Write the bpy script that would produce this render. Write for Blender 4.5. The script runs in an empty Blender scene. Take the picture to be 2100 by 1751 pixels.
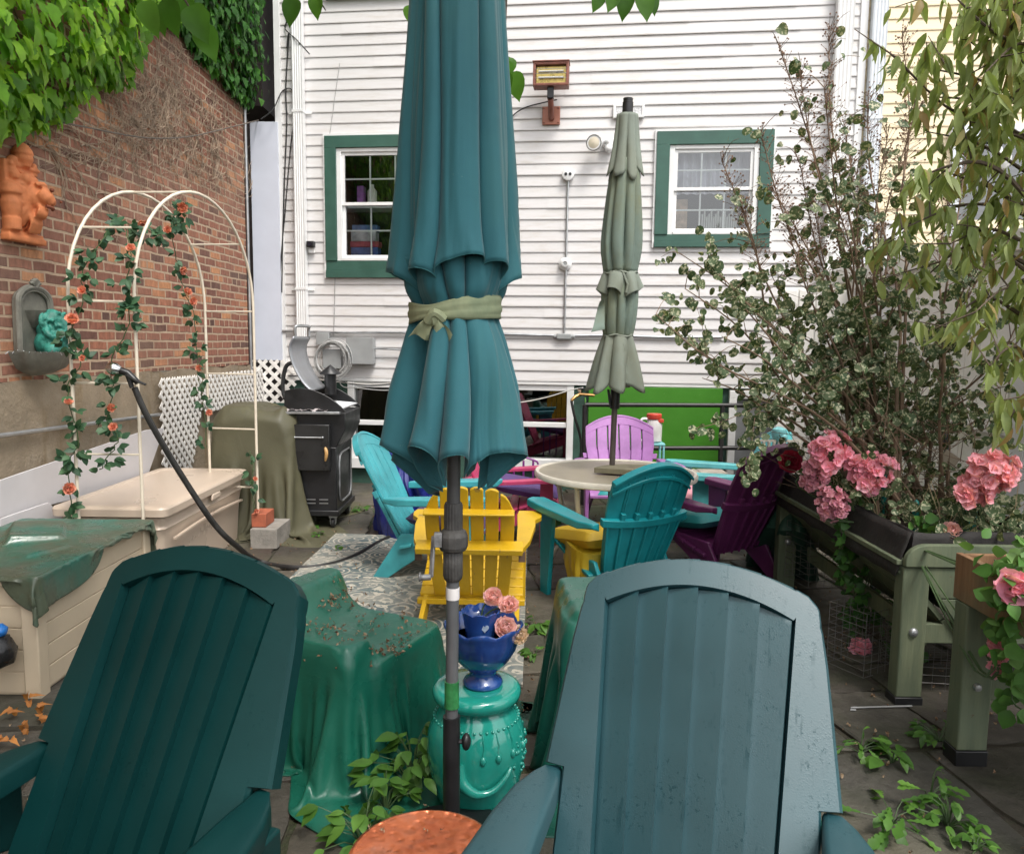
import bpy, math, random
from mathutils import Vector, Matrix, noise
V=Vector; rad=math.radians; PI=math.pi
sc=bpy.context.scene; C=sc.collection
R=random.Random(11)
sin,cos=math.sin,math.cos
# ------------------------------------------------------------------ camera
F=1586.; CX=1050.; CY=875.5; YH=703.; CAMZ=1.5
pit=math.atan((CY-YH)/F); rol=rad(.7)
fw=V((0,cos(pit),-sin(pit))); r0=V((1,0,0)); u0=V((0,sin(pit),cos(pit)))
rt=r0*cos(rol)+u0*sin(rol); up=u0*cos(rol)-r0*sin(rol)
CAM=V((0,0,CAMZ))
cd=bpy.data.cameras.new('camera'); cam=bpy.data.objects.new('camera',cd); C.objects.link(cam)
cam.matrix_world=Matrix(((rt.x,up.x,-fw.x,0),(rt.y,up.y,-fw.y,0),(rt.z,up.z,-fw.z,CAMZ),(0,0,0,1)))
cd.sensor_fit='HORIZONTAL'; cd.sensor_width=36; cd.lens=36*F/2100.; cd.clip_end=500; cd.clip_start=.05
sc.camera=cam
def ray(x,y): return fw+rt*((x-CX)/F)-up*((y-CY)/F)
def D(x,y,Y):
    d=ray(x,y); return CAM+d*(Y/d.y)
def G(x,y,z=0.):
    d=ray(x,y); return CAM+d*((z-CAMZ)/d.z)
def onplane(x,y,p0,n):
    d=ray(x,y); return CAM+d*((p0-CAM).dot(n)/d.dot(n))
# ------------------------------------------------------------------ mesh builder
class MB:
    def __init__(s): s.v=[]; s.f=[]; s.m=[]; s.c=0
    def add(s,vs,fs):
        n=len(s.v); s.v.extend(tuple(a) for a in vs); s.f.extend(tuple(i+n for i in f) for f in fs); s.m.extend([s.c]*len(fs)); return s
    def box(s,c,d,rot=None,top=(1,1)):
        x,y,z=d[0]/2,d[1]/2,d[2]/2; a,b=top
        vs=[V(p) for p in ((-x,-y,-z),(x,-y,-z),(x,y,-z),(-x,y,-z),(-x*a,-y*b,z),(x*a,-y*b,z),(x*a,y*b,z),(-x*a,y*b,z))]
        if rot is not None: vs=[rot@p for p in vs]
        c=V(c); vs=[p+c for p in vs]
        return s.add(vs,[(3,2,1,0),(4,5,6,7),(0,1,5,4),(1,2,6,5),(2,3,7,6),(3,0,4,7)])
    def b2(s,lo,hi):
        return s.box([(lo[i]+hi[i])/2 for i in range(3)],[abs(hi[i]-lo[i]) for i in range(3)])
    def beam(s,p,q,w,h,upv=(0,0,1),w2=None,h2=None):
        p=V(p);q=V(q);d=(q-p).normalized(); u=V(upv); sd=d.cross(u)
        if sd.length<1e-4: sd=V((1,0,0))
        sd.normalize(); u=sd.cross(d)
        w2=w if w2 is None else w2; h2=h if h2 is None else h2
        vs=[p-sd*w/2-u*h/2,p+sd*w/2-u*h/2,p+sd*w/2+u*h/2,p-sd*w/2+u*h/2,q-sd*w2/2-u*h2/2,q+sd*w2/2-u*h2/2,q+sd*w2/2+u*h2/2,q-sd*w2/2+u*h2/2]
        return s.add(vs,[(0,1,2,3),(7,6,5,4),(0,4,5,1),(1,5,6,2),(2,6,7,3),(3,7,4,0)])
    def tube(s,pts,r,n=8,cap=True,flat=1.):
        pts=[V(p) for p in pts]; k=len(pts); vs=[]; prev=None
        rr=r if isinstance(r,(list,tuple)) else [r]*k
        for i,p in enumerate(pts):
            d=(pts[min(i+1,k-1)]-pts[max(i-1,0)])
            if d.length<1e-7: d=V((0,0,1))
            d.normalize()
            if prev is None:
                a=d.cross(V((0,0,1)));
                if a.length<.05: a=d.cross(V((0,1,0)))
            else: a=prev-d*prev.dot(d)
            a.normalize(); prev=a; b=d.cross(a)
            for j in range(n):
                t=2*PI*j/n; vs.append(p+(a*cos(t)+b*sin(t)*flat)*rr[i])
        fs=[(i*n+j,i*n+(j+1)%n,(i+1)*n+(j+1)%n,(i+1)*n+j) for i in range(k-1) for j in range(n)]
        if cap: fs+=[tuple(range(n-1,-1,-1)),tuple((k-1)*n+j for j in range(n))]
        return s.add(vs,fs)
    def lathe(s,prof,n=24,c=(0,0,0),ax=None,rf=None):
        c=V(c); vs=[]
        for (r,z) in prof:
            for j in range(n):
                t=2*PI*j/n; q=r*(rf(t,z) if rf else 1)
                p=V((q*cos(t),q*sin(t),z)); vs.append(c+(ax@p if ax is not None else p))
        k=len(prof)
        fs=[(i*n+j,i*n+(j+1)%n,(i+1)*n+(j+1)%n,(i+1)*n+j) for i in range(k-1) for j in range(n)]
        if prof[0][0]>1e-4: fs.append(tuple(range(n-1,-1,-1)))
        if prof[-1][0]>1e-4: fs.append(tuple((k-1)*n+j for j in range(n)))
        return s.add(vs,fs)
    def ball(s,c,r,n=12,m=8,sx=1,sy=1,sz=1,rf=None):
        vs=[];c=V(c)
        for i in range(m+1):
            a=-PI/2+PI*i/m
            for j in range(n):
                t=2*PI*j/n; q=V((cos(a)*cos(t),cos(a)*sin(t),sin(a))); k=r*(rf(q) if rf else 1)
                vs.append(c+V((q.x*k*sx,q.y*k*sy,q.z*k*sz)))
        return s.add(vs,[(i*n+j,i*n+(j+1)%n,(i+1)*n+(j+1)%n,(i+1)*n+j) for i in range(m) for j in range(n)])
    def grid(s,fn,nu,nv,cu=False):
        vs=[fn(i/nu,j/nv) for j in range(nv+1) for i in range(nu if cu else nu+1)]
        w=nu if cu else nu+1
        return s.add(vs,[(j*w+i,j*w+(i+1)%w,(j+1)*w+(i+1)%w,(j+1)*w+i) for j in range(nv) for i in range(nu)])
    def slab(s,fn,nu,nv,off):
        # closed thick patch; off = vector or fn(u,v)->vector
        o=off if callable(off) else (lambda u,v:V(off))
        w=nu+1; A=[V(fn(i/nu,j/nv)) for j in range(nv+1) for i in range(w)]
        B=[A[j*w+i]+o(i/nu,j/nv) for j in range(nv+1) for i in range(w)]; n=len(A)
        fs=[(j*w+i,j*w+i+1,(j+1)*w+i+1,(j+1)*w+i) for j in range(nv) for i in range(nu)]
        fs+=[tuple(n+k for k in reversed(f)) for f in fs]
        ring=[i for i in range(w)]+[j*w+nu for j in range(1,nv+1)]+[nv*w+i for i in range(nu-1,-1,-1)]+[j*w for j in range(nv-1,0,-1)]
        for k in range(len(ring)):
            a,b=ring[k],ring[(k+1)%len(ring)]; fs.append((b,a,n+a,n+b))
        return s.add(A+B,fs)
    def prism(s,poly,fn0,fn1):
        n=len(poly); vs=[fn0(*p) for p in poly]+[fn1(*p) for p in poly]
        return s.add(vs,[tuple(range(n-1,-1,-1)),tuple(range(n,2*n))]+[(i,(i+1)%n,n+(i+1)%n,n+i) for i in range(n)])
    def leaf(s,p,d,nrm,L,W,prof=None,fold=.25,curl=.2):
        prof=prof or OVAL; p=V(p); d=V(d).normalized(); sd=d.cross(V(nrm))
        if sd.length<1e-3: sd=d.cross(V((.3,.5,.8)))
        sd.normalize(); n=sd.cross(d)
        vs=[]
        for t,w in prof:
            q=p+d*(L*t)-n*(curl*L*t*t); h=W*w/2
            vs+=[q+sd*h+n*(fold*h),q,q-sd*h+n*(fold*h)]
        k=len(prof)
        return s.add(vs,[f for i in range(k-1) for f in ((3*i,3*i+1,3*i+4,3*i+3),(3*i+1,3*i+2,3*i+5,3*i+4))])
    def poly(s,pts): return s.add(pts,[tuple(range(len(pts)))])
    def build(s,name,mat,parent=None,smooth=40,bevel=0,sub=0,solid=0,seg=2,weld=False):
        me=bpy.data.meshes.new(name); me.from_pydata(s.v,[],s.f)
        for m in (mat if isinstance(mat,(list,tuple)) else [mat]): me.materials.append(m)
        if any(s.m): me.polygons.foreach_set('material_index',s.m)
        if smooth:
            me.polygons.foreach_set('use_smooth',[True]*len(s.f))
            me.update()
            if smooth<180: me.set_sharp_from_angle(angle=rad(smooth))
        me.update()
        o=bpy.data.objects.new(name,me); C.objects.link(o)
        if parent is not None: o.parent=parent
        if weld: m=o.modifiers.new('w','WELD'); m.merge_threshold=1e-4
        if sub: m=o.modifiers.new('s','SUBSURF'); m.levels=sub; m.render_levels=sub
        if solid: m=o.modifiers.new('t','SOLIDIFY'); m.thickness=solid; m.offset=0
        if bevel: m=o.modifiers.new('b','BEVEL'); m.width=bevel; m.segments=seg; m.limit_method='ANGLE'; m.angle_limit=rad(40)
        return o
OVAL=[(0,.04),(.15,.62),(.38,1),(.65,.8),(.88,.32),(1,.02)]
LANCE=[(0,.05),(.12,.5),(.35,1),(.6,.85),(.85,.4),(1,.02)]
ROUND=[(0,.3),(.15,.85),(.45,1.),(.75,.8),(.93,.4),(1,.05)]
IVY=[(0,.15),(.06,.75),(.14,.6),(.3,1.05),(.38,.72),(.5,.62),(.62,.66),(.8,.3),(1,.02)]
# ------------------------------------------------------------------ things
def thing(name,label,cat,loc=(0,0,0),rz=0,group=None):
    o=bpy.data.objects.new(name,None); C.objects.link(o); o.empty_display_size=.1
    o.location=loc; o.rotation_euler=(0,0,rz); o['label']=label; o['category']=cat
    if group: o['group']=group
    return o
def tag(o,label,cat,group=None,loc=None,rz=None):
    o['label']=label; o['category']=cat
    if group: o['group']=group
    if loc is not None: o.location=loc
    if rz is not None: o.rotation_euler=(0,0,rz)
    return o
def struct(o): o['kind']='structure'; return o
def lab(o,l): o['label']=l; return o
def dup(r,loc,rz,label=None):
    n=r.copy(); C.objects.link(n); n.location=loc; n.rotation_euler=(0,0,rz)
    if label: n['label']=label
    for ch in list(r.children):
        c=ch.copy(); C.objects.link(c); c.parent=n
        for g in list(ch.children):
            d=g.copy(); C.objects.link(d); d.parent=c
    return n
# ------------------------------------------------------------------ materials
class NT:
    def __init__(s,name):
        s.mat=bpy.data.materials.new(name); s.mat.use_nodes=True; s.t=s.mat.node_tree; s.t.nodes.clear()
        s.out=s.n('ShaderNodeOutputMaterial'); s.bs=s.n('ShaderNodeBsdfPrincipled'); s.l(s.bs.outputs[0],s.out.inputs[0])
        s.tc=s.n('ShaderNodeTexCoord')
    def n(s,t,**k):
        x=s.t.nodes.new(t)
        for a,b in k.items():
            if hasattr(x,a): setattr(x,a,b)
        return x
    def l(s,a,b): s.t.links.new(a,b)
    def noise(s,scale,detail=4,rough=.55,vec=None,dist=0):
        x=s.n('ShaderNodeTexNoise'); x.inputs['Scale'].default_value=scale; x.inputs['Detail'].default_value=detail; x.inputs['Roughness'].default_value=rough; x.inputs['Distortion'].default_value=dist
        s.l(vec or s.tc.outputs['Object'],x.inputs['Vector']); return x.outputs['Fac']
    def ramp(s,fac,stops,interp='LINEAR'):
        x=s.n('ShaderNodeValToRGB'); e=x.color_ramp; e.interpolation=interp
        while len(e.elements)<len(stops): e.elements.new(.5)
        for i,(p,c) in enumerate(stops):
            e.elements[i].position=p; e.elements[i].color=(c,c,c,1) if isinstance(c,(int,float)) else (*c,1)
        s.l(fac,x.inputs[0]); return x.outputs[0]
    def mix(s,fac,a,b,mode='MIX'):
        x=s.n('ShaderNodeMix'); x.data_type='RGBA'; x.blend_type=mode
        for v,i in ((fac,0),(a,6),(b,7)):
            if isinstance(v,(int,float)): x.inputs[i].default_value=v if i==0 else (v,v,v,1)
            elif isinstance(v,(tuple,list)): x.inputs[i].default_value=(*v,1)
            else: s.l(v,x.inputs[i])
        return x.outputs[2]
    def math(s,op,a,b=0):
        x=s.n('ShaderNodeMath'); x.operation=op
        for i,v in enumerate((a,b)):
            if isinstance(v,(int,float)): x.inputs[i].default_value=v
            else: s.l(v,x.inputs[i])
        return x.outputs[0]
    def xyz(s,v=None):
        x=s.n('ShaderNodeSeparateXYZ'); s.l(v or s.tc.outputs['Object'],x.inputs[0]); return x.outputs
    def comb(s,a,b,c=0):
        x=s.n('ShaderNodeCombineXYZ')
        for i,v in enumerate((a,b,c)):
            if isinstance(v,(int,float)): x.inputs[i].default_value=v
            else: s.l(v,x.inputs[i])
        return x.outputs[0]
    def mapv(s,scale,vec=None,rot=(0,0,0)):
        x=s.n('ShaderNodeMapping'); x.inputs['Scale'].default_value=scale; x.inputs['Rotation'].default_value=rot
        s.l(vec or s.tc.outputs['Object'],x.inputs[0]); return x.outputs[0]
    def bump(s,h,dist=.002,st=1.,nrm=None):
        x=s.n('ShaderNodeBump'); x.inputs['Distance'].default_value=dist; x.inputs['Strength'].default_value=st
        s.l(h,x.inputs['Height'])
        if nrm is not None: s.l(nrm,x.inputs['Normal'])
        s.l(x.outputs[0],s.bs.inputs['Normal']); return x.outputs[0]
    def island(s): return s.n('ShaderNodeNewGeometry').outputs['Random Per Island']
    def set(s,col=None,rough=None,metal=None,spec=None,coat=None):
        for k,v in (('Base Color',col),('Roughness',rough),('Metallic',metal),('Specular IOR Level',spec),('Coat Weight',coat)):
            if v is None: continue
            if isinstance(v,(int,float)): s.bs.inputs[k].default_value=v
            elif isinstance(v,(tuple,list)): s.bs.inputs[k].default_value=(*v,1)
            else: s.l(v,s.bs.inputs[k])
        return s
def sc3(c,k): return tuple(min(1,x*k) for x in c)
def mat(name,col,rough=.5,var=.15,scale=6,bump=0,bs=60,metal=0,spec=.5,coat=0,col2=None,lo=.35,hi=.65,stretch=None,isl=0):
    t=NT(name); vec=t.mapv(stretch) if stretch else None
    n=t.noise(scale,5,.6,vec)
    c=t.ramp(n,[(lo,sc3(col,1-var) if col2 is None else col),(hi,sc3(col,1+var) if col2 is None else col2)])
    if isl: c=t.mix(1,c,t.ramp(t.island(),[(0,1-isl),(1,1.)]),'MULTIPLY')
    t.set(c,None,metal,spec,coat)
    t.set(rough=t.ramp(n,[(.3,max(0,rough-.08)),(.7,min(1,rough+.08))]))
    if bump: t.bump(t.noise(bs,4,.6,vec),bump)
    return t.mat
def leafmat(name,cols,trans=.35,rough=.45,edge=None,vein=0):
    t=NT(name); n=len(cols)
    c=t.ramp(t.island(),[(i/max(1,n-1),k) for i,k in enumerate(cols)])
    c=t.mix(.5,c,t.ramp(t.noise(14,3),[(.3,.55),(.7,1.3)]),'MULTIPLY')
    if edge:
        c=t.mix(t.ramp(t.noise(70,2),[(.54,0),(.6,1)]),c,edge)
    t.set(c,rough,spec=.35)
    if trans:
        tr=t.n('ShaderNodeBsdfTranslucent'); t.l(t.mix(1,c,(1.25,1.3,.7),'MULTIPLY'),tr.inputs[0])
        m=t.n('ShaderNodeMixShader'); m.inputs[0].default_value=trans
        t.l(t.bs.outputs[0],m.inputs[1]); t.l(tr.outputs[0],m.inputs[2]); t.l(m.outputs[0],t.out.inputs[0])
    return t.mat
def glassmat(name,tint=(.9,.95,.95),refl=.12):
    t=NT(name); t.t.nodes.remove(t.bs)
    a=t.n('ShaderNodeBsdfTransparent'); a.inputs[0].default_value=(*tint,1)
    g=t.n('ShaderNodeBsdfGlossy'); g.inputs['Roughness'].default_value=.01
    f=t.n('ShaderNodeLayerWeight'); f.inputs[0].default_value=.3
    m=t.n('ShaderNodeMixShader'); t.l(t.math('ADD',t.math('MULTIPLY',f.outputs['Fresnel'],.8),refl),m.inputs[0])
    t.l(a.outputs[0],m.inputs[1]); t.l(g.outputs[0],m.inputs[2]); t.l(m.outputs[0],t.out.inputs[0]); return t.mat
def fbm(x,y,z=0,s=1.): return noise.fractal(V((x*s,y*s,z*s)),1.,2.,4)
def lerp(a,b,t): return a+(b-a)*t
def plin(pts,x):
    if x<=pts[0][0]: return pts[0][1]
    for (a,b),(c,d) in zip(pts,pts[1:]):
        if x<=c: return lerp(b,d,(x-a)/(c-a) if c>a else 0)
    return pts[-1][1]
def smooth(pts,x):
    # catmull-like smooth interpolation of (x,y) list
    if x<=pts[0][0]: return pts[0][1]
    if x>=pts[-1][0]: return pts[-1][1]
    for i in range(len(pts)-1):
        if x<=pts[i+1][0]:
            a,b=pts[i],pts[i+1]; p=pts[max(0,i-1)]; q=pts[min(len(pts)-1,i+2)]
            h=b[0]-a[0]; t=(x-a[0])/h
            m0=(b[1]-p[1])/(b[0]-p[0])*h if b[0]!=p[0] else 0; m1=(q[1]-a[1])/(q[0]-a[0])*h if q[0]!=a[0] else 0
            t2=t*t; t3=t2*t
            return (2*t3-3*t2+1)*a[1]+(t3-2*t2+t)*m0+(-2*t3+3*t2)*b[1]+(t3-t2)*m1
def curve(pts,n=24):
    pts=[V(p) for p in pts]; out=[]; k=len(pts)-1
    for i in range(n+1):
        x=i/n*k; j=min(int(x),k-1); t=x-j
        p0,p1,p2,p3=pts[max(j-1,0)],pts[j],pts[j+1],pts[min(j+2,k)]
        out.append(.5*((2*p1)+(p2-p0)*t+(2*p0-5*p1+4*p2-p3)*t*t+(3*p1-p0-3*p2+p3)*t*t*t))
    return out
def rotm(ax,ang): return Matrix.Rotation(rad(ang),3,ax)
def rv(a=1): return V((R.uniform(-a,a),R.uniform(-a,a),R.uniform(-a,a)))
def flower(mb,c,ax,r,layers=((6,1.,.25),(5,.75,.7),(4,.5,1.1),(3,.28,1.4)),ruf=.1):
    c=V(c); ax=V(ax).normalized(); a=ax.cross(V((.2,.9,.3))).normalized(); b=ax.cross(a)
    for n,k,el in layers:
        ph=R.random()*6
        for i in range(n):
            t=ph+2*PI*i/n+R.uniform(-.15,.15); o=a*cos(t)+b*sin(t); e=el+R.uniform(-.15,.15)
            d=(o*cos(e)+ax*sin(e)); sd=o.cross(ax)
            L=r*k; W=r*k*2.1*math.tan(PI/max(n,4))*1.25
            q=[]
            for u,w,h in ((0,.25,0),(.5,.9,-.12),(.85,1,.0),(1.02,.6,.14)):
                m=c+d*(L*u)+(ax*cos(e)-o*sin(e))*(h*L)
                for s_ in (-.5,0,.5): q.append(m+sd*(W*w*s_)+rv(ruf*r*.6)*(u>.2)+ (ax*cos(e)-o*sin(e))*(abs(s_)*.35*L*u))
            mb.add(q,[(3*j+i2,3*j+i2+1,3*j+i2+4,3*j+i2+3) for j in range(3) for i2 in range(2)])
# ------------------------------------------------------------------ world, light
w=bpy.data.worlds.new("World"); sc.world=w; w.use_nodes=True; nt=w.node_tree; bg=nt.nodes['Background']
sky=nt.nodes.new('ShaderNodeTexSky'); sky.sky_type='NISHITA'; sky.sun_disc=False
SEL,SAZ=58,150
sky.sun_elevation=rad(SEL); sky.sun_rotation=rad(SAZ); sky.dust_density=3; sky.air_density=1.0; sky.ozone_density=.6
hs=nt.nodes.new('ShaderNodeHueSaturation'); hs.inputs['Saturation'].default_value=.16
nt.links.new(sky.outputs[0],hs.inputs['Color']); nt.links.new(hs.outputs[0],bg.inputs[0]); bg.inputs[1].default_value=.15
sd=bpy.data.lights.new('sun','SUN'); sd.energy=1.0; sd.angle=rad(14); sd.color=(1,.94,.86)
so=bpy.data.objects.new('sun',sd); C.objects.link(so)
az=rad(SAZ); dv=V((sin(az)*cos(rad(SEL)),cos(az)*cos(rad(SEL)),sin(rad(SEL)))); so.rotation_euler=dv.to_track_quat('Z','Y').to_euler()
vs_=sc.view_settings; vs_.view_transform='Standard'; vs_.look='None'; vs_.exposure=1.12; vs_.gamma=1; vs_.use_curve_mapping=False
# ------------------------------------------------------------------ basic materials
m_white=mat('white_vinyl',(.78,.76,.74),.45,.05,3,.0006,120)
m_whitetrim=mat('white_trim',(.75,.75,.74),.4,.05,5)
m_wtrim2=mat('pale_aluminium',(.66,.7,.74),.4,.06,4)
m_green_trim=mat('dark_green_paint',(.035,.10,.075),.45,.12,6)
m_dark=mat('dark_interior',(.012,.013,.013),.8,.2,3)
m_black=mat('black_metal',(.012,.012,.013),.38,.3,9,.0004,150)
m_steel=mat('galvanised_steel',(.42,.43,.44),.38,.15,14,metal=.8)
m_greybox=mat('grey_enclosure',(.30,.31,.31),.45,.08,6)
m_cable_b=mat('black_cable',(.02,.02,.02),.5); m_cable_g=mat('grey_cable',(.35,.35,.34),.5); m_cable_w=mat('white_cable',(.6,.58,.54),.5)
m_glass=glassmat('window_glass'); m_glass2=glassmat('dark_window_glass',(.45,.5,.5),.16)
def sidingmat(name,col,grime):
    t=NT(name); o=t.xyz(); n=t.noise(1.3,5,.6); n2=t.noise(3,5,.7,t.mapv((1,1,9)))
    c=t.mix(t.math('MULTIPLY',t.ramp(n2,[(.45,0),(.7,1)]),t.ramp(n,[(.35,.1),(.65,.9)])),col,grime)
    t.set(c,.45); t.bump(t.noise(30,3,.5,t.mapv((.15,1,6))),.0012,.6); return t.mat
m_siding=sidingmat('white_siding',(.64,.625,.62),(.50,.46,.41)); m_cream=sidingmat('cream_siding',(.78,.66,.45),(.72,.60,.40))
# ------------------------------------------------------------------ ground
mg=NT('soil'); n=mg.noise(3,6,.65); c=mg.ramp(n,[(.3,(.028,.022,.015)),(.5,(.05,.042,.028)),(.62,(.045,.062,.02)),(.75,(.10,.085,.055))])
mg.set(c,.95); mg.bump(mg.noise(45,5,.7),.02)
g=MB(); g.grid(lambda u,v:V((lerp(-40,40,u),lerp(-40,40,v),-.012)),40,40); struct(g.build('ground',mg.mat))
ms=NT('flagstone'); isl=ms.island(); n=ms.noise(2.2,6,.6); n2=ms.noise(14,5,.7)
c=ms.ramp(isl,[(0,(.115,.105,.088)),(.3,(.10,.098,.084)),(.5,(.078,.055,.043)),(.7,(.088,.088,.076)),(1,(.16,.145,.115))])
c=ms.mix(ms.ramp(n,[(.45,0),(.62,.75)]),c,(.06,.068,.038)); c=ms.mix(.8,c,ms.ramp(n2,[(.25,.55),(.7,1.35)]),'MULTIPLY')
c=ms.mix(1,c,(.62,.59,.58),'MULTIPLY'); c=ms.mix(ms.ramp(ms.noise(.55,3,.5),[(.47,0),(.7,.55)]),c,(.27,.225,.17)); c=ms.mix(ms.ramp(ms.noise(55,3,.8),[(.66,0),(.70,.8)]),c,(.03,.026,.02))
ms.set(c,ms.ramp(n,[(.3,.45),(.7,.8)]),spec=.4); ms.bump(ms.noise(9,6,.65),.02,.8)
st=MB()
def split(x0,x1,y0,y1):
    w_,h_=x1-x0,y1-y0
    if (w_<.95 and h_<.95 and R.random()<.75) or max(w_,h_)<.55:
        q=[];g_=R.uniform(.008,.02)
        cs=[(x0+g_,y0+g_),(x1-g_,y0+g_),(x1-g_,y1-g_),(x0+g_,y1-g_)]
        for i in range(4):
            a,b=cs[i],cs[(i+1)%4]; k=6
            for j in range(k):
                t=j/k; q.append((lerp(a[0],b[0],t)+R.uniform(-.012,.012),lerp(a[1],b[1],t)+R.uniform(-.012,.012)))
        tl=(R.uniform(-.008,.008),R.uniform(-.008,.008)); h0=R.uniform(.0,.008); mx,my=(x0+x1)/2,(y0+y1)/2
        def P(x,y,z):
            yy=y+.12*x; xx=x-.12*y
            return V((xx,yy,z))
        n_=len(q)
        vs=[P(x,y,-.03) for x,y in q]+[P(x,y,h0+(x-mx)*tl[0]+(y-my)*tl[1]-.006) for x,y in q]+[P(mx+(x-mx)*.96,my+(y-my)*.96,h0+(x-mx)*tl[0]+(y-my)*tl[1]) for x,y in q]
        fs=[tuple(2*n_+i for i in range(n_))]
        for i in range(n_):
            j=(i+1)%n_; fs+=[(i,j,n_+j,n_+i),(n_+i,n_+j,2*n_+j,2*n_+i)]
        st.add(vs,fs); return
    if w_>h_: t=lerp(x0,x1,R.uniform(.35,.65)); split(x0,t,y0,y1); split(t,x1,y0,y1)
    else: t=lerp(y0,y1,R.uniform(.35,.65)); split(x0,x1,y0,t); split(x0,x1,t,y1)
for i in range(5):
    for j in range(8): split(-3.4+i*1.5,-1.9+i*1.5,-1.2+j*1.25,.05+j*1.25)
struct(st.build('flagstone_paving',ms.mat,smooth=30))
# ------------------------------------------------------------------ white house
HP=V((0,7.9,0)); HA=math.atan(-.118); hx=V((cos(HA),sin(HA),0)); hy=V((-sin(HA),cos(HA),0))
def H(x,y,off=0.):
    p=onplane(x,y,HP-hy*off,hy); return ((p-HP).dot(hx),p.z)
def hw(x,y,z): return HP+hx*x+hy*y+V((0,0,z))
house=thing('house','white clapboard house with green window trim behind the patio','house',HP,HA)
XL=H(578,300)[0]; XR=H(1757,200)[0]; ZB=1.115; ZT=6.2; PITCH=.107
wl0=H(672,570); wl1=H(903,277); wr0=H(1340,508); wr1=H(1587,268)
WINS=[(wl0[0],wl1[0],wl0[1],wl1[1]),(wr0[0],wr1[0],wr0[1],wr1[1])]
up0=H(670,3); up1=H(848,3); WINS.append((up0[0],up1[0],up0[1],up0[1]+1.3))
def siding(mb,x0,x1,z0,z1,wins,y=0.,ph=0):
    z=z0; k=0
    while z<z1:
        zt=z+PITCH; seg=[(x0,x1)]
        for a,b,c,d in wins:
            if z>=c and zt<=d:
                ns=[]
                for s,e in seg:
                    if a+.04>s and a+.04<e: ns.append((s,a+.04))
                    if b-.04<e and b-.04>s: ns.append((b-.04,e))
                    if not((a+.04>s and a+.04<e) or (b-.04<e and b-.04>s)) and not (s>=a and e<=b): ns.append((s,e))
                seg=ns
        for s,e in seg:
            # joints: split long runs into boards that overlap with a small step
            xs=[s]; q=s+R.uniform(.6,3.2)
            while q<e-.5: xs.append(q); q+=3.4
            xs.append(e)
            for i in range(len(xs)-1):
                a,b=xs[i],xs[i+1]; o=.0045*(i%2); nn=max(2,int((b-a)/.35))
                rows=[]
                for (dy,zz) in ((-.004,zt+.004),(-.0125-o,z+.016),(-.0145-o,z+.006),(-.013-o,z),(-.004,z+.001)):
                    rows.append([V((lerp(a,b,t/nn),y+dy+.0016*noise.noise(V((lerp(a,b,t/nn)*1.3,z*9,3))),zz+.0012*noise.noise(V((lerp(a,b,t/nn)*1.7,z*7,9))))) for t in range(nn+1)])
                vs=[p for r_ in rows for p in r_]; w_=nn+1
                mb.add(vs,[(r_*w_+t,(r_+1)*w_+t,(r_+1)*w_+t+1,r_*w_+t+1) for r_ in range(4) for t in range(nn)])
        z=zt
b=MB(); siding(b,XL,XR,ZB,ZT,WINS); b.build('siding',m_siding,house,smooth=30)
b=MB(); b.b2((XL-.055,-.03,ZB-.01),(XL+.012,.2,ZT)); b.build('corner_board',m_whitetrim,house,bevel=.004)
b=MB(); b.b2((XR-.012,-.03,.9),(XR+.055,.05,ZT)); b.build('corner_board',m_whitetrim,house,bevel=.004)
b=MB(); b.b2((XL,-.012,ZB-.035),(XR,.06,ZB-.001)); b.build('starter_strip',m_whitetrim,house,bevel=.004)
# masonry base with openings
ba0=H(714,958); ba1=H(888,797); bb0=H(1008,960); bb1=H(1177,798); gp0=H(1203,1004); gp1=H(1482,797); dr0=H(1487,1004); dr1=H(1650,797)
zt=ZB-.036
b=MB(); y0,y1=.03,.25
xs=[XL,ba0[0],ba1[0],bb0[0],bb1[0],XR]
for i in (0,2,4): b.b2((xs[i],y0,-.05),(xs[i+1],y1,zt))
for a,c in ((ba0,ba1),(bb0,bb1)): b.b2((a[0],y0,-.05),(c[0],y1,a[1]))
b.build('foundation',mat('green_painted_masonry',(.03,.075,.055),.7,.3,5,.004,30),house)
def room(name,x0,x1,z0,z1,y,dep=1.2):
    b=MB(); e=.03
    b.b2((x0-.3,y+dep,z0-.3),(x1+.3,y+dep+e,z1+.3)); b.b2((x0-.3-e,y+.04,z0-.3),(x0-.3,y+dep,z1+.3)); b.b2((x1+.3,y+.04,z0-.3),(x1+.3+e,y+dep,z1+.3))
    b.b2((x0-.3,y+.04,z0-.3-e),(x1+.3,y+dep,z0-.3)); b.b2((x0-.3,y+.04,z1+.3),(x1+.3,y+dep,z1+.3+e)); b.build(name,m_dark,house)
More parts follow.
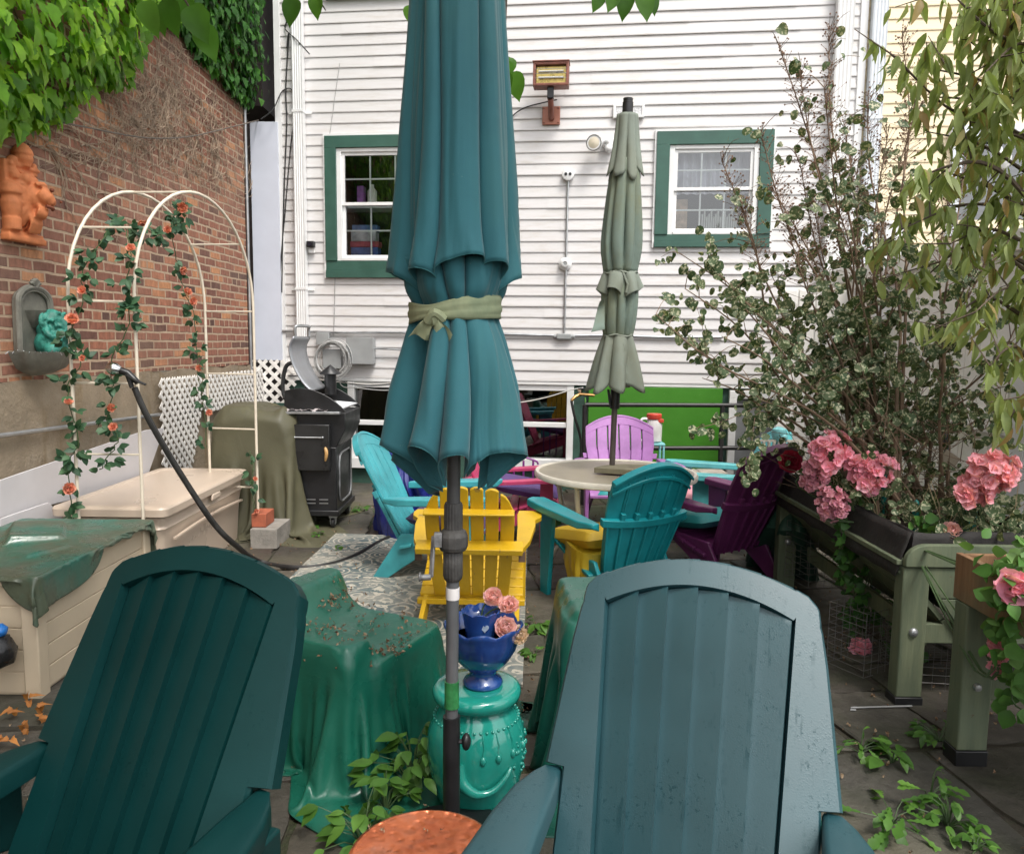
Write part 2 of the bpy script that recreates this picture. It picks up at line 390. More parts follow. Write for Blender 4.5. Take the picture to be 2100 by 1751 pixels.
def window(x0,x1,z0,z1,cw,sill,cols=3,rows=2,grid=True,label=None):
    y=-.055
    b=MB(); b.b2((x0,y,z0+sill),(x0+cw,.03,z1-cw)); b.b2((x1-cw,y,z0+sill),(x1,.03,z1-cw)); b.b2((x0,y,z1-cw),(x1,.03,z1)); b.b2((x0,y,z0),(x1,.03,z0+sill*.45)); b.b2((x0,y+.012,z0+sill*.45),(x1,.03,z0+sill))
    win=b.build('window',m_green_trim,house,bevel=.003)
    if label: lab(win,label)
    b=MB()
    for xx in (x0-.018,x1): b.b2((xx,-.04,z0-.005),(xx+.018,.01,z1+.02))
    b.b2((x0,-.04,z1),(x1,.01,z1+.02)); b.build('j_channel',m_whitetrim,win)
    a0,a1,c0,c1=x0+cw,x1-cw,z0+sill,z1-cw; f=.05
    b=MB(); b.b2((a0,-.035,c0),(a0+f,.06,c1)); b.b2((a1-f,-.035,c0),(a1,.06,c1)); b.b2((a0+f,-.035,c1-f*.8),(a1-f,.06,c1)); b.b2((a0+f,-.045,c0),(a1-f,.06,c0+f*.6)); b.build('frame',m_whitetrim,win,bevel=.004)
    a0+=f; a1-=f; c0+=f*.6; c1-=f*.8; mid=(c0+c1)/2+.02
    for k,(lo,hi,yy) in enumerate(((mid-.02,c1,.0),(c0,mid+.012,.025))):
        s=.032; b=MB(); b.b2((a0,yy-.018,lo),(a0+s,yy+.018,hi)); b.b2((a1-s,yy-.018,lo),(a1,yy+.018,hi)); b.b2((a0+s,yy-.018,lo),(a1-s,yy+.018,lo+s)); b.b2((a0+s,yy-.018,hi-s),(a1-s,yy+.018,hi))
        if grid:
            for q in range(1,cols): xx=lerp(a0+s,a1-s,q/cols); b.b2((xx-.008,yy-.006,lo+s),(xx+.008,yy+.006,hi-s))
            for q in range(1,rows): zz=lerp(lo+s,hi-s,q/rows); b.b2((a0+s,yy-.0055,zz-.008),(a1-s,yy+.0055,zz+.008))
        b.build('sash',m_whitetrim,win,bevel=.002)
        b=MB(); b.poly([V((a0+s,yy-.009,lo+s)),V((a1-s,yy-.009,lo+s)),V((a1-s,yy-.009,hi-s)),V((a0+s,yy-.009,hi-s))]); b.build('pane',m_glass,win,smooth=0)
    return win,(a0,a1,c0,c1,mid)
W1,w1=window(*WINS[0],.118,.17,label='left window showing boxes on the inside sill'); W2,w2=window(*WINS[1],.125,.12,label='right window half hidden by the shrub')
W3,w3=window(*WINS[2],.118,.14,label='upper window of which only the green sill shows')
for q in (w1,w2,w3): room('room',q[0],q[1],q[2],q[3],.1)
# things on the window sills
def pbox(name,x0,x1,z0,z1,y,col,label,cat,d=.12,grp=None):
    b=MB(); b.b2((x0,y,z0),(x1,y+d,z1)); o=b.build(name,mat(name+'_card',col,.6,.3,12),bevel=.006); o.matrix_world=house_m; tag(o,label,cat,grp); return o
house_m=Matrix.Translation(HP)@Matrix.Rotation(HA,4,'Z')
a0,a1,c0,c1,md=w1; ww=a1-a0
b=MB(); b.b2((a0-.1,.13,c0-.06),(a1+.1,.45,c0-.02)); b.b2((a0-.1,.13,md-.02),(a1+.1,.42,md+.005)); b.build('inside_shelf',m_whitetrim,house)
pbox('storage_box',a0+.03,a0+.32,c0-.02,c0+.13,.16,(.05,.10,.28),'dark blue box on the inside sill of the left window, lowest of its stack','box')
pbox('storage_box',a0+.02,a0+.33,c0+.132,c0+.19,.16,(.35,.05,.08),'flat red box between the blue box and the white carton in the left window','box')
pbox('carton',a0+.03,a0+.30,c0+.192,c0+.29,.16,(.45,.45,.47),'white carton above the red box in the left window','box')
pbox('storage_box',a0+.04,a0+.31,c0+.292,c0+.36,.17,(.08,.16,.33),'blue box topmost in the left window stack','box')
pbox('carton',a0+.1,a0+.17,md+.006,md+.21,.16,(.25,.08,.30),'purple carton on the upper shelf of the left window','carton',.1)
b=MB(); b.lathe([(.045,0),(.05,.02),(.05,.16),(.02,.2),(.02,.23)],14,(a0+.24,.24,md+.006)); o=b.build('bottle',mat('pale_bottle',(.7,.68,.6),.4),None); o.matrix_world=house_m; tag(o,'pale plastic bottle beside the purple carton in the left window','bottle')
a0,a1,c0,c1,md=w2
b=MB(); b.grid(lambda u,v:V((lerp(a0-.05,a1+.05,u),.17+.025*sin(u*60)+.01*sin(u*23),lerp(md-.02,c1+.05,v))),90,2); b.build('curtain',mat('white_curtain',(.62,.60,.66),.8,.1),house)
pbox('carton',a0+.02,a0+.16,c0+.0,md-.06,.2,(.5,.32,.2),'tan carton standing inside the right window','carton')
b=MB()
for i in range(16): b.b2((a0+.3+i*.022,.2,c0-.02),(a0+.315+i*.022,.34,c0+.2+.03*sin(i*2.1)))
o=b.build('dish_rack',mat('rack_plates',(.55,.55,.52),.4),None); o.matrix_world=house_m; tag(o,'rack of upright pale plates inside the right window','dish rack')
# basement windows
for (p,q,rail) in ((ba0,ba1,H(800,868)[1]),(bb0,bb1,H(1090,871)[1])):
    x0,x1,z0,z1=p[0],q[0],p[1],zt; f=.07; y=.0
    b=MB(); b.b2((x0,y,z0+.11),(x0+f,.12,z1)); b.b2((x1-f,y,z0+.11),(x1,.12,z1)); b.b2((x0+f,y+.01,z1-.06),(x1-f,.12,z1)); b.b2((x0,y-.03,z0),(x1,.12,z0+.11)); b.b2((x0+f,y+.015,rail-.025),(x1-f,.1,rail+.025))
    wn=b.build('window',m_whitetrim,house,bevel=.005); lab(wn,'white framed basement window')
    b=MB(); b.poly([V((x0+f,.06,z0+.1)),V((x1-f,.06,z0+.1)),V((x1-f,.06,z1-.05)),V((x0+f,.06,z1-.05))]); b.build('pane',m_glass2,wn,smooth=0)
    room('room',x0,x1,z0,z1-.3,.2,1.5)
b=MB(); b.b2((gp0[0],-.02,.0),(gp1[0],.03,zt-.004)); t=NT('bright_green_paint'); n=t.noise(2.5,5,.6); c=t.ramp(n,[(.35,(.045,.19,.012)),(.7,(.06,.24,.02))]); c=t.mix(t.ramp(t.noise(20,4,.8),[(.68,0),(.72,.5)]),c,(.3,.42,.2)); t.set(c,.42); t.bump(t.noise(6,3),.004)
lab(b.build('panel',t.mat,house,bevel=.003),'bright green painted panel')
x0,x1=dr0[0],dr1[0]
b=MB(); b.b2((x0,-.04,0),(x0+.07,.03,zt-.1)); b.b2((x0,-.04,zt-.1),(XR,.03,zt-.02)); b.build('door_frame',m_whitetrim,house,bevel=.004)
b=MB(); b.b2((x0+.07,.0,0),(x1+.1,.03,zt-.1)); dr=b.build('door',mat('grey_door_paint',(.20,.205,.21),.5,.12),house,bevel=.003)
b=MB()
for i in range(9): b.box((x0+.5+i*.055,-.02,zt-.32),(.022,.03,.26))
b.build('louver',mat('dark_louver',(.06,.06,.06),.5),dr,bevel=.002)
b=MB(); b.b2((x0+.3,-.012,.45),(x0+.62,-.002,.62)); b.build('inset_panel',mat('door_inset',(.26,.265,.27),.5),dr)
def downspout(x,top,bot,w,d,mt,parent,straps,y=-.025,name='downspout'):
    b=MB(); pr=[]; n=10
    for i in range(n): pr.append((-w/2+w*i/(n-1),-d-(.006 if i%2 else 0)))
    pr+=[(w/2,0),(-w/2,0)]
    b.prism(pr,lambda a,c:V((x+a,y+c,bot)),lambda a,c:V((x+a,y+c,top)))
    o=b.build(name,mt,parent,smooth=0)
    b=MB()
    for z in straps: b.b2((x-w/2-.07,y-.003,z),(x+w/2+.07,y+.002,z+.025)); b.b2((x-w/2-.005,y-d-.009,z),(x+w/2+.005,y-.003,z+.024))
    b.build('strap',mt,o); return o
downspout(H(619,300)[0],ZT,H(620,692)[1],.105,.075,m_whitetrim,house,[H(619,236)[1],ZB+.9,5.2])
downspout(H(1716,250)[0],ZT,.6,.15,.09,m_whitetrim,house,[H(1716,236)[1]])
# ------------------------------------------------------------------ cream house
ch=thing('house','cream clapboard house beyond the white corner board at the right','house',HP,HA)
cx0=XR+.06; cz0=1.3
cw0=H(1948,360); cw1=H(2150,256)
b=MB(); siding(b,cx0,cx0+4.5,cz0,ZT,[(cw0[0],cw1[0],cw0[1]-.5,cw1[1])],.03); b.build('siding',m_cream,ch,smooth=30)
b=MB(); b.b2((cx0,.05,-.05),(cx0+4.5,.3,cz0)); b.build('foundation',mat('pale_masonry',(.5,.47,.42),.8,.12,4,.003),ch)
b=MB(); x0,x1,z0,z1=cw0[0],cw1[0],cw0[1]-.5,cw1[1]; b.b2((x0,-.03,z0),(x0+.09,.1,z1-.13)); b.b2((x1-.09,-.03,z0),(x1,.1,z1-.13)); b.b2((x0-.03,-.05,z1-.13),(x1+.03,.1,z1)); b.b2((x0-.03,-.05,z0-.06),(x1+.03,.1,z0)); wn=b.build('window',m_wtrim2,ch,bevel=.004)
b=MB()
for i in range(18): b.box(((x0+x1)/2,.09,z0+.03+i*.045),(x1-x0-.18,.03,.006),rotm('X',35))
b.build('blind',mat('grey_blind',(.22,.22,.22),.5),wn)
b=MB(); b.poly([V((x0+.09,.05,z0)),V((x1-.09,.05,z0)),V((x1-.09,.05,z1-.1)),V((x0+.09,.05,z1-.1))]); b.build('pane',m_glass2,wn,smooth=0)
b=MB(); b.b2((x0-.1,.25,z0-.2),(x1+.1,.3,z1+.1)); b.build('room',m_dark,ch)
downspout(H(1790,200)[0],ZT,cz0-.4,.13,.09,m_wtrim2,ch,[H(1790,250)[1]],y=.0)
lp=H(2050,330,.18)
b=MB(); b.lathe([(.0,-.09),(.05,-.08),(.085,-.02),(.085,.03),(.05,.06),(.025,.08),(.0,.09)],16,(lp[0],-.2,lp[1])); b.tube(curve([(lp[0],-.2,lp[1]+.08),(lp[0],-.15,lp[1]+.14),(lp[0],-.03,lp[1]+.1)],8),.012); o=b.build('wall_lamp',m_whitetrim); o.matrix_world=house_m; tag(o,'white globe wall lamp on the cream house beside its window','lamp')
# ------------------------------------------------------------------ brick building on the left
WD=V((.045,1,0)).normalized(); WA=math.atan2(WD.y,WD.x); WN=V((WD.y,-WD.x,0)); WP=V((-2.83,5.2,0))
def W(x,y,off=0.):
    p=onplane(x,y,WP+WN*off,WN); return ((p-WP).dot(WD),p.z)
def ww_(x,off,z): return WP+WD*x+WN*off+V((0,0,z))
XE=(7.95-5.2)/WD.y; XS=-9.
bk=thing('brick_building','red brick building with a stained concrete base along the left side','building',WP,WA)
t=NT('brickwork'); o=t.xyz(); wob=t.n('ShaderNodeVectorMath'); wob.operation='ADD'
nz=t.n('ShaderNodeTexNoise'); nz.inputs['Scale'].default_value=7; t.l(t.tc.outputs['Object'],nz.inputs['Vector'])
sx=t.n('ShaderNodeVectorMath'); sx.operation='SCALE'; sx.inputs['Scale'].default_value=.018; t.l(nz.outputs['Color'],sx.inputs[0])
t.l(t.comb(o[0],o[2],0),wob.inputs[0]); t.l(sx.outputs[0],wob.inputs[1])
br=t.n('ShaderNodeTexBrick'); br.offset=.5; br.squash=.5; br.squash_frequency=6
for k,v in (('Scale',1),('Mortar Size',.0095),('Mortar Smooth',.25),('Bias',0),('Brick Width',.213),('Row Height',.0677)): br.inputs[k].default_value=v
br.inputs['Color1'].default_value=(0,0,0,1); br.inputs['Color2'].default_value=(1,1,1,1); br.inputs['Mortar'].default_value=(.5,.5,.5,1); t.l(wob.outputs[0],br.inputs['Vector'])
bc=t.ramp(br.outputs['Color'],[(0,(.11,.066,.055)),(.2,(.20,.09,.066)),(.4,(.29,.122,.082)),(.6,(.24,.102,.072)),(.8,(.34,.145,.09)),(.95,(.48,.23,.115))])
bc=t.mix(.9,bc,t.ramp(t.noise(28,5,.7,t.mapv((1,1,.35))),[(.25,.5),(.72,1.45)]),'MULTIPLY')
mc=t.ramp(t.noise(16,5,.7),[(.3,(.36,.26,.18)),(.7,(.52,.39,.28))])
dirt=t.ramp(t.noise(.9,5,.6),[(.42,0),(.72,.5)])
c=t.mix(br.outputs['Fac'],bc,mc); c=t.mix(dirt,c,(.34,.22,.155)); t.set(c,.85,spec=.25)
hh=t.math('ADD',t.math('MULTIPLY',t.math('SUBTRACT',1,br.outputs['Fac']),1.),t.math('MULTIPLY',t.noise(40,5,.7),.5)); t.bump(hh,.008,.9)
ZC=1.245
b=MB(); b.b2((XS,0,ZC),(XE,.6,7)); b.build('wall',t.mat,bk,smooth=0)
t=NT('stained_concrete'); n=t.noise(1.6,6,.65); n2=t.noise(5,6,.7,t.mapv((1,1,.25)))
c=t.ramp(n,[(.3,(.20,.165,.12)),(.55,(.31,.25,.18)),(.75,(.42,.36,.28))]); c=t.mix(t.ramp(n2,[(.5,0),(.68,.65)]),c,(.19,.13,.055)); c=t.mix(t.ramp(t.noise(40,4,.8),[(.66,0),(.72,.7)]),c,(.45,.42,.36))
t.set(c,.9,spec=.2); t.bump(t.noise(22,6,.7),.012)
b=MB()
nx=150
b.grid(lambda u,v:V((lerp(XS,XE+.005,u),-.018-.006*fbm(lerp(XS,XE,u),v*2,1,3),lerp(-.05,ZC+.02*fbm(lerp(XS,XE,u)*3,0,5,1.2),v))),nx,10)
b.grid(lambda u,v:V((lerp(XS,XE+.005,u),lerp(-.018,.02,v),ZC+.02*fbm(lerp(XS,XE,u)*3,0,5,1.2)-.002)),nx,1); b.b2((XE,-.015,-.05),(XE+.004,.6,ZC)); b.build('foundation',t.mat,bk)
zt1=W(527,240)[1]; zt0=W(527,745)[1]
b=MB(); b.tube([(XE+.012,-.02,0),(XE+.012,-.02,4.1)],.014,8); b.build('corner_pipe',m_steel,bk)
# dark gap between the buildings, panel and lattice closing it
b=MB(); b.b2((-3.6,9.6,-.05),(-2.3,9.7,7)); b.b2((-3.3,8.3,3.9),(-2.62,8.9,7)); tag(b.build('alley_wall',mat('alley_recess_shade',(.035,.025,.022),.9,.4,9,.004)),'wall carrying the shade of the gap in its colour above the grey panel','wall')  # darkness of the shaded recess is put into the wall colour
pa=D(533,250,8.14); pb=D(573,739,8.14)
b=MB(); b.b2((-2.70,8.135,pb.z),(pb.x+.03,8.16,pa.z)); o=tag(b.build('panel',mat('pale_blue_sheet',(.55,.58,.66),.45,.05,2),bevel=.003),'tall smooth pale grey panel closing the gap beside the brick corner','panel')
# ------------------------------------------------------------------ lattice
m_lat=mat('white_lattice_plastic',(.80,.77,.73),.45,.08,5)
def lattice(mb,poly,y,fn,sp=.062,wd=.027):
    # diagonal slats clipped to a convex polygon in (x,z)
    xs=[p[0] for p in poly]; zs=[p[1] for p in poly]; k=1/math.sqrt(2); cx_,cz_=sum(xs)/len(xs),sum(zs)/len(zs); rr=max(max(xs)-min(xs),max(zs)-min(zs))*1.5
    for sgn,yy in ((1,y),(-1,y-.006)):
        dx,dz=k,k*sgn; nx_,nz_=-dz,dx; i=-int(rr/sp)
        while i*sp<rr:
            o_=(cx_+nx_*i*sp,cz_+nz_*i*sp); t0,t1=-1e9,1e9; ok=True; n_=len(poly)
            for a in range(n_):
                p,q=poly[a],poly[(a+1)%n_]; ex,ez=q[0]-p[0],q[1]-p[1]; inn=(-ez,ex)
                den=dx*inn[0]+dz*inn[1]; num=(p[0]-o_[0])*inn[0]+(p[1]-o_[1])*inn[1]
                if abs(den)<1e-9:
                    if num>0: ok=False
                elif den>0: t0=max(t0,num/den)
                else: t1=min(t1,num/den)
            if ok and t1-t0>.01:
                h=wd/2; q=[]
                for tt in (t0,t1):
                    for s_ in (-h,h):
                        for d_ in (0,.0055): q.append(fn(o_[0]+dx*tt+nx_*s_,yy-d_,o_[1]+dz*tt+nz_*s_))
                mb.add(q,[(0,1,5,4),(2,6,7,3),(1,3,7,5),(0,4,6,2),(0,2,3,1),(4,5,7,6)])
            i+=1
l=[W(x,y,.06) for x,y in ((325,900),(430,975),(418,860),(528,838),(528,760),(325,776))]
zt_l=.99*(W(420,766,.06)[1]); zb_=.78*zt_l
b=MB(); xa=W(325,776,.06)[0]; xb=W(412,800,.06)[0]; xc=W(537,760,.06)[0]
f_=lambda x,y,z:V((x,y,z))
lattice(b,[(xa,.12),(xb-.35,.12),(xb,zb_),(xb,zt_l),(xa,zt_l)],-.06,f_); lattice(b,[(xb,zb_-.06),(xc,zb_-.06),(xc,zt_l),(xb,zt_l)],-.075,f_)
o=b.build('lattice_panel',m_lat,None,smooth=0); o.location=WP; o.rotation_euler=(0,0,WA); tag(o,'broad white lattice panel leaning on the concrete base of the brick wall','lattice')
b=MB(); lattice(b,[(-2.72,.0),(-2.28,.0),(-2.28,pb.z),(-2.72,pb.z)],8.13,lambda x,y,z:V((x,y,z)),.085,.036); tag(b.build('lattice_panel',m_lat,None,smooth=0),'narrow white lattice strip under the tall grey panel','lattice')
# pale sheets leaning on the wall
for k,(q,lbl) in enumerate((([(0,1062),(0,985),(300,882),(337,878),(300,985)],'upper long white plastic board leaning on the concrete base'),([(0,1110),(0,1064),(100,1030),(140,1070),(60,1110)],'lower white plastic board behind the beige deck box'))):
    b=MB(); off=.10+.05*k; pts=[W(x,y,off) for x,y in q]; b.prism(pts,lambda x,z:V((x,-off,z)),lambda x,z:V((x,-off+.012,z)))
    o=b.build('board',mat('white_board%d'%k,(.58,.56,.57),.45,.06,2),None,bevel=.002); o.location=WP; o.rotation_euler=(0,0,WA); tag(o,lbl,'board')
# ------------------------------------------------------------------ vinyl fence at the right
fe=thing('fence','pale vinyl board fence behind the shrub at the right','fence',(0,0,0))
FX=2.95; b=MB(); t_=MB(); z1=2.2
for i in range(30):
    y=2.6+i*.16; b.box((FX+.02,y,z1/2),(.03,.152,z1-.2))
for zz in (.12,1.05,z1-.07): t_.box((FX-.012,5.0,zz),(.05,5.0,.13))
b.build('boards',mat('pale_vinyl',(.80,.775,.72),.45,.06,3),fe,bevel=.004); t_.build('rail',mat('pale_vinyl_rail',(.80,.78,.73),.45,.05,3),fe,bevel=.005)
for y in (2.55,4.4,6.2):
    b=MB(); b.box((FX-.0,y,1.22),(.14,.14,2.44)); b.box((FX,y,2.46),(.17,.17,.03)); b.build('post',m_whitetrim,fe,bevel=.006)
b=MB(); b.b2((2.3,6.75,.0),(FX+.1,6.8,2.0))
for i in range(5): b.b2((2.31+i*.15,6.735,.02),(2.44+i*.15,6.75,1.98))
tag(b.build('corner_fence',mat('pale_vinyl2',(.72,.70,.66),.5,.06,3),bevel=.004),'short pale fence panel closing the corner behind the shrub','fence')
# ------------------------------------------------------------------ draped covers
def closed(pts,n):
    pts=[V(p) for p in pts]; k=len(pts); out=[]
    for i in range(n):
        x=i/n*k; j=int(x); t=x-j; p0,p1,p2,p3=pts[j-1],pts[j%k],pts[(j+1)%k],pts[(j+2)%k]
        out.append(.5*((2*p1)+(p2-p0)*t+(2*p0-5*p1+4*p2-p3)*t*t+(3*p1-p0-3*p2+p3)*t*t*t))
    return out
def drape(mb,loops,amps,n=160,rows=10,seed=0,nf=26,crest=.0,topw=.012,vf=1.,cr=1.):
    L=[closed(l,n) for l in loops]; cen=V((0,0,0))
    for p in L[0]: cen+=p
    cen/=n; vs=[]; ring=[]
    for k in (.02,.25,.5,.72,.88,.96):
        ring.append([cen+(p-cen)*k+V((0,0,(1-k*k)*crest)) for p in L[0]])
    ring.append(L[0]); amp=[topw*.6,topw,topw,topw,topw*.6,topw*.4,amps[0]]
    for i in range(len(L)-1):
        for r_ in range(1,rows+1):
            t=r_/rows; ring.append([a.lerp(b,t) for a,b in zip(L[i],L[i+1])]); amp.append(lerp(amps[i],amps[i+1],t))
    for k,rg in enumerate(ring):
        for j,p in enumerate(rg):
            u=2*PI*j/n
            if k<7:
                q=p+V((0,0,amp[k]*(noise.noise(V((p.x*7+seed,p.y*7,seed)))+.8*(abs(noise.noise(V((p.x*4,p.y*9+seed,2))))-.3)*1.5)))
            else:
                nr=V((rg[(j+1)%n].y-rg[j-1].y,-(rg[(j+1)%n].x-rg[j-1].x),0))
                if nr.length>1e-6: nr.normalize()
                f=vf*(1-2*abs(noise.noise(V((cos(u)*nf/6+seed,sin(u)*nf/6,p.z*.9+seed*.7))))*2.1)
                f+=cr*(.5*noise.noise(V((p.x*9,p.y*9,p.z*8+seed)))+.45*(1-2.4*abs(noise.noise(V((p.x*5+seed+p.z*2,p.y*5-p.z*2,p.z*4)))))+(.45*(1-2.6*abs(noise.noise(V((p.x*10+p.z*7,p.y*10+seed-p.z*5,p.z*5)))))if cr>1 else 0))
                q=p+nr*(amp[k]*f)
            vs.append(q)
    m=len(ring); mb.add(vs,[(i*n+j,i*n+(j+1)%n,(i+1)*n+(j+1)%n,(i+1)*n+j) for i in range(m-1) for j in range(n)])
    return L
import numpy as np
def cloth(c,size,rot,boxes,n=84,steps=230,seed=0,iters=11,z0=None,rnd=.012,ground=.006,mu=.55,sq=1.):
    # small position based solver: a flat sheet is dropped on boxes (centre, half sizes, z rotation, tilt) and settles into folds
    sx,sy=size; nx_=n; ny_=int(n*sy/sx); rs=np.random.RandomState(seed)
    X,Y=np.meshgrid(np.linspace(-sx/2,sx/2,nx_),np.linspace(-sy/2,sy/2,ny_),indexing='ij'); ca,sa=cos(rot),sin(rot)
    P=np.stack([c[0]+X*ca-Y*sa,c[1]+X*sa+Y*ca,np.full_like(X,z0 if z0 else max(b[0][2]+b[1][2] for b in boxes)+.04)],-1); P+=rs.randn(*P.shape)*.0015; P[...,:2]=(P[...,:2]-np.array(c[:2]))*sq+np.array(c[:2]); P[...,2]+=(1-sq)*.5*np.sin(X*23+2*np.sin(Y*9+seed))*np.sin(Y*17+X*8+seed); Q=P.copy()
    dx,dy=sx/(nx_-1),sy/(ny_-1); dd=math.hypot(dx,dy)
    B=[]
    for bc,bh,bz,bt in boxes:
        m=np.array(Matrix.Rotation(bz,3,'Z')@Matrix.Rotation(bt,3,'Y')); B.append((np.array(bc),np.array(bh)+rnd,m))
    def con(a,b,L,k):
        d=P[b]-P[a]; l=np.sqrt((d*d).sum(-1,keepdims=True))+1e-9; g=d*((l-L)/l*(.5*k)); P[a]+=g; P[b]-=g
    S=slice
    pairs=[]
    for o in (0,1):
        e=(nx_-o)//2*2+o; f=(ny_-o)//2*2+o
        pairs.append(((S(o,e,2),S(None)),(S(o+1,e,2),S(None)),dx,1.)); pairs.append(((S(None),S(o,f,2)),(S(None),S(o+1,f,2)),dy,1.))
        pairs.append(((S(o,e,2),S(0,-1)),(S(o+1,e,2),S(1,None)),dd,.55)); pairs.append(((S(o+1,e,2),S(0,-1)),(S(o,e,2),S(1,None)),dd,.55))
    bend=[]
    for o in range(4):
        a=np.arange(o,nx_-2,4); bend.append(((a,S(None)),(a+2,S(None)),2*dx,.10)); a=np.arange(o,ny_-2,4); bend.append(((S(None),a),(S(None),a+2),2*dy,.10))
    for st_ in range(steps):
        vel=(P-Q)*.975; Q=P.copy(); P+=vel; P[...,2]-=9.8/3600*1.0
        for it in range(iters):
            for a,b,L,k in pairs: con(a,b,L,k)
            if it%3==0:
                for a,b,L,k in bend: con(a,b,L,k)
            if it%4==2 or it==iters-1:
                for bc,bh,m in B:
                    l=(P-bc)@m; q=np.abs(l)-bh; ins=(q.max(-1)<0)
                    if ins.any():
                        ll=l[ins]; qq=q[ins].copy(); qq[:,2]+=.03*(ll[:,2]>0); ax_i=qq.argmax(-1); r_=np.arange(len(ll)); ll[r_,ax_i]=np.sign(ll[r_,ax_i]+1e-9)*bh[ax_i]
                        new=ll@m.T+bc; P[ins]=new; Q[ins]=Q[ins]*(1-mu)+new*mu
                g_=P[...,2]<ground
                if g_.any(): P[g_,2]=ground; Q[g_]=Q[g_]*(1-mu)+P[g_]*mu
    b=MB(); b.add([V(p) for p in P.reshape(-1,3)],[(i*ny_+j,(i+1)*ny_+j,(i+1)*ny_+j+1,i*ny_+j+1) for i in range(nx_-1) for j in range(ny_-1)]); b.P=P; return b
def tarp(name,col,rough=.35,mud=None,b=.004,mudlo=.55):
    t=NT(name); n=t.noise(2.5,6,.65); c=t.ramp(n,[(.3,sc3(col,.82)),(.7,sc3(col,1.2))])
    if mud: c=t.mix(t.ramp(t.noise(1.7,6,.7,t.mapv((1,1,.6))),[(mudlo,0),(mudlo+.17,.85)]),c,mud)
    t.set(c,t.ramp(t.noise(5,4),[(.35,max(.1,rough-.1)),(.7,rough+.2)]),spec=.5); h_=t.math('ADD',t.math('MULTIPLY',t.noise(26,5,.65,None,.8),.35),t.math('ABSOLUTE',t.math('SUBTRACT',t.noise(5.5,3,.5,None,1.2),.5))); t.bump(h_,b*2.,.6); return t.mat
# ------------------------------------------------------------------ deck box
db=thing('deck_box','large beige lidded deck box under the rose arch','box',(0,0,0))
m_beige=mat('beige_resin',(.56,.455,.36),.33,.05,2,.0005,200)
x0,x1,y0,y1=-2.66,-2.02,4.42,5.80
b=MB()
def rrect(x0,x1,y0,y1,r,n=5):
    q=[]
    for cx_,cy_,a in ((x1-r,y1-r,0),(x0+r,y1-r,90),(x0+r,y0+r,180),(x1-r,y0+r,270)):
        for i in range(n+1): t=rad(a+90*i/n); q.append((cx_+r*cos(t),cy_+r*sin(t)))
    return q
def loftz(mb,secs,cap=True):
    n=len(secs[0][0]); vs=[V((x,y,z)) for pl,z in secs for x,y in pl]
    fs=[(i*n+j,i*n+(j+1)%n,(i+1)*n+(j+1)%n,(i+1)*n+j) for i in range(len(secs)-1) for j in range(n)]
    if cap: fs+=[tuple(range(n-1,-1,-1)),tuple((len(secs)-1)*n+j for j in range(n))]
    mb.add(vs,fs)
RS=lambda d,r=.05:rrect(x0+d,x1-d,y0+d,y1-d,r)
loftz(b,[(RS(.045),.0),(RS(.03),.3),(RS(.02),.37),(RS(.012),.385),(RS(.02),.4),(RS(.015),.455)]); b.build('body',m_beige,db)
b=MB(); loftz(b,[(RS(-.005),.465),(RS(-.018),.468),(RS(-.02),.51),(RS(-.014),.521),(RS(.0,.055),.526),(RS(.045,.07),.527),(RS(.05,.07),.523),(RS(.2,.09),.525)]); b.build('lid',m_beige,db,smooth=22)
b=MB()
b.slab(lambda u,v:V((x1-.012,lerp(4.55,5.7,u),.30+.085*(2*u-1)**2*0+.02*sin(u*PI)+lerp(0,.012,v))),20,1,V((.02,0,0)))
b.build('rib',m_beige,db)
b=MB(); b.box((x1+.012,5.17,.445),(.02,.14,.045)); b.build('handle',m_beige,db,bevel=.01)
# ------------------------------------------------------------------ slatted box and its tarp
sb=thing('storage_box','cream storage box with horizontal grooved panels at the left edge under a green tarp','box',(0,0,0))
m_cr=mat('cream_resin',(.55,.455,.33),.42,.06,2,.0004,160)
x0,x1,y0,y1,zt=-2.62,-1.945,3.08,4.08,.50
b=MB()
for i in range(5):
    z=.02+i*.094; b.b2((x0+.02,y0+.012,z),(x1-.012,y1-.012,z+.09))
b.b2((x0+.03,y0+.018,.01),(x1-.018,y1-.018,.49)); b.build('panel',m_cr,sb,bevel=.003)
for (px,py) in ((x1-.025,y0+.03),(x0+.03,y0+.03),(x1-.025,y1-.03)):
    b=MB(); b.b2((px-.04,py-.04,.0),(px+.028,py+.03,zt)); b.build('corner_post',m_cr,sb,bevel=.006)
b=MB(); b.b2((x0-.01,y0-.012,.485),(x1+.006,y1+.01,.51)); b.build('lid',m_cr,sb,bevel=.005)
b=cloth((-2.29,3.62),(.93,1.36),.05,[((-2.2825,3.58,.26),(.345,.505,.255),0,0),((-2.35,3.75,.5),(.10,.16,.05),.5,.1),((-2.15,3.45,.5),(.05,.09,.03),-.4,0),((-2.3,5.1,.25),(.33,.66,.26),0,0)],n=84,steps=150,seed=4,z0=.62,sq=.91,mu=.8)
o=b.build('tarpaulin',tarp('green_tarp',(.022,.13,.095),.28,(.085,.085,.055),.004,.38),smooth=180,sub=1,solid=.003); tag(o,'crumpled muddy green tarpaulin thrown over the slatted storage box','tarp')
# plastic bag at left edge
b=MB(); b.ball(D(-6,1335,3.0),.07,14,10,rf=lambda q:1+.25*noise.noise(q*3)); o=b.build('bag',mat('black_bag',(.015,.015,.016),.25,.2)); tag(o,'shiny black plastic bag at the left edge beside the cream storage box','bag')
b=MB(); b.ball(D(0,1293,3.0),.028,10,8,sz=.9,rf=lambda q:1+.4*noise.noise(q*5)); o=b.build('bag_tie',mat('blue_plastic',(.02,.16,.5),.3)); tag(o,'bright blue plastic tie above the black bag','tie')
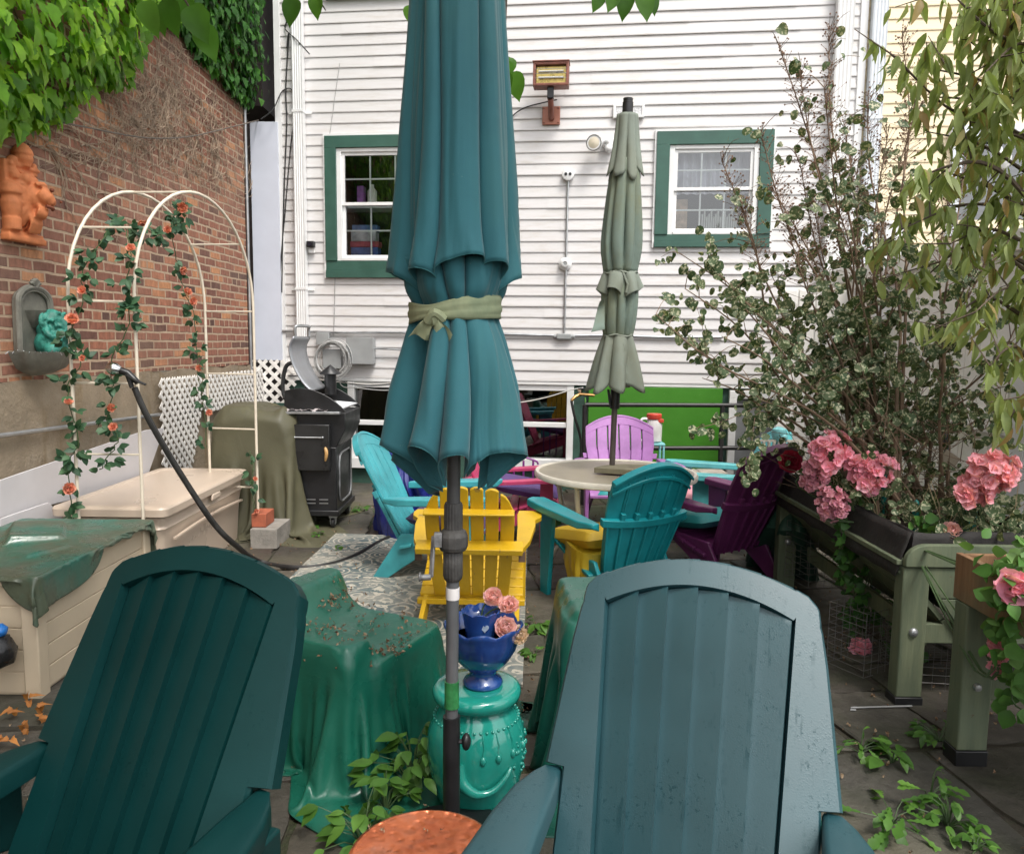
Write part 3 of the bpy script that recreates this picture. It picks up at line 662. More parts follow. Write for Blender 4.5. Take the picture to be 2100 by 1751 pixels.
# ------------------------------------------------------------------ rose arch
m_arch=mat('cream_metal',(.70,.62,.50),.4,.08,12)
P1=V((-2.45,4.30,0));P2=V((-2.085,4.30,0));P3=V((-2.235,5.66,0));P4=V((-1.865,5.60,0))
ar=thing('garden_arch','white metal garden arch standing over the deck box','arch')
def archpts(a,b,zs=1.72,h=.68,n=22):
    pts=[V((a.x,a.y,z*zs/4)) for z in range(4)]
    for i in range(n+1):
        t=PI*i/n; c=(1-cos(t))/2; pts.append(V((lerp(a.x,b.x,c),lerp(a.y,b.y,c),zs+h*sin(t))))
    pts+= [V((b.x,b.y,zs*(1-z/4))) for z in range(1,5)]; return pts
A1=archpts(P1,P3); A2=archpts(P2,P4)
for pts in (A1,A2): b=MB(); b.tube(pts,.0095,8); b.build('arch_tube',m_arch,ar,smooth=60)
def arcp(a,b,t,zs=1.72,h=.68): c=(1-cos(t))/2; return V((lerp(a.x,b.x,c),lerp(a.y,b.y,c),zs+h*sin(t)))
for z in (.42,.85,1.25,1.70):
    for a,c in ((P1,P2),(P3,P4)): b=MB(); b.tube([a+V((0,0,z)),c+V((0,0,z))],.0065,6); b.build('rung',m_arch,ar,smooth=60)
for t in (.62,1.45,2.45): b=MB(); b.tube([arcp(P1,P3,t),arcp(P2,P4,t)],.0065,6); b.build('rung',m_arch,ar,smooth=60)
m_rl=leafmat('rose_leaf',[(.02,.06,.03),(.04,.10,.045),(.075,.15,.07)],.15,.5); m_rose=leafmat('coral_rose',[(.66,.19,.13),(.76,.30,.20),(.80,.42,.30)],.2,.6); m_stem=mat('green_stem',(.05,.09,.03),.6)
def garland(label,path,n,roses,spread=.06,size=.055):
    g=thing('rose_garland',label,'garland'); pts=curve(path,60); b=MB(); b.tube([p+rv(.008) for p in pts],.003,5); b.build('stem',m_stem,g)
    b=MB()
    for i in range(n):
        p=pts[R.randrange(len(pts))]+rv(.01); d=rv().normalized(); d.z-=.25
        q=p+d*R.uniform(0,spread)
        for k in range(3):
            d2=(d+rv(.8)).normalized(); b.leaf(q,d2,(V((.5,-1,.6))+rv(.6)),size*R.uniform(.7,1.25),size*.62,OVAL,.15,.2)
    b.build('leaves',m_rl,g,smooth=60)
    for f in roses:
        p=pts[int(f*60)]; b=MB(); c=p+V((.035,-.045,.01))+rv(.015); flower(b,c,V((.5,-1,.35))+rv(.7),R.choice((.018,.024,.029,.034))); b.build('rose',m_rose,g,smooth=60)
e=lambda x,y,Y:D(x,y,Y)
garland('coral rose garland wound up the nearest left post of the arch',[e(150,1072,4.28),e(142,960,4.27),e(160,900,4.26),e(138,800,4.27),e(165,740,4.26),e(140,690,4.27),e(165,640,4.25),e(172,560,4.3),e(205,500,4.35),e(235,455,4.5)],75,(.07,.30,.45,.62,.72))
garland('coral rose garland hanging between the two near posts',[e(250,452,4.5),e(268,520,4.3),e(258,590,4.27),e(265,660,4.26),e(228,740,4.25),e(232,800,4.24),e(220,860,4.23),e(240,900,4.23),e(205,965,4.22)],62,(.12,.55,.70,.82))
garland('coral rose garland crossing the top of the arch and running down its far left post',[e(255,455,4.6),e(300,470,4.7),e(335,480,4.8),e(378,420,5.0),e(352,460,5.1),e(365,545,5.5),e(380,600,5.55),e(398,650,5.57),e(405,760,5.58),e(418,830,5.6),e(424,920,5.6)],88,(.08,.2,.28,.42,.53,.6,.66,.8,.93),.065)
garland('short coral rose garland low on the far right post of the arch',[e(512,925,5.56),e(520,960,5.55),e(516,1000,5.55),e(524,1048,5.55)],9,(.55,.97))
# brick and block
b=MB(); p=D(548,1105,5.52); b.b2((p.x-.10,5.45,0),(p.x+.09,5.80,.145)); o=b.build('cinder_block',mat('cinder_concrete',(.27,.25,.22),.9,.2,12,.004,60),bevel=.004); tag(o,'grey concrete block on the paving beside the beige deck box','block')
b=MB(); p=D(531,1070,5.5); b.b2((p.x-.055,5.5,.147),(p.x+.05,5.70,.245)); o=b.build('brick',mat('red_brick',(.36,.10,.05),.8,.2,15,.003,50),bevel=.004); tag(o,'orange red brick lying on the grey concrete block','brick')
# ------------------------------------------------------------------ wall fountain
ft=thing('wall_fountain','grey resin wall fountain with a fluted basin on the brick wall','fountain',WP,WA)
m_res=mat('aged_resin',(.155,.15,.125),.6,.25,9,.002,60)
q0=W(28,765,.03); q1=W(118,765,.03); q2=W(62,582,.03); fx0,fx1=q0[0],q1[0]; fc=(fx0+fx1)/2; fw_=(fx1-fx0)/2; fzb=W(75,725,.05)[1]; fzt=W(62,585,.05)[1]; fz0=W(72,772,.1)[1]
pl=[]; r_=fw_*.72
for i in range(17): t=PI*i/16; pl.append((fc-r_*cos(t),fzt-.10+.09*sin(t)))
pl=[(fc-r_*1.05,fzb)]+pl+[(fc+r_*1.05,fzb)]
b=MB(); b.prism(pl,lambda x,z:V((x,-.035,z)),lambda x,z:V((x,.0,z))); b.build('plaque',m_res,ft,bevel=.006)
b=MB(); b.tube([V((x,-.04,z)) for x,z in pl],.02,8); b.tube([V((fc+(x-fc)*.86,-.045,fzb+(z-fzb)*.95)) for x,z in pl],.008,6); b.build('border',m_res,ft)
def halfbowl(mb,c,prof,flute,n=40,k=14):
    vs=[]
    for r,z in prof:
        for j in range(n+1):
            t=PI+PI*j/n; q=r*(1+flute*(abs(cos(t*k/2))-.5)); vs.append(V((c[0]+q*cos(t),c[1]+q*sin(t),c[2]+z)))
    m=len(prof); mb.add(vs,[(i*(n+1)+j,i*(n+1)+j+1,(i+1)*(n+1)+j+1,(i+1)*(n+1)+j) for i in range(m-1) for j in range(n)])
hb=fzb-fz0
b=MB(); R_=fw_*1.02; halfbowl(b,(fc,-.02,fz0),[(.02,0),(R_*.45,.015),(R_*.78,hb*.35),(R_*.95,hb*.75),(R_*1.04,hb),(R_*1.06,hb+.012),(R_*.98,hb+.012),(R_*.9,hb*.7),(R_*.1,hb*.5)],.07); b.build('basin',m_res,ft)
bz=W(75,640,.08)[1]; b=MB(); halfbowl(b,(fc+.01,-.02,bz-.1),[(.01,0),(.04,.012),(.075,.06),(.09,.1),(.095,.11),(.08,.108),(.05,.07)],.09,30,10); b.build('upper_bowl',m_res,ft)
b=MB()
for i in range(7): t=rad(20+i*23.3); b.tube([V((fc,-.05,fzt-.02)),V((fc-.03*cos(t),-.055,fzt+.005+.03*sin(t))),V((fc-.05*cos(t),-.05,fzt+.04*sin(t)))],[.006,.012,.008],6)
b.build('shell_crest',m_res,ft)
b=MB()
for i in range(26): t=PI+PI*i/25; x,y=fc+R_*1.06*cos(t),-.02+R_*1.06*sin(t); b.tube([V((x,y,fzb+.014)),V((x*1.0+.02*cos(t)+R.uniform(-.01,.01),y+.02*sin(t),fzb+.012-R.uniform(-.012,.02)))],.0025,4)
b.build('spikes',m_steel,ft)
fg=thing('figurine','turquoise seated elephant figurine in the basin of the wall fountain','figurine',WP,WA)
m_tq=mat('verdigris_ceramic',(.03,.20,.155),.5,.35,25,.004,90); z=fzb-.01; x=fc+.035
b=MB()
b.ball((x,-.10,z+.07),.085,16,12,sz=.95); b.ball((x,-.10,z+.15),.07,16,12,sz=.9); b.ball((x,-.12,z+.215),.058,16,12)
for s_ in (-1,1): b.ball((x+s_*.055,-.10,z+.2),.04,10,8,sy=.35,sz=1.3); b.tube(curve([(x+s_*.06,-.12,z+.16),(x+s_*.085,-.15,z+.12),(x+s_*.03,-.19,z+.09)],6),.02,7); b.ball((x+s_*.06,-.15,z+.03),.045,10,8)
b.tube(curve([(x,-.17,z+.22),(x+.005,-.20,z+.17),(x-.005,-.195,z+.12),(x+.03,-.19,z+.10)],10),[.024-.0013*i for i in range(11)],8)
for i in range(60):
    a=R.uniform(0,2*PI); zz=R.uniform(.02,.25); b.ball((x+.075*cos(a),-.11-.07*abs(sin(a)),z+zz),.013,6,5)
o=b.build('body',m_tq,fg); mo=o.modifiers.new('r','REMESH'); mo.mode='VOXEL'; mo.voxel_size=.008; mo.use_smooth_shade=True
m_tc_shade=mat('fired_clay_shade',(.16,.045,.02),.8,.2)  # darkened clay: painted shade for the hollows of the lion's face
# ---- terracotta lion
ln=thing('wall_sculpture','terracotta lion head plaque with finials hung high on the brick wall','sculpture',WP,WA)
m_tc=mat('terracotta',(.60,.20,.075),.75,.14,10,.002,70)
a=W(15,500,.04);c_=W(108,500,.08);tp=W(55,296,.06); x0,x1=a[0],c_[0]-.02; z0=(W(55,497,.06))[1]; Hh=tp[1]-z0; Wd=x1-x0; xm=(x0+x1)/2
b=MB()
Zf=lambda f:z0+Hh*f; Xf=lambda f:x0+Wd*f
b.b2((Xf(0),-.06,Zf(0)),(Xf(1),0,Zf(.06))); b.b2((Xf(.03),-.05,Zf(.06)),(Xf(.95),0,Zf(.10))); b.b2((Xf(.06),-.03,Zf(.1)),(Xf(.86),0,Zf(.74))); b.b2((Xf(.14),-.05,Zf(.70)),(Xf(.88),0,Zf(.75))); b.b2((Xf(.12),-.06,Zf(.75)),(Xf(.92),0,Zf(.78)))
ax=rotm('Z',0)
def fin(x,z,h,r): b.lathe([(r*.7,0),(r*.75,h*.1),(r,h*.28),(r*1.02,h*.4),(r*.85,h*.46),(r*1.08,h*.52),(r*.95,h*.68),(r*.6,h*.88),(r*.12,h)],16,(x,-.045,z))
fin(Xf(.50),Zf(.76),Hh*.25,Wd*.17)
b.lathe([(Wd*.15,0),(Wd*.15,Hh*.12),(Wd*.12,Hh*.13),(Wd*.16,Hh*.2),(Wd*.175,Hh*.28),(Wd*.13,Hh*.34),(Wd*.19,Hh*.37),(Wd*.16,Hh*.45),(.01,Hh*.5)],16,(Xf(.15),-.04,Zf(.1)))
b.ball((Xf(.24),-.04,Zf(.80)),Wd*.09); b.ball((Xf(.80),-.04,Zf(.80)),Wd*.07); b.lathe([(Wd*.08,0),(Wd*.10,Hh*.05),(.005,Hh*.13)],10,(Xf(.22),-.05,Zf(.62)))
b.b2((Xf(.06),-.035,Zf(.1)),(Xf(.86),0,Zf(.80)))
b.ball((Xf(.52),-.04,Zf(.45)),Wd*.34,22,18,sx=1.0,sy=.42,sz=1.25)
b.ball((Xf(.58),-.085,Zf(.48)),Wd*.23,18,14,sy=.7,sz=1.0)
b.tube([V((Xf(.54),-.12,Zf(.52))),V((Xf(.62),-.145,Zf(.47))),V((Xf(.70),-.15,Zf(.42)))],[Wd*.14,Wd*.145,Wd*.12],14); b.ball((Xf(.73),-.155,Zf(.435)),Wd*.08,12,8)
b.tube([V((Xf(.52),-.10,Zf(.33))),V((Xf(.66),-.135,Zf(.30)))],[Wd*.15,Wd*.11],12)
b.tube(curve([V((Xf(.46),-.12,Zf(.585))),V((Xf(.55),-.15,Zf(.595))),V((Xf(.64),-.145,Zf(.55)))],6),Wd*.045,8); b.ball((Xf(.36),-.085,Zf(.63)),Wd*.09,10,8,sz=1.2)
for i in range(90):
    t=R.random(); a_=rad(R.uniform(60,300)); cx_,cz_=Xf(.55),Zf(.47); r1,r2=Wd*.17,Wd*R.uniform(.36,.46)
    p0_=V((cx_+r1*cos(a_),-.085,cz_+r1*1.1*sin(a_))); p2_=V((cx_+r2*cos(a_),-.045,cz_+r2*1.25*sin(a_)-.035)); p2_.z=max(p2_.z,Zf(.08)); b.tube(curve([p0_,p0_.lerp(p2_,.5)+V((0,-.02,.008)),p2_],6),[.007,.010,.010,.009,.007,.005,.002],6)
for i in range(26):
    xx=Xf(.40+.30*R.random()); b.tube(curve([(xx,-.085,Zf(.33)),(xx+R.uniform(-.015,.01),-.10,Zf(.2)),(xx+R.uniform(-.02,.02),-.07,Zf(.09))],6),[.008,.009,.009,.008,.006,.005,.002],6)
o=b.build('relief',m_tc,ln); mo=o.modifiers.new('r','REMESH'); mo.mode='VOXEL'; mo.voxel_size=.0068; mo.use_smooth_shade=True
for (fx,fz,yy,rr) in ((.615,.545,-.185,.04),(.79,.44,-.20,.025)): b=MB(); b.ball((Xf(fx),yy,Zf(fz)),Wd*rr,8,6); b.build('eye_shade' if fz>.5 else 'nostril_shade',m_tc_shade,ln)
b=MB(); b.tube(curve([(Xf(.52),-.165,Zf(.375)),(Xf(.64),-.18,Zf(.362)),(Xf(.70),-.165,Zf(.352))],8),.010,6); b.build('mouth_shade',m_tc_shade,ln)
# ------------------------------------------------------------------ pipes and cables on walls
b=MB(); pts=[]
for i in range(25):
    x=lerp(0,540,i/24); y=lerp(893,822,i/24); k=W(x,y,.045); pts.append(V((k[0],-.045-.002*sin(i*2),k[1])))
k0=pts[0]-(pts[-1]-pts[0]); pts=[k0]+pts; b.tube(pts,.014,10); o=b.build('conduit',m_steel,None); o.location=WP; o.rotation_euler=(0,0,WA); tag(o,'long galvanised conduit along the concrete base of the brick wall','conduit')
b=MB(); pts=[]
for i in range(31):
    x=lerp(533,1482,i/30); k=H(x,lerp(679,692,i/30),.035); pts.append(V((k[0],-.035,k[1]+.004*sin(i*.9))))
b.tube(pts,.013,8); b.lathe([(.03,-.06),(.034,-.04),(.034,.04),(.03,.06)],10,(pts[0].x,-.035,pts[0].z)); o=b.build('conduit',m_steel); o.matrix_world=house_m; tag(o,'thin grey conduit running level across the white siding','conduit')
def cable(label,pts,r,m,cat='cable',n=50,nm='cable',mw=None):
    b=MB(); b.tube(curve(pts,n),r,6); o=b.build(nm,m,None,smooth=60); tag(o,label,cat)
    if mw is not None: o.matrix_world=mw
    return o
hl=lambda x,y,o_=.03:(H(x,y,o_)[0],-o_,H(x,y,o_)[1])
cable('black cable looping down the left end of the white siding',[hl(582,0),hl(588,40),hl(585,60),hl(608,82,.12),hl(635,112)],.006,m_cable_b,mw=house_m)
cable('black cable hanging beside the left downspout',[hl(588,100),hl(592,72),hl(586,180),hl(588,250),hl(583,380),hl(580,480),hl(578,600)],.007,m_cable_b,mw=house_m)
cable('black cable arching from the brick corner to the downspout',[hl(535,245,.2),hl(560,225,.15),hl(577,190),hl(595,182),hl(603,200),hl(604,240),hl(596,300),hl(585,430),hl(575,560),hl(574,740)],.006,m_cable_b,mw=house_m)
cable('slack grey cable strung along the brick wall',[tuple(ww_(*[W(x,y,.08)[0]],.08,W(x,y,.08)[1])) for x,y in ((-40,215),(60,238),(180,262),(300,283),(390,280),(470,262),(530,247))],.006,mat('weathered_cable',(.13,.105,.085),.7))
cable('thin pale wire rising across the siding above the left window',[hl(697,130,.022),hl(688,190,.022),hl(680,250,.022),hl(676,277,.022)],.003,m_cable_g,mw=house_m)
cable('thin grey wire hanging below the left window',[hl(687,570,.022),hl(686,640,.022),hl(684,690,.022)],.004,m_cable_g,mw=house_m)
cable('black power cord of the wall heater',[hl(1142,205,.12),hl(1110,212,.05),hl(1075,222),hl(1050,240),hl(1040,265),hl(1039,300)],.006,m_cable_b,mw=house_m)
# outlet boxes with conduit
ob=thing('outlet_box','white round outlet box at the top of a vertical conduit','outlet',HP,HA)
ex=lambda p,off:V((p[0],-off,p[1]))
AXY=Matrix.Rotation(rad(90),3,'X')
k=H(1165,358,.05); b=MB(); b.lathe([(.055,0),(.06,.01),(.06,.045),(.05,.05),(.0,.05)],20,(k[0],-.02,k[1]),AXY); b.build('box',m_whitetrim,ob,bevel=.002)
b=MB()
for s_ in (-1,1): b.lathe([(.015,0),(.015,.004),(0,.004)],10,(k[0]+s_*.021,-.071,k[1]),AXY)
b.build('socket',m_black,ob)
k2=H(1157,690,.03); b=MB(); b.tube([V((k[0],-.03,k[1]-.055)),V((k2[0],-.03,k2[1]))],.011,8); b.build('conduit',m_steel,ob)
b=MB(); b.b2((k2[0]-.075,-.065,k2[1]-.03),(k2[0]+.075,-.02,k2[1]+.028)); b.tube([V((k2[0]-.11,-.035,k2[1])),V((k2[0]+.11,-.035,k2[1]))],.02,10); b.build('junction',m_greybox,ob,bevel=.01)
k=H(1159,541,.06); lh=thing('lamp_holder','white porcelain lamp holder halfway down the vertical conduit','lamp holder',HP,HA)
b=MB(); b.lathe([(.06,0),(.065,.012),(.055,.03),(.036,.045),(.034,.075),(.022,.078),(.02,.06),(0,.06)],20,(k[0],-.025,k[1]),AXY); b.build('body',m_whitetrim,lh)
b=MB(); b.lathe([(.012,0),(.012,.01),(0,.01)],10,(k[0],-.088,k[1]),AXY); b.build('socket',m_greybox,lh)
# wall heater
ht=thing('wall_heater','rusty red infrared patio heater on an arm on the white siding','heater',HP,HA)
m_cop=mat('rusty_copper_paint',(.22,.085,.06),.45,.2,12,metal=.3); a=H(1093,178,.28); c_=H(1167,127,.28); y=-.30
b=MB(); b.b2((a[0],y,a[1]),(a[0]+.025,y+.14,c_[1])); b.b2((c_[0]-.025,y,a[1]),(c_[0],y+.14,c_[1])); b.b2((a[0]+.025,y,a[1]),(c_[0]-.025,y+.14,a[1]+.025)); b.b2((a[0]+.025,y,c_[1]-.025),(c_[0]-.025,y+.14,c_[1])); b.b2((a[0]+.02,y+.1,a[1]+.02),(c_[0]-.02,y+.139,c_[1]-.02))
b.b2((a[0]-.006,y-.01,c_[1]),(c_[0]+.006,y+.15,c_[1]+.012))
for i in range(26):
    xx=lerp(a[0]+.01,c_[0]-.01,i/25); b.b2((xx-.003,y-.006,c_[1]-.02),(xx+.003,y,c_[1]-.004)); b.b2((xx-.003,y-.006,a[1]+.003),(xx+.003,y,a[1]+.018))
b.build('housing',m_cop,ht,bevel=.003)
b=MB(); b.b2((a[0]+.03,y+.04,a[1]+.03),(c_[0]-.03,y+.09,c_[1]-.03)); b.build('reflector',mat('brass_reflector',(.52,.40,.13),.3,.25,20,metal=.7),ht)
b=MB()
for f in (.32,.68): zz=lerp(a[1]+.03,c_[1]-.03,f); b.tube([V((a[0]+.05,y+.022,zz)),V((c_[0]-.05,y+.022,zz))],.009,8)
b.build('heating_tube',mat('quartz_tube',(.6,.6,.55),.2),ht)
b=MB(); xm_=(a[0]+c_[0])/2
for f in (.25,.5,.75): zz=lerp(a[1]+.025,c_[1]-.025,f); b.tube([V((a[0]+.02,y-.004,zz)),V((c_[0]-.02,y-.004,zz))],.0025,5)
b.build('guard_wire',m_steel,ht)
p0=H(1131,242,.06); b=MB(); b.tube(curve([(p0[0],-.05,p0[1]),(p0[0],-.12,p0[1]+.02),(p0[0],-.2,p0[1]+.12),(p0[0]-.005,-.23,a[1]-.09)],10),.028,12); b.build('arm',m_cop,ht)
b=MB(); b.b2((p0[0]-.03,-.265,a[1]-.1),(p0[0]+.03,-.205,a[1]+.01)); b.build('bracket',m_black,ht,bevel=.004)
a=H(1112,257,.03); c_=H(1149,219,.03); b=MB(); b.b2((a[0],-.045,a[1]),(c_[0],-.022,c_[1])); b.build('wall_plate',mat('copper_plate',(.36,.15,.10),.45,.12,8,metal=.3),ht,bevel=.004)
for sx_ in (0,1):
    for sz_ in (0,1): b=MB(); b.ball((lerp(a[0],c_[0],.1+.8*sx_),-.047,lerp(a[1],c_[1],.1+.8*sz_)),.008,8,5); b.build('bolt',m_cop,ht)
# dryer vent, floodlight, camera, electric boxes
vt=thing('dryer_vent','white hinged dryer vent on the siding behind the sage umbrella tip','vent',HP,HA)
a=H(1257,243,.04); c_=H(1322,213,.04); b=MB(); t_=.025
b.b2((a[0],-.055,a[1]),(a[0]+t_,-.02,c_[1])); b.b2((c_[0]-t_,-.055,a[1]),(c_[0],-.02,c_[1])); b.b2((a[0]+t_,-.055,c_[1]-t_),(c_[0]-t_,-.02,c_[1])); b.b2((a[0]+t_,-.055,a[1]),(c_[0]-t_,-.02,a[1]+t_)); b.build('frame',m_whitetrim,vt,bevel=.004)
b=MB(); b.b2((a[0]+t_,-.046,a[1]+t_),(c_[0]-t_,-.035,c_[1]-t_)); b.build('flap',mat('chipped_flap',(.6,.6,.6),.35,.3,60,metal=.2),vt)
fl=thing('floodlight','white round security floodlight beside the sage umbrella','floodlight',HP,HA)
k=H(1219,294,.16); rx=Matrix.Rotation(rad(90),3,'X')@Matrix.Rotation(rad(-14),3,'Y')
b=MB(); b.lathe([(.03,-.08),(.06,-.06),(.072,0),(.075,.02),(.066,.022)],22,(k[0],-.16,k[1]),rx); b.build('head',m_whitetrim,fl)
b=MB(); b.lathe([(.066,.016),(.05,.024),(.0,.028)],22,(k[0],-.16,k[1]),rx); b.build('lens',mat('cream_lens',(.62,.56,.44),.15,.1),fl)
b=MB(); b.lathe([(.075,.012),(.077,.022),(.07,.026),(.066,.02)],22,(k[0],-.162,k[1]),rx); b.build('rim',mat('grey_rim',(.18,.18,.17),.4),fl)
k2=H(1248,293,.06); b=MB(); b.lathe([(.06,0),(.062,.03),(.05,.07),(.0,.08)],16,(k2[0],-.02,k2[1]),AXY); b.tube(curve([(k2[0],-.08,k2[1]),(k2[0]-.04,-.12,k2[1]+.01),(k[0]+.05,-.12,k[1])],6),.022,10); b.ball((k2[0]+.005,-.08,k2[1]-.06),.04,12,8); b.build('mount',m_whitetrim,fl)
cm=thing('security_camera','small black cube camera beside the left downspout','camera',HP,HA)
a=H(630,508,.06); c_=H(645,495,.06); b=MB(); b.b2((a[0],-.09,a[1]),(c_[0],-.03,c_[1])); b.build('body',m_black,cm,bevel=.008); b=MB(); b.lathe([(.022,0),(.02,.008),(0,.006)],12,((a[0]+c_[0])/2,-.09,(a[1]+c_[1])/2),AXY); b.build('lens',mat('camera_lens',(.02,.02,.03),.1),cm); b=MB(); b.b2((a[0]+.01,-.05,a[1]-.05),(c_[0]-.01,-.022,a[1])); b.build('bracket',m_whitetrim,cm)
def ebox(label,x0,y0,x1,y1,d=.12):
    t=thing('electrical_box',label,'electrical box',HP,HA,'grey electrical boxes on the siding'); a=H(x0,y1,.08); c_=H(x1,y0,.08)
    b=MB(); b.b2((a[0],-d,a[1]),(c_[0],-.02,c_[1])); b.build('box',m_greybox,t,bevel=.004)
    b=MB(); b.b2((a[0]-.008,-d-.018,a[1]-.006),(c_[0]+.008,-d+.001,c_[1]+.006)); b.build('cover',m_greybox,t,bevel=.004)
ebox('largest grey electrical box, square and alone right of the coiled cable',715,693,767,745); ebox('small grey electrical box inside the coil of cable',666,717,700,754,.1); ebox('smallest grey electrical box above the coiled cable',650,684,673,706,.07)
k=H(682,738,.14); b=MB()
for i in range(13):
    ph=R.random()*6; r_=R.uniform(.15,.2); c0=V((k[0]+R.uniform(-.02,.02),-.16+R.uniform(-.03,.03),k[1]+R.uniform(-.015,.015)))
    b.tube([c0+V((r_*cos(ph+t*2*PI/30),.006*sin(t),r_*1.05*sin(ph+t*2*PI/30))) for t in range(31)],.005,5,cap=False)
o=b.build('cable_coil',m_cable_g); o.matrix_world=house_m; tag(o,'coil of grey cable hung round a small electrical box','cable coil')
cable('grey conduit stub from the large electrical box towards the umbrella',[hl(767,715,.06),hl(800,716,.06),hl(830,718,.06),hl(880,718,.06)],.011,m_steel,mw=house_m)
for k,(lbl,pp,m) in enumerate((('black cable sagging under the edge of the siding over the basement window',[(590,770),(660,775),(740,790),(800,788),(850,778),(960,778)],m_cable_b),('white cable sagging under the edge of the siding',[(600,765),(650,778),(760,788),(830,783),(900,790)],m_cable_w),('grey cable dropping from the coil across the foundation',[(690,750),(700,790),(730,795),(800,800),(870,782)],m_cable_g),('white wire crossing the right basement window',[(1000,828),(1066,825),(1120,815),(1170,800),(1196,795)],m_cable_w))):
    cable(lbl,[hl(x,y,.07) for x,y in pp],.006,m,mw=house_m)
# ------------------------------------------------------------------ olive cover, hose
b=cloth((-2.0,6.25),(2.0,2.2),.08,[((-2.02,6.25,.5),(.31,.30,.47),0,0),((-1.93,6.25,.99),(.12,.28,.03),0,0)],n=90,steps=260,seed=7,sq=.97)
o=b.build('grill_cover',tarp('olive_canvas',(.085,.08,.045),.6,(.15,.14,.06),.002),smooth=180,sub=1,solid=.004); tag(o,'olive brown canvas cover draped over a grill behind the deck box','cover')
cable('thick black garden hose hanging from the arch and trailing over the rug',[D(276,795,4.22),D(300,850,4.22),D(345,930,4.27),D(395,1010,4.35),D(440,1075,4.42),D(480,1115,4.55),G(530,1150,.03),G(600,1163,.02),G(660,1160,.02),G(720,1143,.02),G(780,1110,.02),G(818,1094,.02),G(835,1090,.02)],.0165,mat('black_rubber',(.022,.021,.02),.55,.2,20),'hose',90,'garden_hose')
hn=thing('hose_nozzle','chrome and black spray nozzle tied to the near arch post','nozzle')
a=D(237,757,4.2); c_=D(262,765,4.2); d_=D(283,785,4.2)
b=MB(); dr_=(c_-a).normalized(); q=dr_.to_track_quat('Z','Y').to_matrix(); b.lathe([(0,-.045),(.024,-.043),(.034,-.025),(.034,.0),(.024,.02),(.018,.03)],16,a,q); b.build('head',mat('chrome',(.6,.6,.6),.15,.05,metal=1),hn)
b=MB(); b.tube([a+dr_*.02,c_,d_],[.02,.02,.015],10); b.tube([c_+V((0,0,.0)),c_+V((.02,0,-.08))],[.018,.012],8); b.build('grip',m_black,hn); b=MB(); b.tube(curve([tuple(c_+V((.0,-.02,-.01))),tuple(c_+V((.05,-.03,-.035))),tuple(c_+V((.11,-.03,-.06)))],6),.007,6); b.build('trigger',m_black,hn)
# ------------------------------------------------------------------ smoker grill
gr=thing('smoker_grill','black smoker grill on casters with its steel lid standing open','grill',(0,0,0))
X0,X1,Y0,Y1=-1.79,-1.37,6.02,6.66
b=MB(); b.b2((X0+.02,Y0+.05,.15),(X1-.02,Y1,.66)); b.b2((X0-.0,Y0+.02,.11),(X1+.0,Y1+.02,.155)); b.build('cabinet',m_black,gr,bevel=.006)
b=MB(); b.prism([(X0+.02,.66),(X0-.04,.93),(X1+.05,.93),(X1+.05,.80),(X1-.02,.66)],lambda x,z:V((x,Y0+.06,z)),lambda x,z:V((x,Y1+.02,z))); b.build('firebox',m_black,gr,bevel=.006)
def endpl(): 
    pl=[(X0-.01,.94)]
    for i in range(13): t=i/12; pl.append((lerp(X0-.0,X1+.06,t),.94+.185*math.cos(lerp(-.35,1,t)*PI/2)**.8 if t<1 else .94))
    return pl
for y in (Y0+.05,Y1-.01): b=MB(); b.prism(endpl(),lambda x,z:V((x,y,z)),lambda x,z:V((x,y+.015,z))); b.build('end_plate',m_black,gr,bevel=.003)
b=MB()
for i in range(16): y=lerp(Y0+.09,Y1-.03,i/15); b.tube([V((X0+.1,y,1.0)),V((X1+.03,y,.97))],.004,5)
b.tube([V((X1+.03,Y0+.07,.965)),V((X1+.03,Y1,.965))],.006,6); b.tube([V((X0+.2,Y0+.07,1.05)),V((X0+.2,Y1,1.05))],.006,6); b.build('grate',m_steel,gr)
lp=[(638,802),(622,786),(608,764),(597,738),(593,712),(602,690)]; lq=[]
for x,y in lp: k=D(x,y,6.12); lq.append((k.x,k.z))
b=MB(); b.grid(lambda u,v:V((smooth([(i/5,p[0]) for i,p in enumerate(lq)],u),lerp(6.12,6.62,v),smooth([(i/5,p[1]) for i,p in enumerate(lq)],u))),20,6); k=D(602,690,6.12)
lid=b.build('lid',mat('brushed_steel',(.34,.35,.37),.42,.12,20,metal=.6,stretch=(1,1,.1)),gr,solid=.012)
b=MB(); b.tube(curve([tuple(k+V((0,.05,0))),tuple(k+V((.0,.05,.07))),tuple(k+V((.02,.1,.085))),tuple(k+V((.02,.4,.085))),tuple(k+V((0,.45,.07))),tuple(k+V((0,.45,0)))],16),.012,8); b.build('handle',m_steel,lid)
b=MB(); k=D(675,795,6.5); b.lathe([(.05,-.06),(.05,.12),(.058,.12),(.058,.14)],16,(k.x,6.55,k.z)); k2=D(680,765,6.5); b.lathe([(.09,k2.z-.01),(.088,k2.z),(.0,k2.z+.07)],16,(k.x,6.55,0)); b.build('chimney',m_black,gr)
b=MB(); b.b2((X0+.06,Y0-.01,.48),(X0+.36,Y0+.05,.845)); hop=b.build('ash_door',mat('satin_black',(.02,.02,.02),.3,.2),gr,bevel=.006)
b=MB(); b.tube([V((X0+.09,Y0-.02,.745)),V((X0+.31,Y0-.02,.745))],.006,6)
for xx in (X0+.09,X0+.31): b.ball((xx,Y0-.02,.745),.01,8,6)
b.build('rail',m_steel,hop)
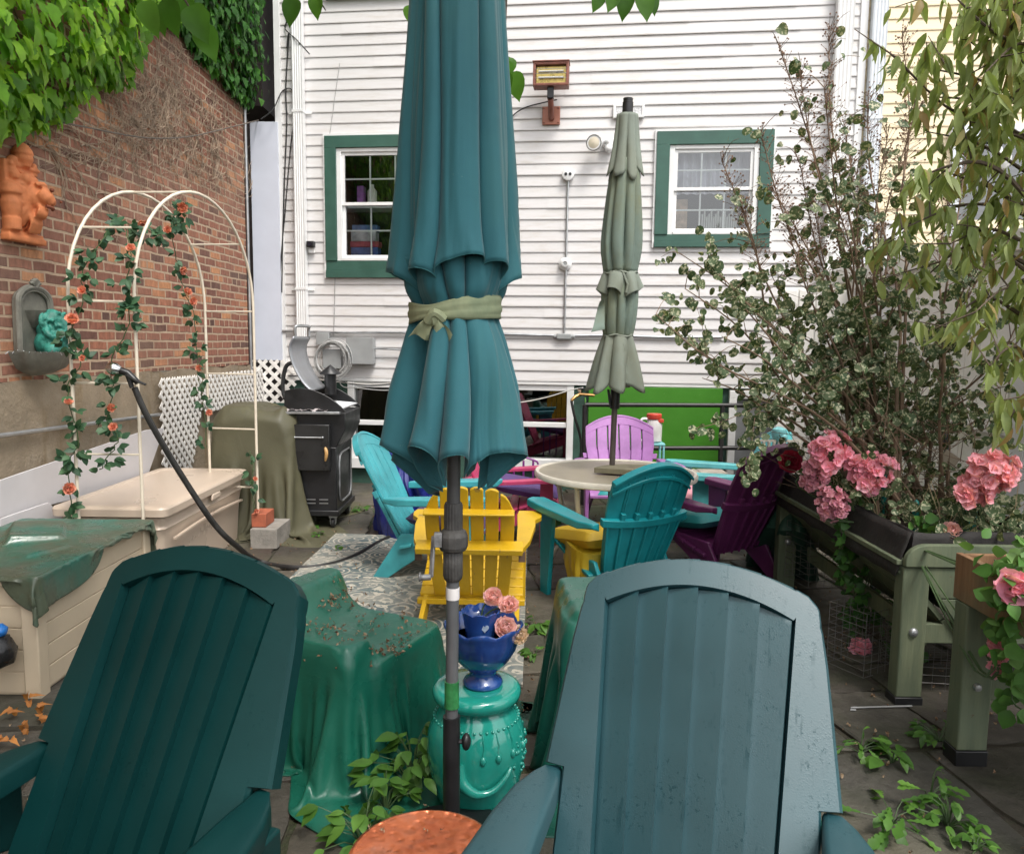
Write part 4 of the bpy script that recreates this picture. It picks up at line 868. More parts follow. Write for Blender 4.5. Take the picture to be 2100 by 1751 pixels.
b=MB(); k=D(667,930,6.0); b.tube(curve([(k.x,Y0-.02,k.z+.05),(k.x+.012,Y0-.03,k.z),(k.x,Y0-.02,k.z-.06)],6),[.006,.012,.014,.014,.013,.01,.006],8); b.build('latch',mat('wooden_latch',(.55,.32,.12),.5),hop)
b=MB()
for i in range(3): b.b2((X0+.06+i*.1,Y0+.046,.235),(X0+.13+i*.1,Y0+.052,.243)); b.b2((X0+.06+i*.1,Y0+.046,.205),(X0+.13+i*.1,Y0+.052,.213))
b.build('vent_slots',m_steel,gr)
b=MB(); pts=[]
for i in range(24): t=2*PI*i/24; pts.append(V((X1-.012,lerp(Y0+.12,Y1-.08,.5+.5*max(-1,min(1,1.25*cos(t)))),.40+.2*max(-1,min(1,1.25*sin(t))))))
b.tube(pts+[pts[0]],.008,6); b.build('side_door_trim',m_steel,gr)
b=MB(); b.b2((X0-.05,Y0+.0,.925),(X1+.02,Y0+.05,.945)); b.build('shelf_rail',m_steel,gr,bevel=.003)
b=MB(); b.grid(lambda u,v:V((lerp(X0+.0,X0+.34,u),lerp(Y0+.02,Y0+.12,v),.955+.02*fbm(u*4,v*3,2,2))),24,8); o=b.build('foil_sheet',mat('crumpled_foil',(.5,.45,.45),.35,.2,20,.004,60,metal=.6)); tag(o,'crumpled foil lying along the front rim of the smoker grill','foil')
for (xx,yy) in ((X1-.06,Y0+.1),(X1-.05,Y1-.05),(X0+.06,Y0+.1),(X0+.06,Y1-.05)):
    b=MB(); b.b2((xx-.03,yy-.03,.085),(xx+.03,yy+.03,.11)); b.b2((xx-.022,yy-.03,.035),(xx-.016,yy+.02,.09)); b.b2((xx+.016,yy-.03,.035),(xx+.022,yy+.02,.09)); cs=b.build('caster',m_steel,gr)
    b=MB(); b.lathe([(.012,-.014),(.042,-.014),(.046,-.008),(.046,.008),(.042,.014),(.012,.014)],18,(xx,yy-.01,.046),Matrix.Rotation(rad(90),3,'Y')); b.build('wheel',m_cable_b,cs)
b=MB()
for i in range(7): b.b2((X0-.075,Y0+.1+i*.05,.62),(X0-.07,Y0+.11+i*.05,.86)); 
for i in range(6): b.b2((X0-.076,Y0+.1,.63+i*.045),(X0-.069,Y0+.41,.635+i*.045))
tag(b.build('wire_rack',m_steel,None,smooth=0),'wire grill rack propped against the smoker beside the olive cover','rack')
# stuff near lattice: dark green pot and a bent hoop
b=MB(); k=D(563,835,7.3); b.lathe([(.11,-.25),(.14,-.02),(.15,-.02),(.15,.03),(.13,.03),(.12,-.05),(0,-.05)],20,(k.x,7.3,k.z)); b.lathe([(.05,-k.z),(.13,-k.z+.02),(.11,-.25)],16,(k.x,7.3,k.z)); tag(b.build('planter_pot',mat('dark_green_plastic',(.015,.05,.035),.4)),'dark green plastic pot behind the olive cover','pot')
b=MB(); b.tube(curve([hl(592,830,.2),hl(580,800,.2),hl(585,755,.2),hl(600,744,.2),hl(615,748,.2)],16),.022,8); o=b.build('bent_frame',m_cable_b); o.matrix_world=house_m; tag(o,'bent black tube leaning on the siding behind the open grill lid','tube')
# ------------------------------------------------------------------ adirondack chairs
def adirondack(name,label,m,loc,rz,W_=.50,H_=.90,ns=6,arc=.12,slots=True,wood=False,lean=24,ry=.34,braces=True,gap=.012,armz=.555,wb=.72,seatz=(.36,.25)):
    t=thing(name,label,'chair',loc,rz,'adirondack chairs round the patio'); a=rad(lean)
    B0=V((0,.15,seatz[1]-.02)); lb=V((0,sin(a),cos(a))); nb=V((0,-cos(a),sin(a))); Ltop=(H_-B0.z)/cos(a); cv=-.12 if not wood else -.0
    def hwid(l): return W_/2*lerp(wb,1,min(1,max(0,l/(Ltop*.62)))**.8)
    def Lt(s): return Ltop-arc*s*s*(1 if not wood else .8)
    def BP(s,l,o=0): x=s*hwid(l); return B0+lb*l+V((x,0,0))+nb*(-cv*(x*x)/.06*.25+o)
    b=MB()
    for i in range(ns):
        s0,s1=-1+2*i/ns,-1+2*(i+1)/ns; g_=gap/W_
        s0+=g_*(i>0); s1-=g_*(i<ns-1)
        if not wood:
            b.slab(lambda u,v:BP(lerp(s0,s1,u),v*Lt(lerp(s0,s1,u))*(.90)+.0,0),3,12,nb*-.016)
        else:
            e0=i in(0,ns-1)
            def wf(u,v):
                s=lerp(s0,s1,u); top=Lt((s0+s1)/2)-.015*(2*u-1)**2
                if i==0: top=Lt(s0)-.11*(1-u)**2+.0
                if i==ns-1: top=Lt(s1)-.11*u**2
                return BP(s,v*top,0)
            b.slab(wf,8,8,nb*-.018)
    if not wood:   # solid arched head joining the slats with raised rim
        b.slab(lambda u,v:BP(2*u-1,lerp(.895*Lt(2*u-1),Lt(2*u-1),v),.002),ns*3,3,nb*-.02)
        b.slab(lambda u,v:BP(2*u-1,lerp(.885*Lt(2*u-1),.915*Lt(2*u-1),v),-.019),ns*3,1,nb*-.014)
        b.slab(lambda u,v:BP(2*u-1,Lt(2*u-1)+lerp(-.006,.012,v),.006),ns*3,1,nb*-.042)
        for i in range(1,ns):
            s=-1+2*i/ns; 
            for d_ in (-gap/W_*1.3,gap/W_*1.3): b.slab(lambda u,v:BP(s+d_+lerp(-.012,.012,u),v*.93*Lt(s),-.013),1,8,nb*-.016)
    b.build('backrest',m,t,bevel=.003 if not wood else .004)
    if braces:
        b=MB(); la=(armz-B0.z)/cos(a)
        if wood:
            b.slab(lambda u,v:BP(2*u-1,lerp(Ltop*.80,Ltop*.80+.012,v)-.03*(2*u-1)**2*0,-.019),8,1,nb*-.055); b.slab(lambda u,v:BP((2*u-1)*1.22,lerp(la-.02,la+.012,v),-.019),8,1,nb*-.085)
        else:
            b.slab(lambda u,v:BP((2*u-1)*1.13,lerp(la-.03,la+.015,v)-.0,-.017),14,1,nb*-.03)
            for i in range(1,ns): 
                s=-1+2*i/ns; b.slab(lambda u,v:BP(s+lerp(-.05,.05,u),lerp(la-.01,la+.055,v),-.017-.02*(1-v)*0),1,1,nb*-.026)
            b.slab(lambda u,v:BP((2*u-1)*1.02,v*(la-.03),-.02),10,3,nb*-.008)
            for i in range(0,ns+1):
                s=-1+2*i/ns; b.slab(lambda u,v:BP(s+lerp(-.02,.02,u),v*(la-.03),-.026),1,6,nb*-.018)
        b.build('back_brace',m,t,bevel=.003)
    sw=W_/2*(1.0 if not wood else 1.12)+.02; b=MB(); nsl=6 if not wood else 7
    for i in range(nsl):
        f0,f1=i/nsl,(i+1)/nsl-.02
        def sf(u,v):
            f=lerp(f0,f1,v); y=lerp(-.36,.17,f); z=lerp(seatz[0],seatz[1],f)+.02*math.cos(f*PI)-(.05*((.12-f)/.12)**2 if f<.12 else 0)
            return V((lerp(-sw,sw,u),y,z))
        b.slab(sf,6,3,V((0,0,-.02)))
    b.build('seat',m,t,bevel=.003)
    for s_ in (-1,1):
        b=MB(); ax_=s_*(W_/2+.06)
        if wood: out=[(-.045,-.38),(.075,-.38),(.09,-.33),(.085,-.26),(.05,-.20),(.05,-.1),(.02,.16),(-.02,.30),(-.05,.30),(-.05,-.1),(-.055,-.3)]
        else: out=[(-.05,-.37),(.02,-.40),(.07,-.37),(.075,-.25),(.065,-.05),(.045,.16),(.0,.25),(-.045,.25),(-.05,.1),(-.055,-.2)]
        out=[(x*s_,y) for x,y in out]
        if s_<0: out=out[::-1]
        zf=lambda y:armz+.02-.035*(y+.4)/.65 if not wood else armz+.015-.05*(y+.38)/.68
        th=.026
        b.prism(out,lambda x,y:V((ax_+x,y,zf(y)-th-(.02 if not wood else 0)*(abs(x)>.04))),lambda x,y:V((ax_+x,y,zf(y)))); b.build('arm',m,t,bevel=.008 if not wood else .003,seg=3)
        b=MB()
        if wood: b.box((s_*(sw-.0),-.27,(armz-.02)/2),(.026,.095,armz-.02)); b.build('leg',m,t,bevel=.003)
        else:
            b.slab(lambda u,v:V((s_*(W_/2+.055)+.0,lerp(-.345+.02*(1-v),-.19-.05*(1-v),u),lerp(0,armz-.015,v))),3,6,V((-.03*s_,0,0))); b.build('leg',m,t,bevel=.005)
        b=MB()
        if wood: b.beam((s_*(sw-.03),-.30,seatz[0]-.06),(s_*(sw-.03),ry+.06,.045),.024,.10); b.build('leg',m,t,bevel=.003)
        else:
            b.slab(lambda u,v:V((s_*(W_/2-.01),lerp(lerp(-.30,ry-.04,v),lerp(.16,ry+.05,v),u),lerp(lerp(seatz[0]-.03,0,v),lerp(seatz[1]+.05,0,v),u)-.0+ .03*sin(v*PI)*(1-u))),4,8,V((-.025*s_,0,0))); b.build('leg',m,t,bevel=.005)
        if wood: b=MB(); k=V((ax_-s_*.02,.265,zf(.265)-.05)); b.box(k,(.035,.03,.05)); b.build('bracket',mat('rusty_bracket',(.10,.06,.04),.7),t)
    if wood: b=MB(); b.slab(lambda u,v:V((lerp(-sw-.01,sw+.01,u),lerp(.16,.20,v),seatz[1]-.035)),4,1,V((0,0,-.03))); b.build('rear_rail',m,t,bevel=.003)
    return t,BP
def cushion(name,label,col,chair,size,loc,tilt=8,th=.09,drop=0):
    b=MB(); sx_,sy_=size
    def sup(u,v,top):
        x=(2*u-1); y=(2*v-1); k=(1-abs(x)**5)**.35*(1-abs(y)**5)**.35 if abs(x)<1 and abs(y)<1 else 0
        return V((x*sx_/2,y*sy_/2,(th*.5*k if top else -th*.5*k)))
    n=16; b.grid(lambda u,v:sup(u,v,1),n,n); b.grid(lambda u,v:sup(1-u,v,0),n,n)
    if drop:
        def dp(u,v): q=lerp(-.46,.46,u); bul=.03*sin(v*PI); return V((sx_/2*(.98+.02*v)+bul*.6-.05*v,q*sy_*(1-.12*v),.0-drop*v+.012*sin(u*9+v*3)))
        b.slab(dp,12,6,V((-.07,0,0)))
    o=b.build(name,tarp(name+'_fabric_%d'%len(bpy.data.materials),col,.6,None,.002),bevel=0)
    o.matrix_world=Matrix.Translation(chair.location)@Matrix.Rotation(chair.rotation_euler.z,4,'Z')@Matrix.Translation(loc)@Matrix.Rotation(rad(tilt),4,'X'); o['label']=label; o['category']='cushion'; return o
def plastic(name,col,r=.4): return mat(name,col,r,.22,4,.0006,160,coat=0)
def paint(name,col,chip):
    t=NT(name); n=t.noise(5,5,.6); c=t.ramp(n,[(.3,sc3(col,.88)),(.7,sc3(col,1.1))])
    c=t.mix(t.ramp(t.noise(11,6,.75,t.mapv((1,1,.5))),[(.64,0),(.68,.9)]),c,chip); t.set(c,.42); t.bump(t.noise(30,4,.6,t.mapv((3,3,.4))),.0015); return t.mat
m_yel=paint('yellow_paint',(.56,.345,.010),(.22,.14,.05)); m_pink=paint('pink_paint',(.52,.055,.15),(.5,.09,.15))
yc,_=adirondack('wooden_chair','yellow wooden adirondack chair seen from behind the closed teal umbrella',m_yel,(-.20,4.12,0),PI-.02,W_=.45,H_=.80,ns=6,wood=True,lean=20,ry=.34,armz=.50,gap=.009,wb=.86,seatz=(.33,.20),arc=.05)
tc_,_=adirondack('patio_chair','bright turquoise adirondack chair seen edge-on beside the rug',plastic('turquoise_plastic',(.05,.32,.36)),(-.50,4.95,0),rad(82),W_=.5,H_=.9,lean=27,ry=.30,braces=True,gap=.008)
pk,_=adirondack('wooden_chair','hot pink wooden adirondack chair behind the yellow chair',m_pink,(.0,5.88,0),rad(88),W_=.48,H_=.86,ns=5,wood=True,lean=22,armz=.51)
ll,_=adirondack('patio_chair','lilac adirondack chair facing the camera behind the round table',plastic('lilac_plastic',(.36,.15,.40)),(.92,6.25,0),0,W_=.58,H_=.88,lean=22,gap=.012)
te,_=adirondack('patio_chair','teal adirondack chair with a yellow cushion pulled up to the round table',plastic('teal_plastic',(.008,.22,.25),.35),(.61,4.42,0),rad(207),W_=.52,H_=.87,lean=22,gap=.008,ry=.3)
dp,_=adirondack('patio_chair','dark plum adirondack chair seen from behind beside the shrub',plastic('plum_plastic',(.125,.022,.095),.4),(1.33,4.90,0),rad(214),W_=.54,H_=.92,lean=25,gap=.004,ry=.3)
aq,_=adirondack('patio_chair','pale aqua adirondack chair mostly hidden behind the plum chair',plastic('aqua_plastic',(.10,.42,.44)),(1.66,5.9,0),rad(272),W_=.52,H_=.86)
cushion('seat_cushion','purple cushion on the bright turquoise chair',(.06,.035,.10),tc_,(.48,.5),(0,-.12,.36),10,.1,0)
cushion('seat_cushion','violet cushion on the hot pink chair',(.10,.05,.19),pk,(.46,.48),(0,-.12,.40),10,.1)
cushion('seat_cushion','fat yellow cushion sagging from the teal chair',(.50,.32,.02),te,(.50,.50),(0.02,-.12,.37),10,.13,.0)
cushion('seat_cushion','teal green cushion in front of the plum chair back',(.012,.20,.20),dp,(.50,.52),(0,-.16,.37),8,.1)
cushion('seat_cushion','bright teal cushion on the lilac chair',(.01,.27,.28),ll,(.5,.48),(0,-.12,.38),10,.1)
cushion('seat_cushion','pale pink cushion on the pale aqua chair',(.65,.30,.34),aq,(.48,.5),(0,-.12,.38),10,.1)
# hanging yellow bag-like flap under the teal chair arm
b=MB(); cx_,cy_=.46,4.37; DX=V((.06,0,0))
tl=[V((.27,4.33,.36)),V((.28,4.55,.37)),V((.48,4.6,.37)),V((.50,4.30,.34)),V((.44,4.22,.33)),V((.34,4.22,.34))]
bl=[V((.30,4.33,.10)),V((.30,4.5,.11)),V((.46,4.55,.12)),V((.48,4.30,.05)),V((.44,4.24,.03)),V((.36,4.25,.06))]
tl=[p+DX for p in tl]; bl=[p+DX for p in bl]
drape(b,[tl,[p.lerp(q,.5)+(p-V((cx_,cy_,p.z)))*.12 for p,q in zip(tl,bl)],bl],[.0,.008,.012],n=90,rows=6,seed=8,nf=14); tag(b.build('pouf',tarp('mustard_vinyl',(.45,.31,.015),.5,(.25,.22,.03),.002)),'mustard yellow pouf tucked under the teal chair','pouf')
# ------------------------------------------------------------------ round table + sage umbrella
TB=V((.68,5.0,0)); TH=.665
tb=thing('round_table','round patio table with a stained glass top and cream metal rim','table',TB)
m_crm=mat('cream_enamel',(.60,.56,.48),.4,.1,8)
b=MB(); b.lathe([(0,TH-.01),(.50,TH-.01),(.503,TH+.004),(.0,TH+.004)],56); t=NT('stained_glass_top'); c=t.ramp(t.noise(3,6,.7),[(.3,(.17,.15,.11)),(.6,(.27,.235,.17)),(.8,(.22,.22,.13))]); t.set(c,.35); b.build('tabletop',t.mat,tb)
b=MB(); b.lathe([(.498,TH-.022),(.512,TH-.03),(.528,TH-.022),(.53,TH),(.522,TH+.012),(.504,TH+.011),(.498,TH+.002)],64); b.build('rim',m_crm,tb)
for i in range(4):
    t_=rad(40+90*i+12); d=V((cos(t_),sin(t_),0)); b=MB(); b.tube(curve([d*.46+V((0,0,TH-.03)),d*.44+V((0,0,.5)),d*.40+V((0,0,.36)),d*.30+V((0,0,.27)),d*.28+V((0,0,.22)),d*.42+V((0,0,.12)),d*.5+V((0,0,0))],24),.016,8); b.build('leg',m_crm,tb)
b=MB(); b.prism([(.28*cos(rad(a)),.28*sin(rad(a))) for a in range(-20,161,12)],lambda x,y:V((TB.x+.11+x,TB.y-.2+y*.9,TH+.014)),lambda x,y:V((TB.x+.11+x,TB.y-.2+y*.9,TH+.05))); tag(b.build('half_board',mat('mossy_board',(.17,.155,.10),.8,.25,8,.003),bevel=.004),'half round mossy board lying on the patio table by the umbrella pole','board')
def fold(t,n,ph=0,p=.8): return abs(cos(t*n/2+ph))**p
su=thing('patio_umbrella','closed sage green umbrella tied in tiers through the round table','umbrella')
s0=V((.645,5.0,0)); s1=D(1287,232,5.0); ax_=(s1-s0); 
def SP(z): return s0+ax_*((z)/s1.z)
m_sage=tarp('sage_canvas',(.155,.205,.172),.75,(.16,.17,.10),.002,.5); m_sage2=tarp('dusty_sage_canvas',(.19,.22,.185),.8,(.18,.19,.14),.002,.5)
zy=lambda y:1.5+(708-y)*5.0/1586
pxr=lambda w_:w_*5.0/1586
def tier(ys,rs,n,amp,hem,seed,nu=96,nv=18,side=0,sidey=None):
    b=MB()
    def f(u,v):
        t=2*PI*u; y=smooth([(i/(len(ys)-1),a) for i,a in enumerate(ys)],v); r=smooth([(i/(len(rs)-1),a) for i,a in enumerate(rs)],v)
        A=smooth([(i/(len(amp)-1),a) for i,a in enumerate(amp)],v); fo=fold(t+.25*noise.noise(V((cos(t)*2,sin(t)*2,seed+v))),n,seed)
        r*=1.1*(1-.8*A*(1-fo)); 
        if side: r*=1+side*max(0,cos(t-PI*1.05))**6*v**2
        y+=hem*(v**3)*(fo-.5)+hem*.6*v**3*noise.noise(V((cos(t)*1.5,sin(t)*1.5,seed*3)))
        z=zy(y); return SP(z)+V((pxr(r)*cos(t),pxr(r)*sin(t),0))
    b.grid(f,nu,nv,True); return b
tier([258,290,330,368],[19,22,27,34],7,[.12,.25,.4,.55],22,1).build('upper_tier',m_sage2,su,solid=.004,smooth=60)
tier([345,430,510,566],[24,33,38,31],9,[.25,.35,.4,.3],0,2).build('main_canopy',m_sage,su,solid=.004,smooth=60)
tier([564,572,588,606],[31,35,40,44],6,[.2,.3,.45,.5],-16,3).build('ruffle',m_sage2,su,solid=.004,smooth=60)
tier([574,610,660,692],[30,34,32,27],9,[.25,.35,.3,.25],0,4,side=.0).build('lower_canopy',m_sage,su,solid=.004,smooth=60)
tier([690,710,750,797],[27,34,46,58],7,[.2,.35,.5,.55],20,5.3).build('bottom_skirt',m_sage2,su,solid=.004,smooth=60)
b=MB(); k=lambda x,y,Y:D(x,y,Y); b.slab(lambda u,v:k(lerp(1240,1212,v*(.35+.65*u)),lerp(612,lerp(655,684,1-abs(u-.7)),u)+v*6,4.88+.03*sin(u*5)),8,6,V((0,.006,0))); b.build('loose_flap',m_sage,su)
for y,r_ in ((566,33),(691,29)): b=MB(); c_=SP(zy(y)); b.tube([c_+V((pxr(r_)*cos(t*PI/16),pxr(r_)*sin(t*PI/16),.006*sin(t*.9))) for t in range(33)],.008,6); b.tube([c_+V((0,-pxr(r_),0)),c_+V((.03,-pxr(r_)-.02,-.08)),c_+V((.02,-pxr(r_)-.02,-.13))],.008,6); b.build('tie',m_sage2,su)
b=MB(); b.tube([SP(.02),SP(zy(800))],.019,10); b.build('pole',mat('brown_pole',(.075,.062,.055),.4),su)
b=MB(); b.tube([SP(zy(840)),SP(zy(795))],.032,12); b.tube([SP(zy(835))+V((-.03,-.02,0)),SP(zy(800))+V((-.05,-.03,0))],.008,6); b.build('crank_housing',m_black,su)
b=MB(); q=ax_.to_track_quat('Z','Y').to_matrix(); b.lathe([(.032,-.02),(.034,0),(.034,.075),(.030,.078),(.031,.098),(.0,.10)],16,SP(zy(258)),q); b.build('cap',m_black,su)
# ------------------------------------------------------------------ rug
t=NT('damask_rug'); o=t.xyz(); vec=t.comb(o[0],o[1],0)
w1=t.noise(2.2,2,.5,vec,0); 
vo=t.n('ShaderNodeTexVoronoi'); vo.inputs['Scale'].default_value=5.2; t.l(vec,vo.inputs['Vector']); 
nn=t.n('ShaderNodeTexNoise'); nn.inputs['Scale'].default_value=11; nn.inputs['Detail'].default_value=3; t.l(vec,nn.inputs['Vector'])
a_=t.math('SINE',t.math('ADD',t.math('MULTIPLY',vo.outputs['Distance'],17),t.math('MULTIPLY',nn.outputs['Fac'],22)))
fac=t.ramp(a_,[(.40,0),(.62,1)])
ring=t.math('SINE',t.math('MULTIPLY',vo.outputs['Distance'],36)); fac=t.mix(t.ramp(t.noise(3.1,2,.5,vec),[(.45,0),(.55,1)]),fac,t.ramp(ring,[(.45,0),(.7,1)]))
wear=t.ramp(t.noise(2.6,5,.7,vec),[(.42,.0),(.68,.8)])
c=t.mix(fac,(.06,.105,.12),(.52,.48,.40)); c=t.mix(wear,c,(.42,.385,.32)); c=t.mix(.22,c,(.33,.32,.28)); c=t.mix(t.ramp(t.noise(60,3,.8,vec),[(.62,0),(.70,.7)]),c,(.07,.07,.06)); t.set(c,.95,spec=.1); t.bump(t.noise(120,3,.6,vec),.004)
b=MB(); b.slab(lambda u,v:V((lerp(-1.42,.06,u)+.07*v,lerp(3.35,5.85,v)-.12*u,.022+.006*fbm(u*3,v*4,0,2))),30,40,V((0,0,-.014))); tag(b.build('rug',t.mat,smooth=60),'worn cream and blue damask outdoor rug under the yellow chair','rug')
# ------------------------------------------------------------------ railing, faucet, things by the house
rl=thing('pipe_railing','dark pipe railing in front of the green panel','railing'); m_pipe=mat('dark_pipe',(.035,.033,.033),.4,.2,14,metal=.4); YR=7.15
p=lambda x,y:D(x,y,YR)
for (x0,y0,x1,y1) in ((1200,830,1690,832),(1340,919,1620,918)): b=MB(); b.tube([p(x0,y0),p(x1,y1)],.021,10); b.build('rail',m_pipe,rl)
b=MB(); b.tube([p(1203,919),p(1345,919)],.021,10); b.build('rail',m_pipe,rl)
for x in (1200,1482,1690): b=MB(); q=p(x,830); b.tube([V((q.x,YR+.002,0)),q+V((0,.002,0))],.024,10); b.build('post',m_pipe,rl)
fa=thing('faucet','brass garden tap with a splitter at the corner of the green panel','faucet'); q=D(1193,808,7.3)
m_brass=mat('old_brass',(.34,.19,.07),.4,.25,20,metal=.8)
b=MB(); b.tube([q+V((.0,.3,.02)),q,q+V((-.06,-.04,-.02)),q+V((-.1,-.05,-.06))],.016,8); b.tube([q+V((-.03,-.02,0)),q+V((.12,-.02,-.01))],.014,8); b.build('spout',m_brass,fa)
b=MB(); b.lathe([(.012,0),(.03,.006),(.03,.016),(.008,.02)],8,q+V((0,-.02,.04)),None,lambda t,z:1+.25*cos(6*t)); b.tube([q,q+V((0,-.02,.05))],.008,6); b.build('handle',m_black,fa)
cable('black hose hanging from the brass tap',[q+V((-.1,-.05,-.06)),q+V((-.07,-.06,-.2)),q+V((.0,-.05,-.45)),q+V((-.03,-.08,-.65)),q+V((-.2,-.15,-.8)),V((q.x-.5,7.0,.02))],.013,m_cable_b,'hose',40,'garden_hose')
cable('thin green hose beside the dark pipe post',[q+V((.03,-.03,-.03)),q+V((.045,-.04,-.3)),q+V((.03,-.04,-.7)),V((q.x+.1,7.1,.03))],.007,mat('green_hose',(.10,.28,.05),.5),'hose',30,'garden_hose')
b=MB()
for k in range(3):
    for j in range(3-(k==2)): b.b2((1.18+j*.235,6.45,.0+k*.143+.002*k),(1.405+j*.235,6.66,.14+k*.143+.002*k))
bl_=[(i,j) for i in range(3) for j in range(3)]
m_cb=mat('concrete_block',(.34,.31,.26),.9,.15,10,.003,50)
for k in range(3):
    for j in range(3):
        b=MB(); b.b2((1.14+j*.232+.01*(k%2),6.45+.01*R.random(),k*.144),(1.366+j*.232+.01*(k%2),6.66,.142+k*.144)); o=b.build('concrete_block',m_cb,bevel=.006)
        tag(o,['bottom','middle','top'][k]+' course concrete block, '+['left','centre','right'][j]+' one of the low stack by the green panel','block','stacked concrete blocks')
sn=thing('plant_stand','pale aqua folding stand holding a jug','stand'); b=MB(); k=D(1340,906,6.75); zz=k.z; b.box((k.x,6.75,zz-.012),(.17,.2,.02)); b.build('shelf',plastic('aqua_metal',(.2,.5,.52)),sn,bevel=.004)
for s_ in (-1,1):
    for s2 in (-1,1): b=MB(); b.tube([V((k.x+s_*.075,6.75+s2*.085,0)),V((k.x+s_*.075,6.75+s2*.085,zz-.02))],.011,6); b.build('leg',plastic('aqua_metal',(.2,.5,.52)),sn)
jg=thing('jug','clear jug with a red screw lid on the aqua stand','jug'); b=MB(); b.lathe([(.05,0),(.07,.01),(.072,.15),(.06,.19),(.055,.21)],18,(k.x,6.75,zz)); b.build('body',mat('cloudy_plastic',(.62,.60,.58),.25,.15),jg)
b=MB(); b.lathe([(.062,.2),(.066,.205),(.066,.245),(.06,.25),(0,.25)],18,(k.x,6.75,zz)); b.box((k.x+.05,6.72,zz+.19),(.05,.05,.03)); b.build('lid',mat('red_plastic',(.55,.06,.03),.35),jg,bevel=.003)
b=MB(); b.tube(curve([(k.x-.05,6.74,zz+.2),(k.x-.11,6.73,zz+.2),(k.x-.13,6.73,zz+.12),(k.x-.12,6.73,zz+.02),(k.x-.07,6.74,zz+.01)],14),.012,8); b.build('handle',mat('white_handle',(.7,.69,.66),.4),jg)
ps=thing('plant_stand','thin purple metal plant stand behind the pink chair','stand'); m_pu=plastic('purple_metal',(.20,.03,.22)); k=D(1068,1000,6.35)
for dx in (-.06,.02,.10): b=MB(); b.tube([V((k.x+dx,6.35,0)),V((k.x+dx,6.35,.53+.02*dx))],.009,6); b.build('leg',m_pu,ps)
b=MB(); b.tube(curve([V((k.x-.06,6.35,.53)),V((k.x,6.35,.56)),V((k.x+.12,6.35,.53)),V((k.x+.14,6.35,.5))],8),.009,6); b.build('top_bar',m_pu,ps)
fs_=thing('garden_ornament','aqua post with a bird shaped finial above the plum chair','ornament'); k=D(1597,905,5.3); m_aqf=mat('aqua_resin',(.16,.42,.44),.5,.15,20,.002)
b=MB(); b.lathe([(.03,-k.z),(.03,-.1),(.05,-.08),(.045,-.03),(.03,-.02),(.04,.01),(.052,.05),(.045,.085),(.02,.1),(0,.102)],14,k); b.ball(k+V((.02,-.03,.03)),.03,10,8); b.build('post',m_aqf,fs_)
# royal blue covered bundle
b=MB(); tl=[D(810,900,6.0),D(840,880,6.1),D(885,885,6.1),D(900,920,6.0),D(880,940,5.8),D(830,930,5.8)]
ml=[D(792,945,5.95),D(830,940,6.2),D(910,940,6.2),D(930,960,6.0),D(895,985,5.75),D(820,980,5.75)]; bl=[G(805,1090),V((-1.0,6.4,0)),V((-.5,6.4,0)),V((-.42,6.1,0)),V((-.5,5.8,0)),V((-.85,5.8,0))]
bl=[D(800,1010,5.95),V((-.95,6.3,.3)),V((-.5,6.3,.3)),V((-.42,6.0,.3)),V((-.5,5.75,.3)),D(830,1025,5.72)]; b2=[p+V((0,0,-p.z)) for p in bl]
sh=V((-.10,0,0)); tl,ml,bl,b2=[[p+sh for p in q] for q in (tl,ml,bl,b2)]
drape(b,[tl,ml,bl,b2],[.01,.03,.035,.02],n=120,seed=5,nf=22); tag(b.build('covered_bundle',tarp('royal_blue_vinyl',(.012,.02,.16),.3,None,.004)),'royal blue vinyl covered bundle behind the turquoise chair','cover')
# dark green cover near plum chair, white grid panel
b=MB(); tl=[D(1612,1010,4.75),D(1640,990,4.9),D(1650,1000,4.7),D(1640,1020,4.6)]; ml=[D(1575,1080,4.75),V((1.75,5.2,.35)),V((1.95,4.9,.35)),D(1650,1090,4.5)]; bl=[G(1535,1160),V((1.7,5.3,0)),V((2.0,4.9,0)),G(1650,1190)]
drape(b,[tl,ml,bl],[.01,.02,.03],n=80,seed=9,nf=12); tag(b.build('plant_cover',tarp('bottle_green_tarp',(.018,.065,.042),.5,None,.003)),'dark green cover beside the far leg of the raised planter','cover')
b=MB()
for i in range(9): b.b2((1.72+i*.035,5.25,.25),(1.735+i*.035,5.27,.85))
for i in range(14): b.b2((1.70,5.272,.26+i*.045),(2.03,5.285,.275+i*.045))
tag(b.build('grid_panel',mat('aged_white_plastic',(.40,.38,.33),.5,.15),smooth=0),'white plastic grid panel behind the plum chair','panel')
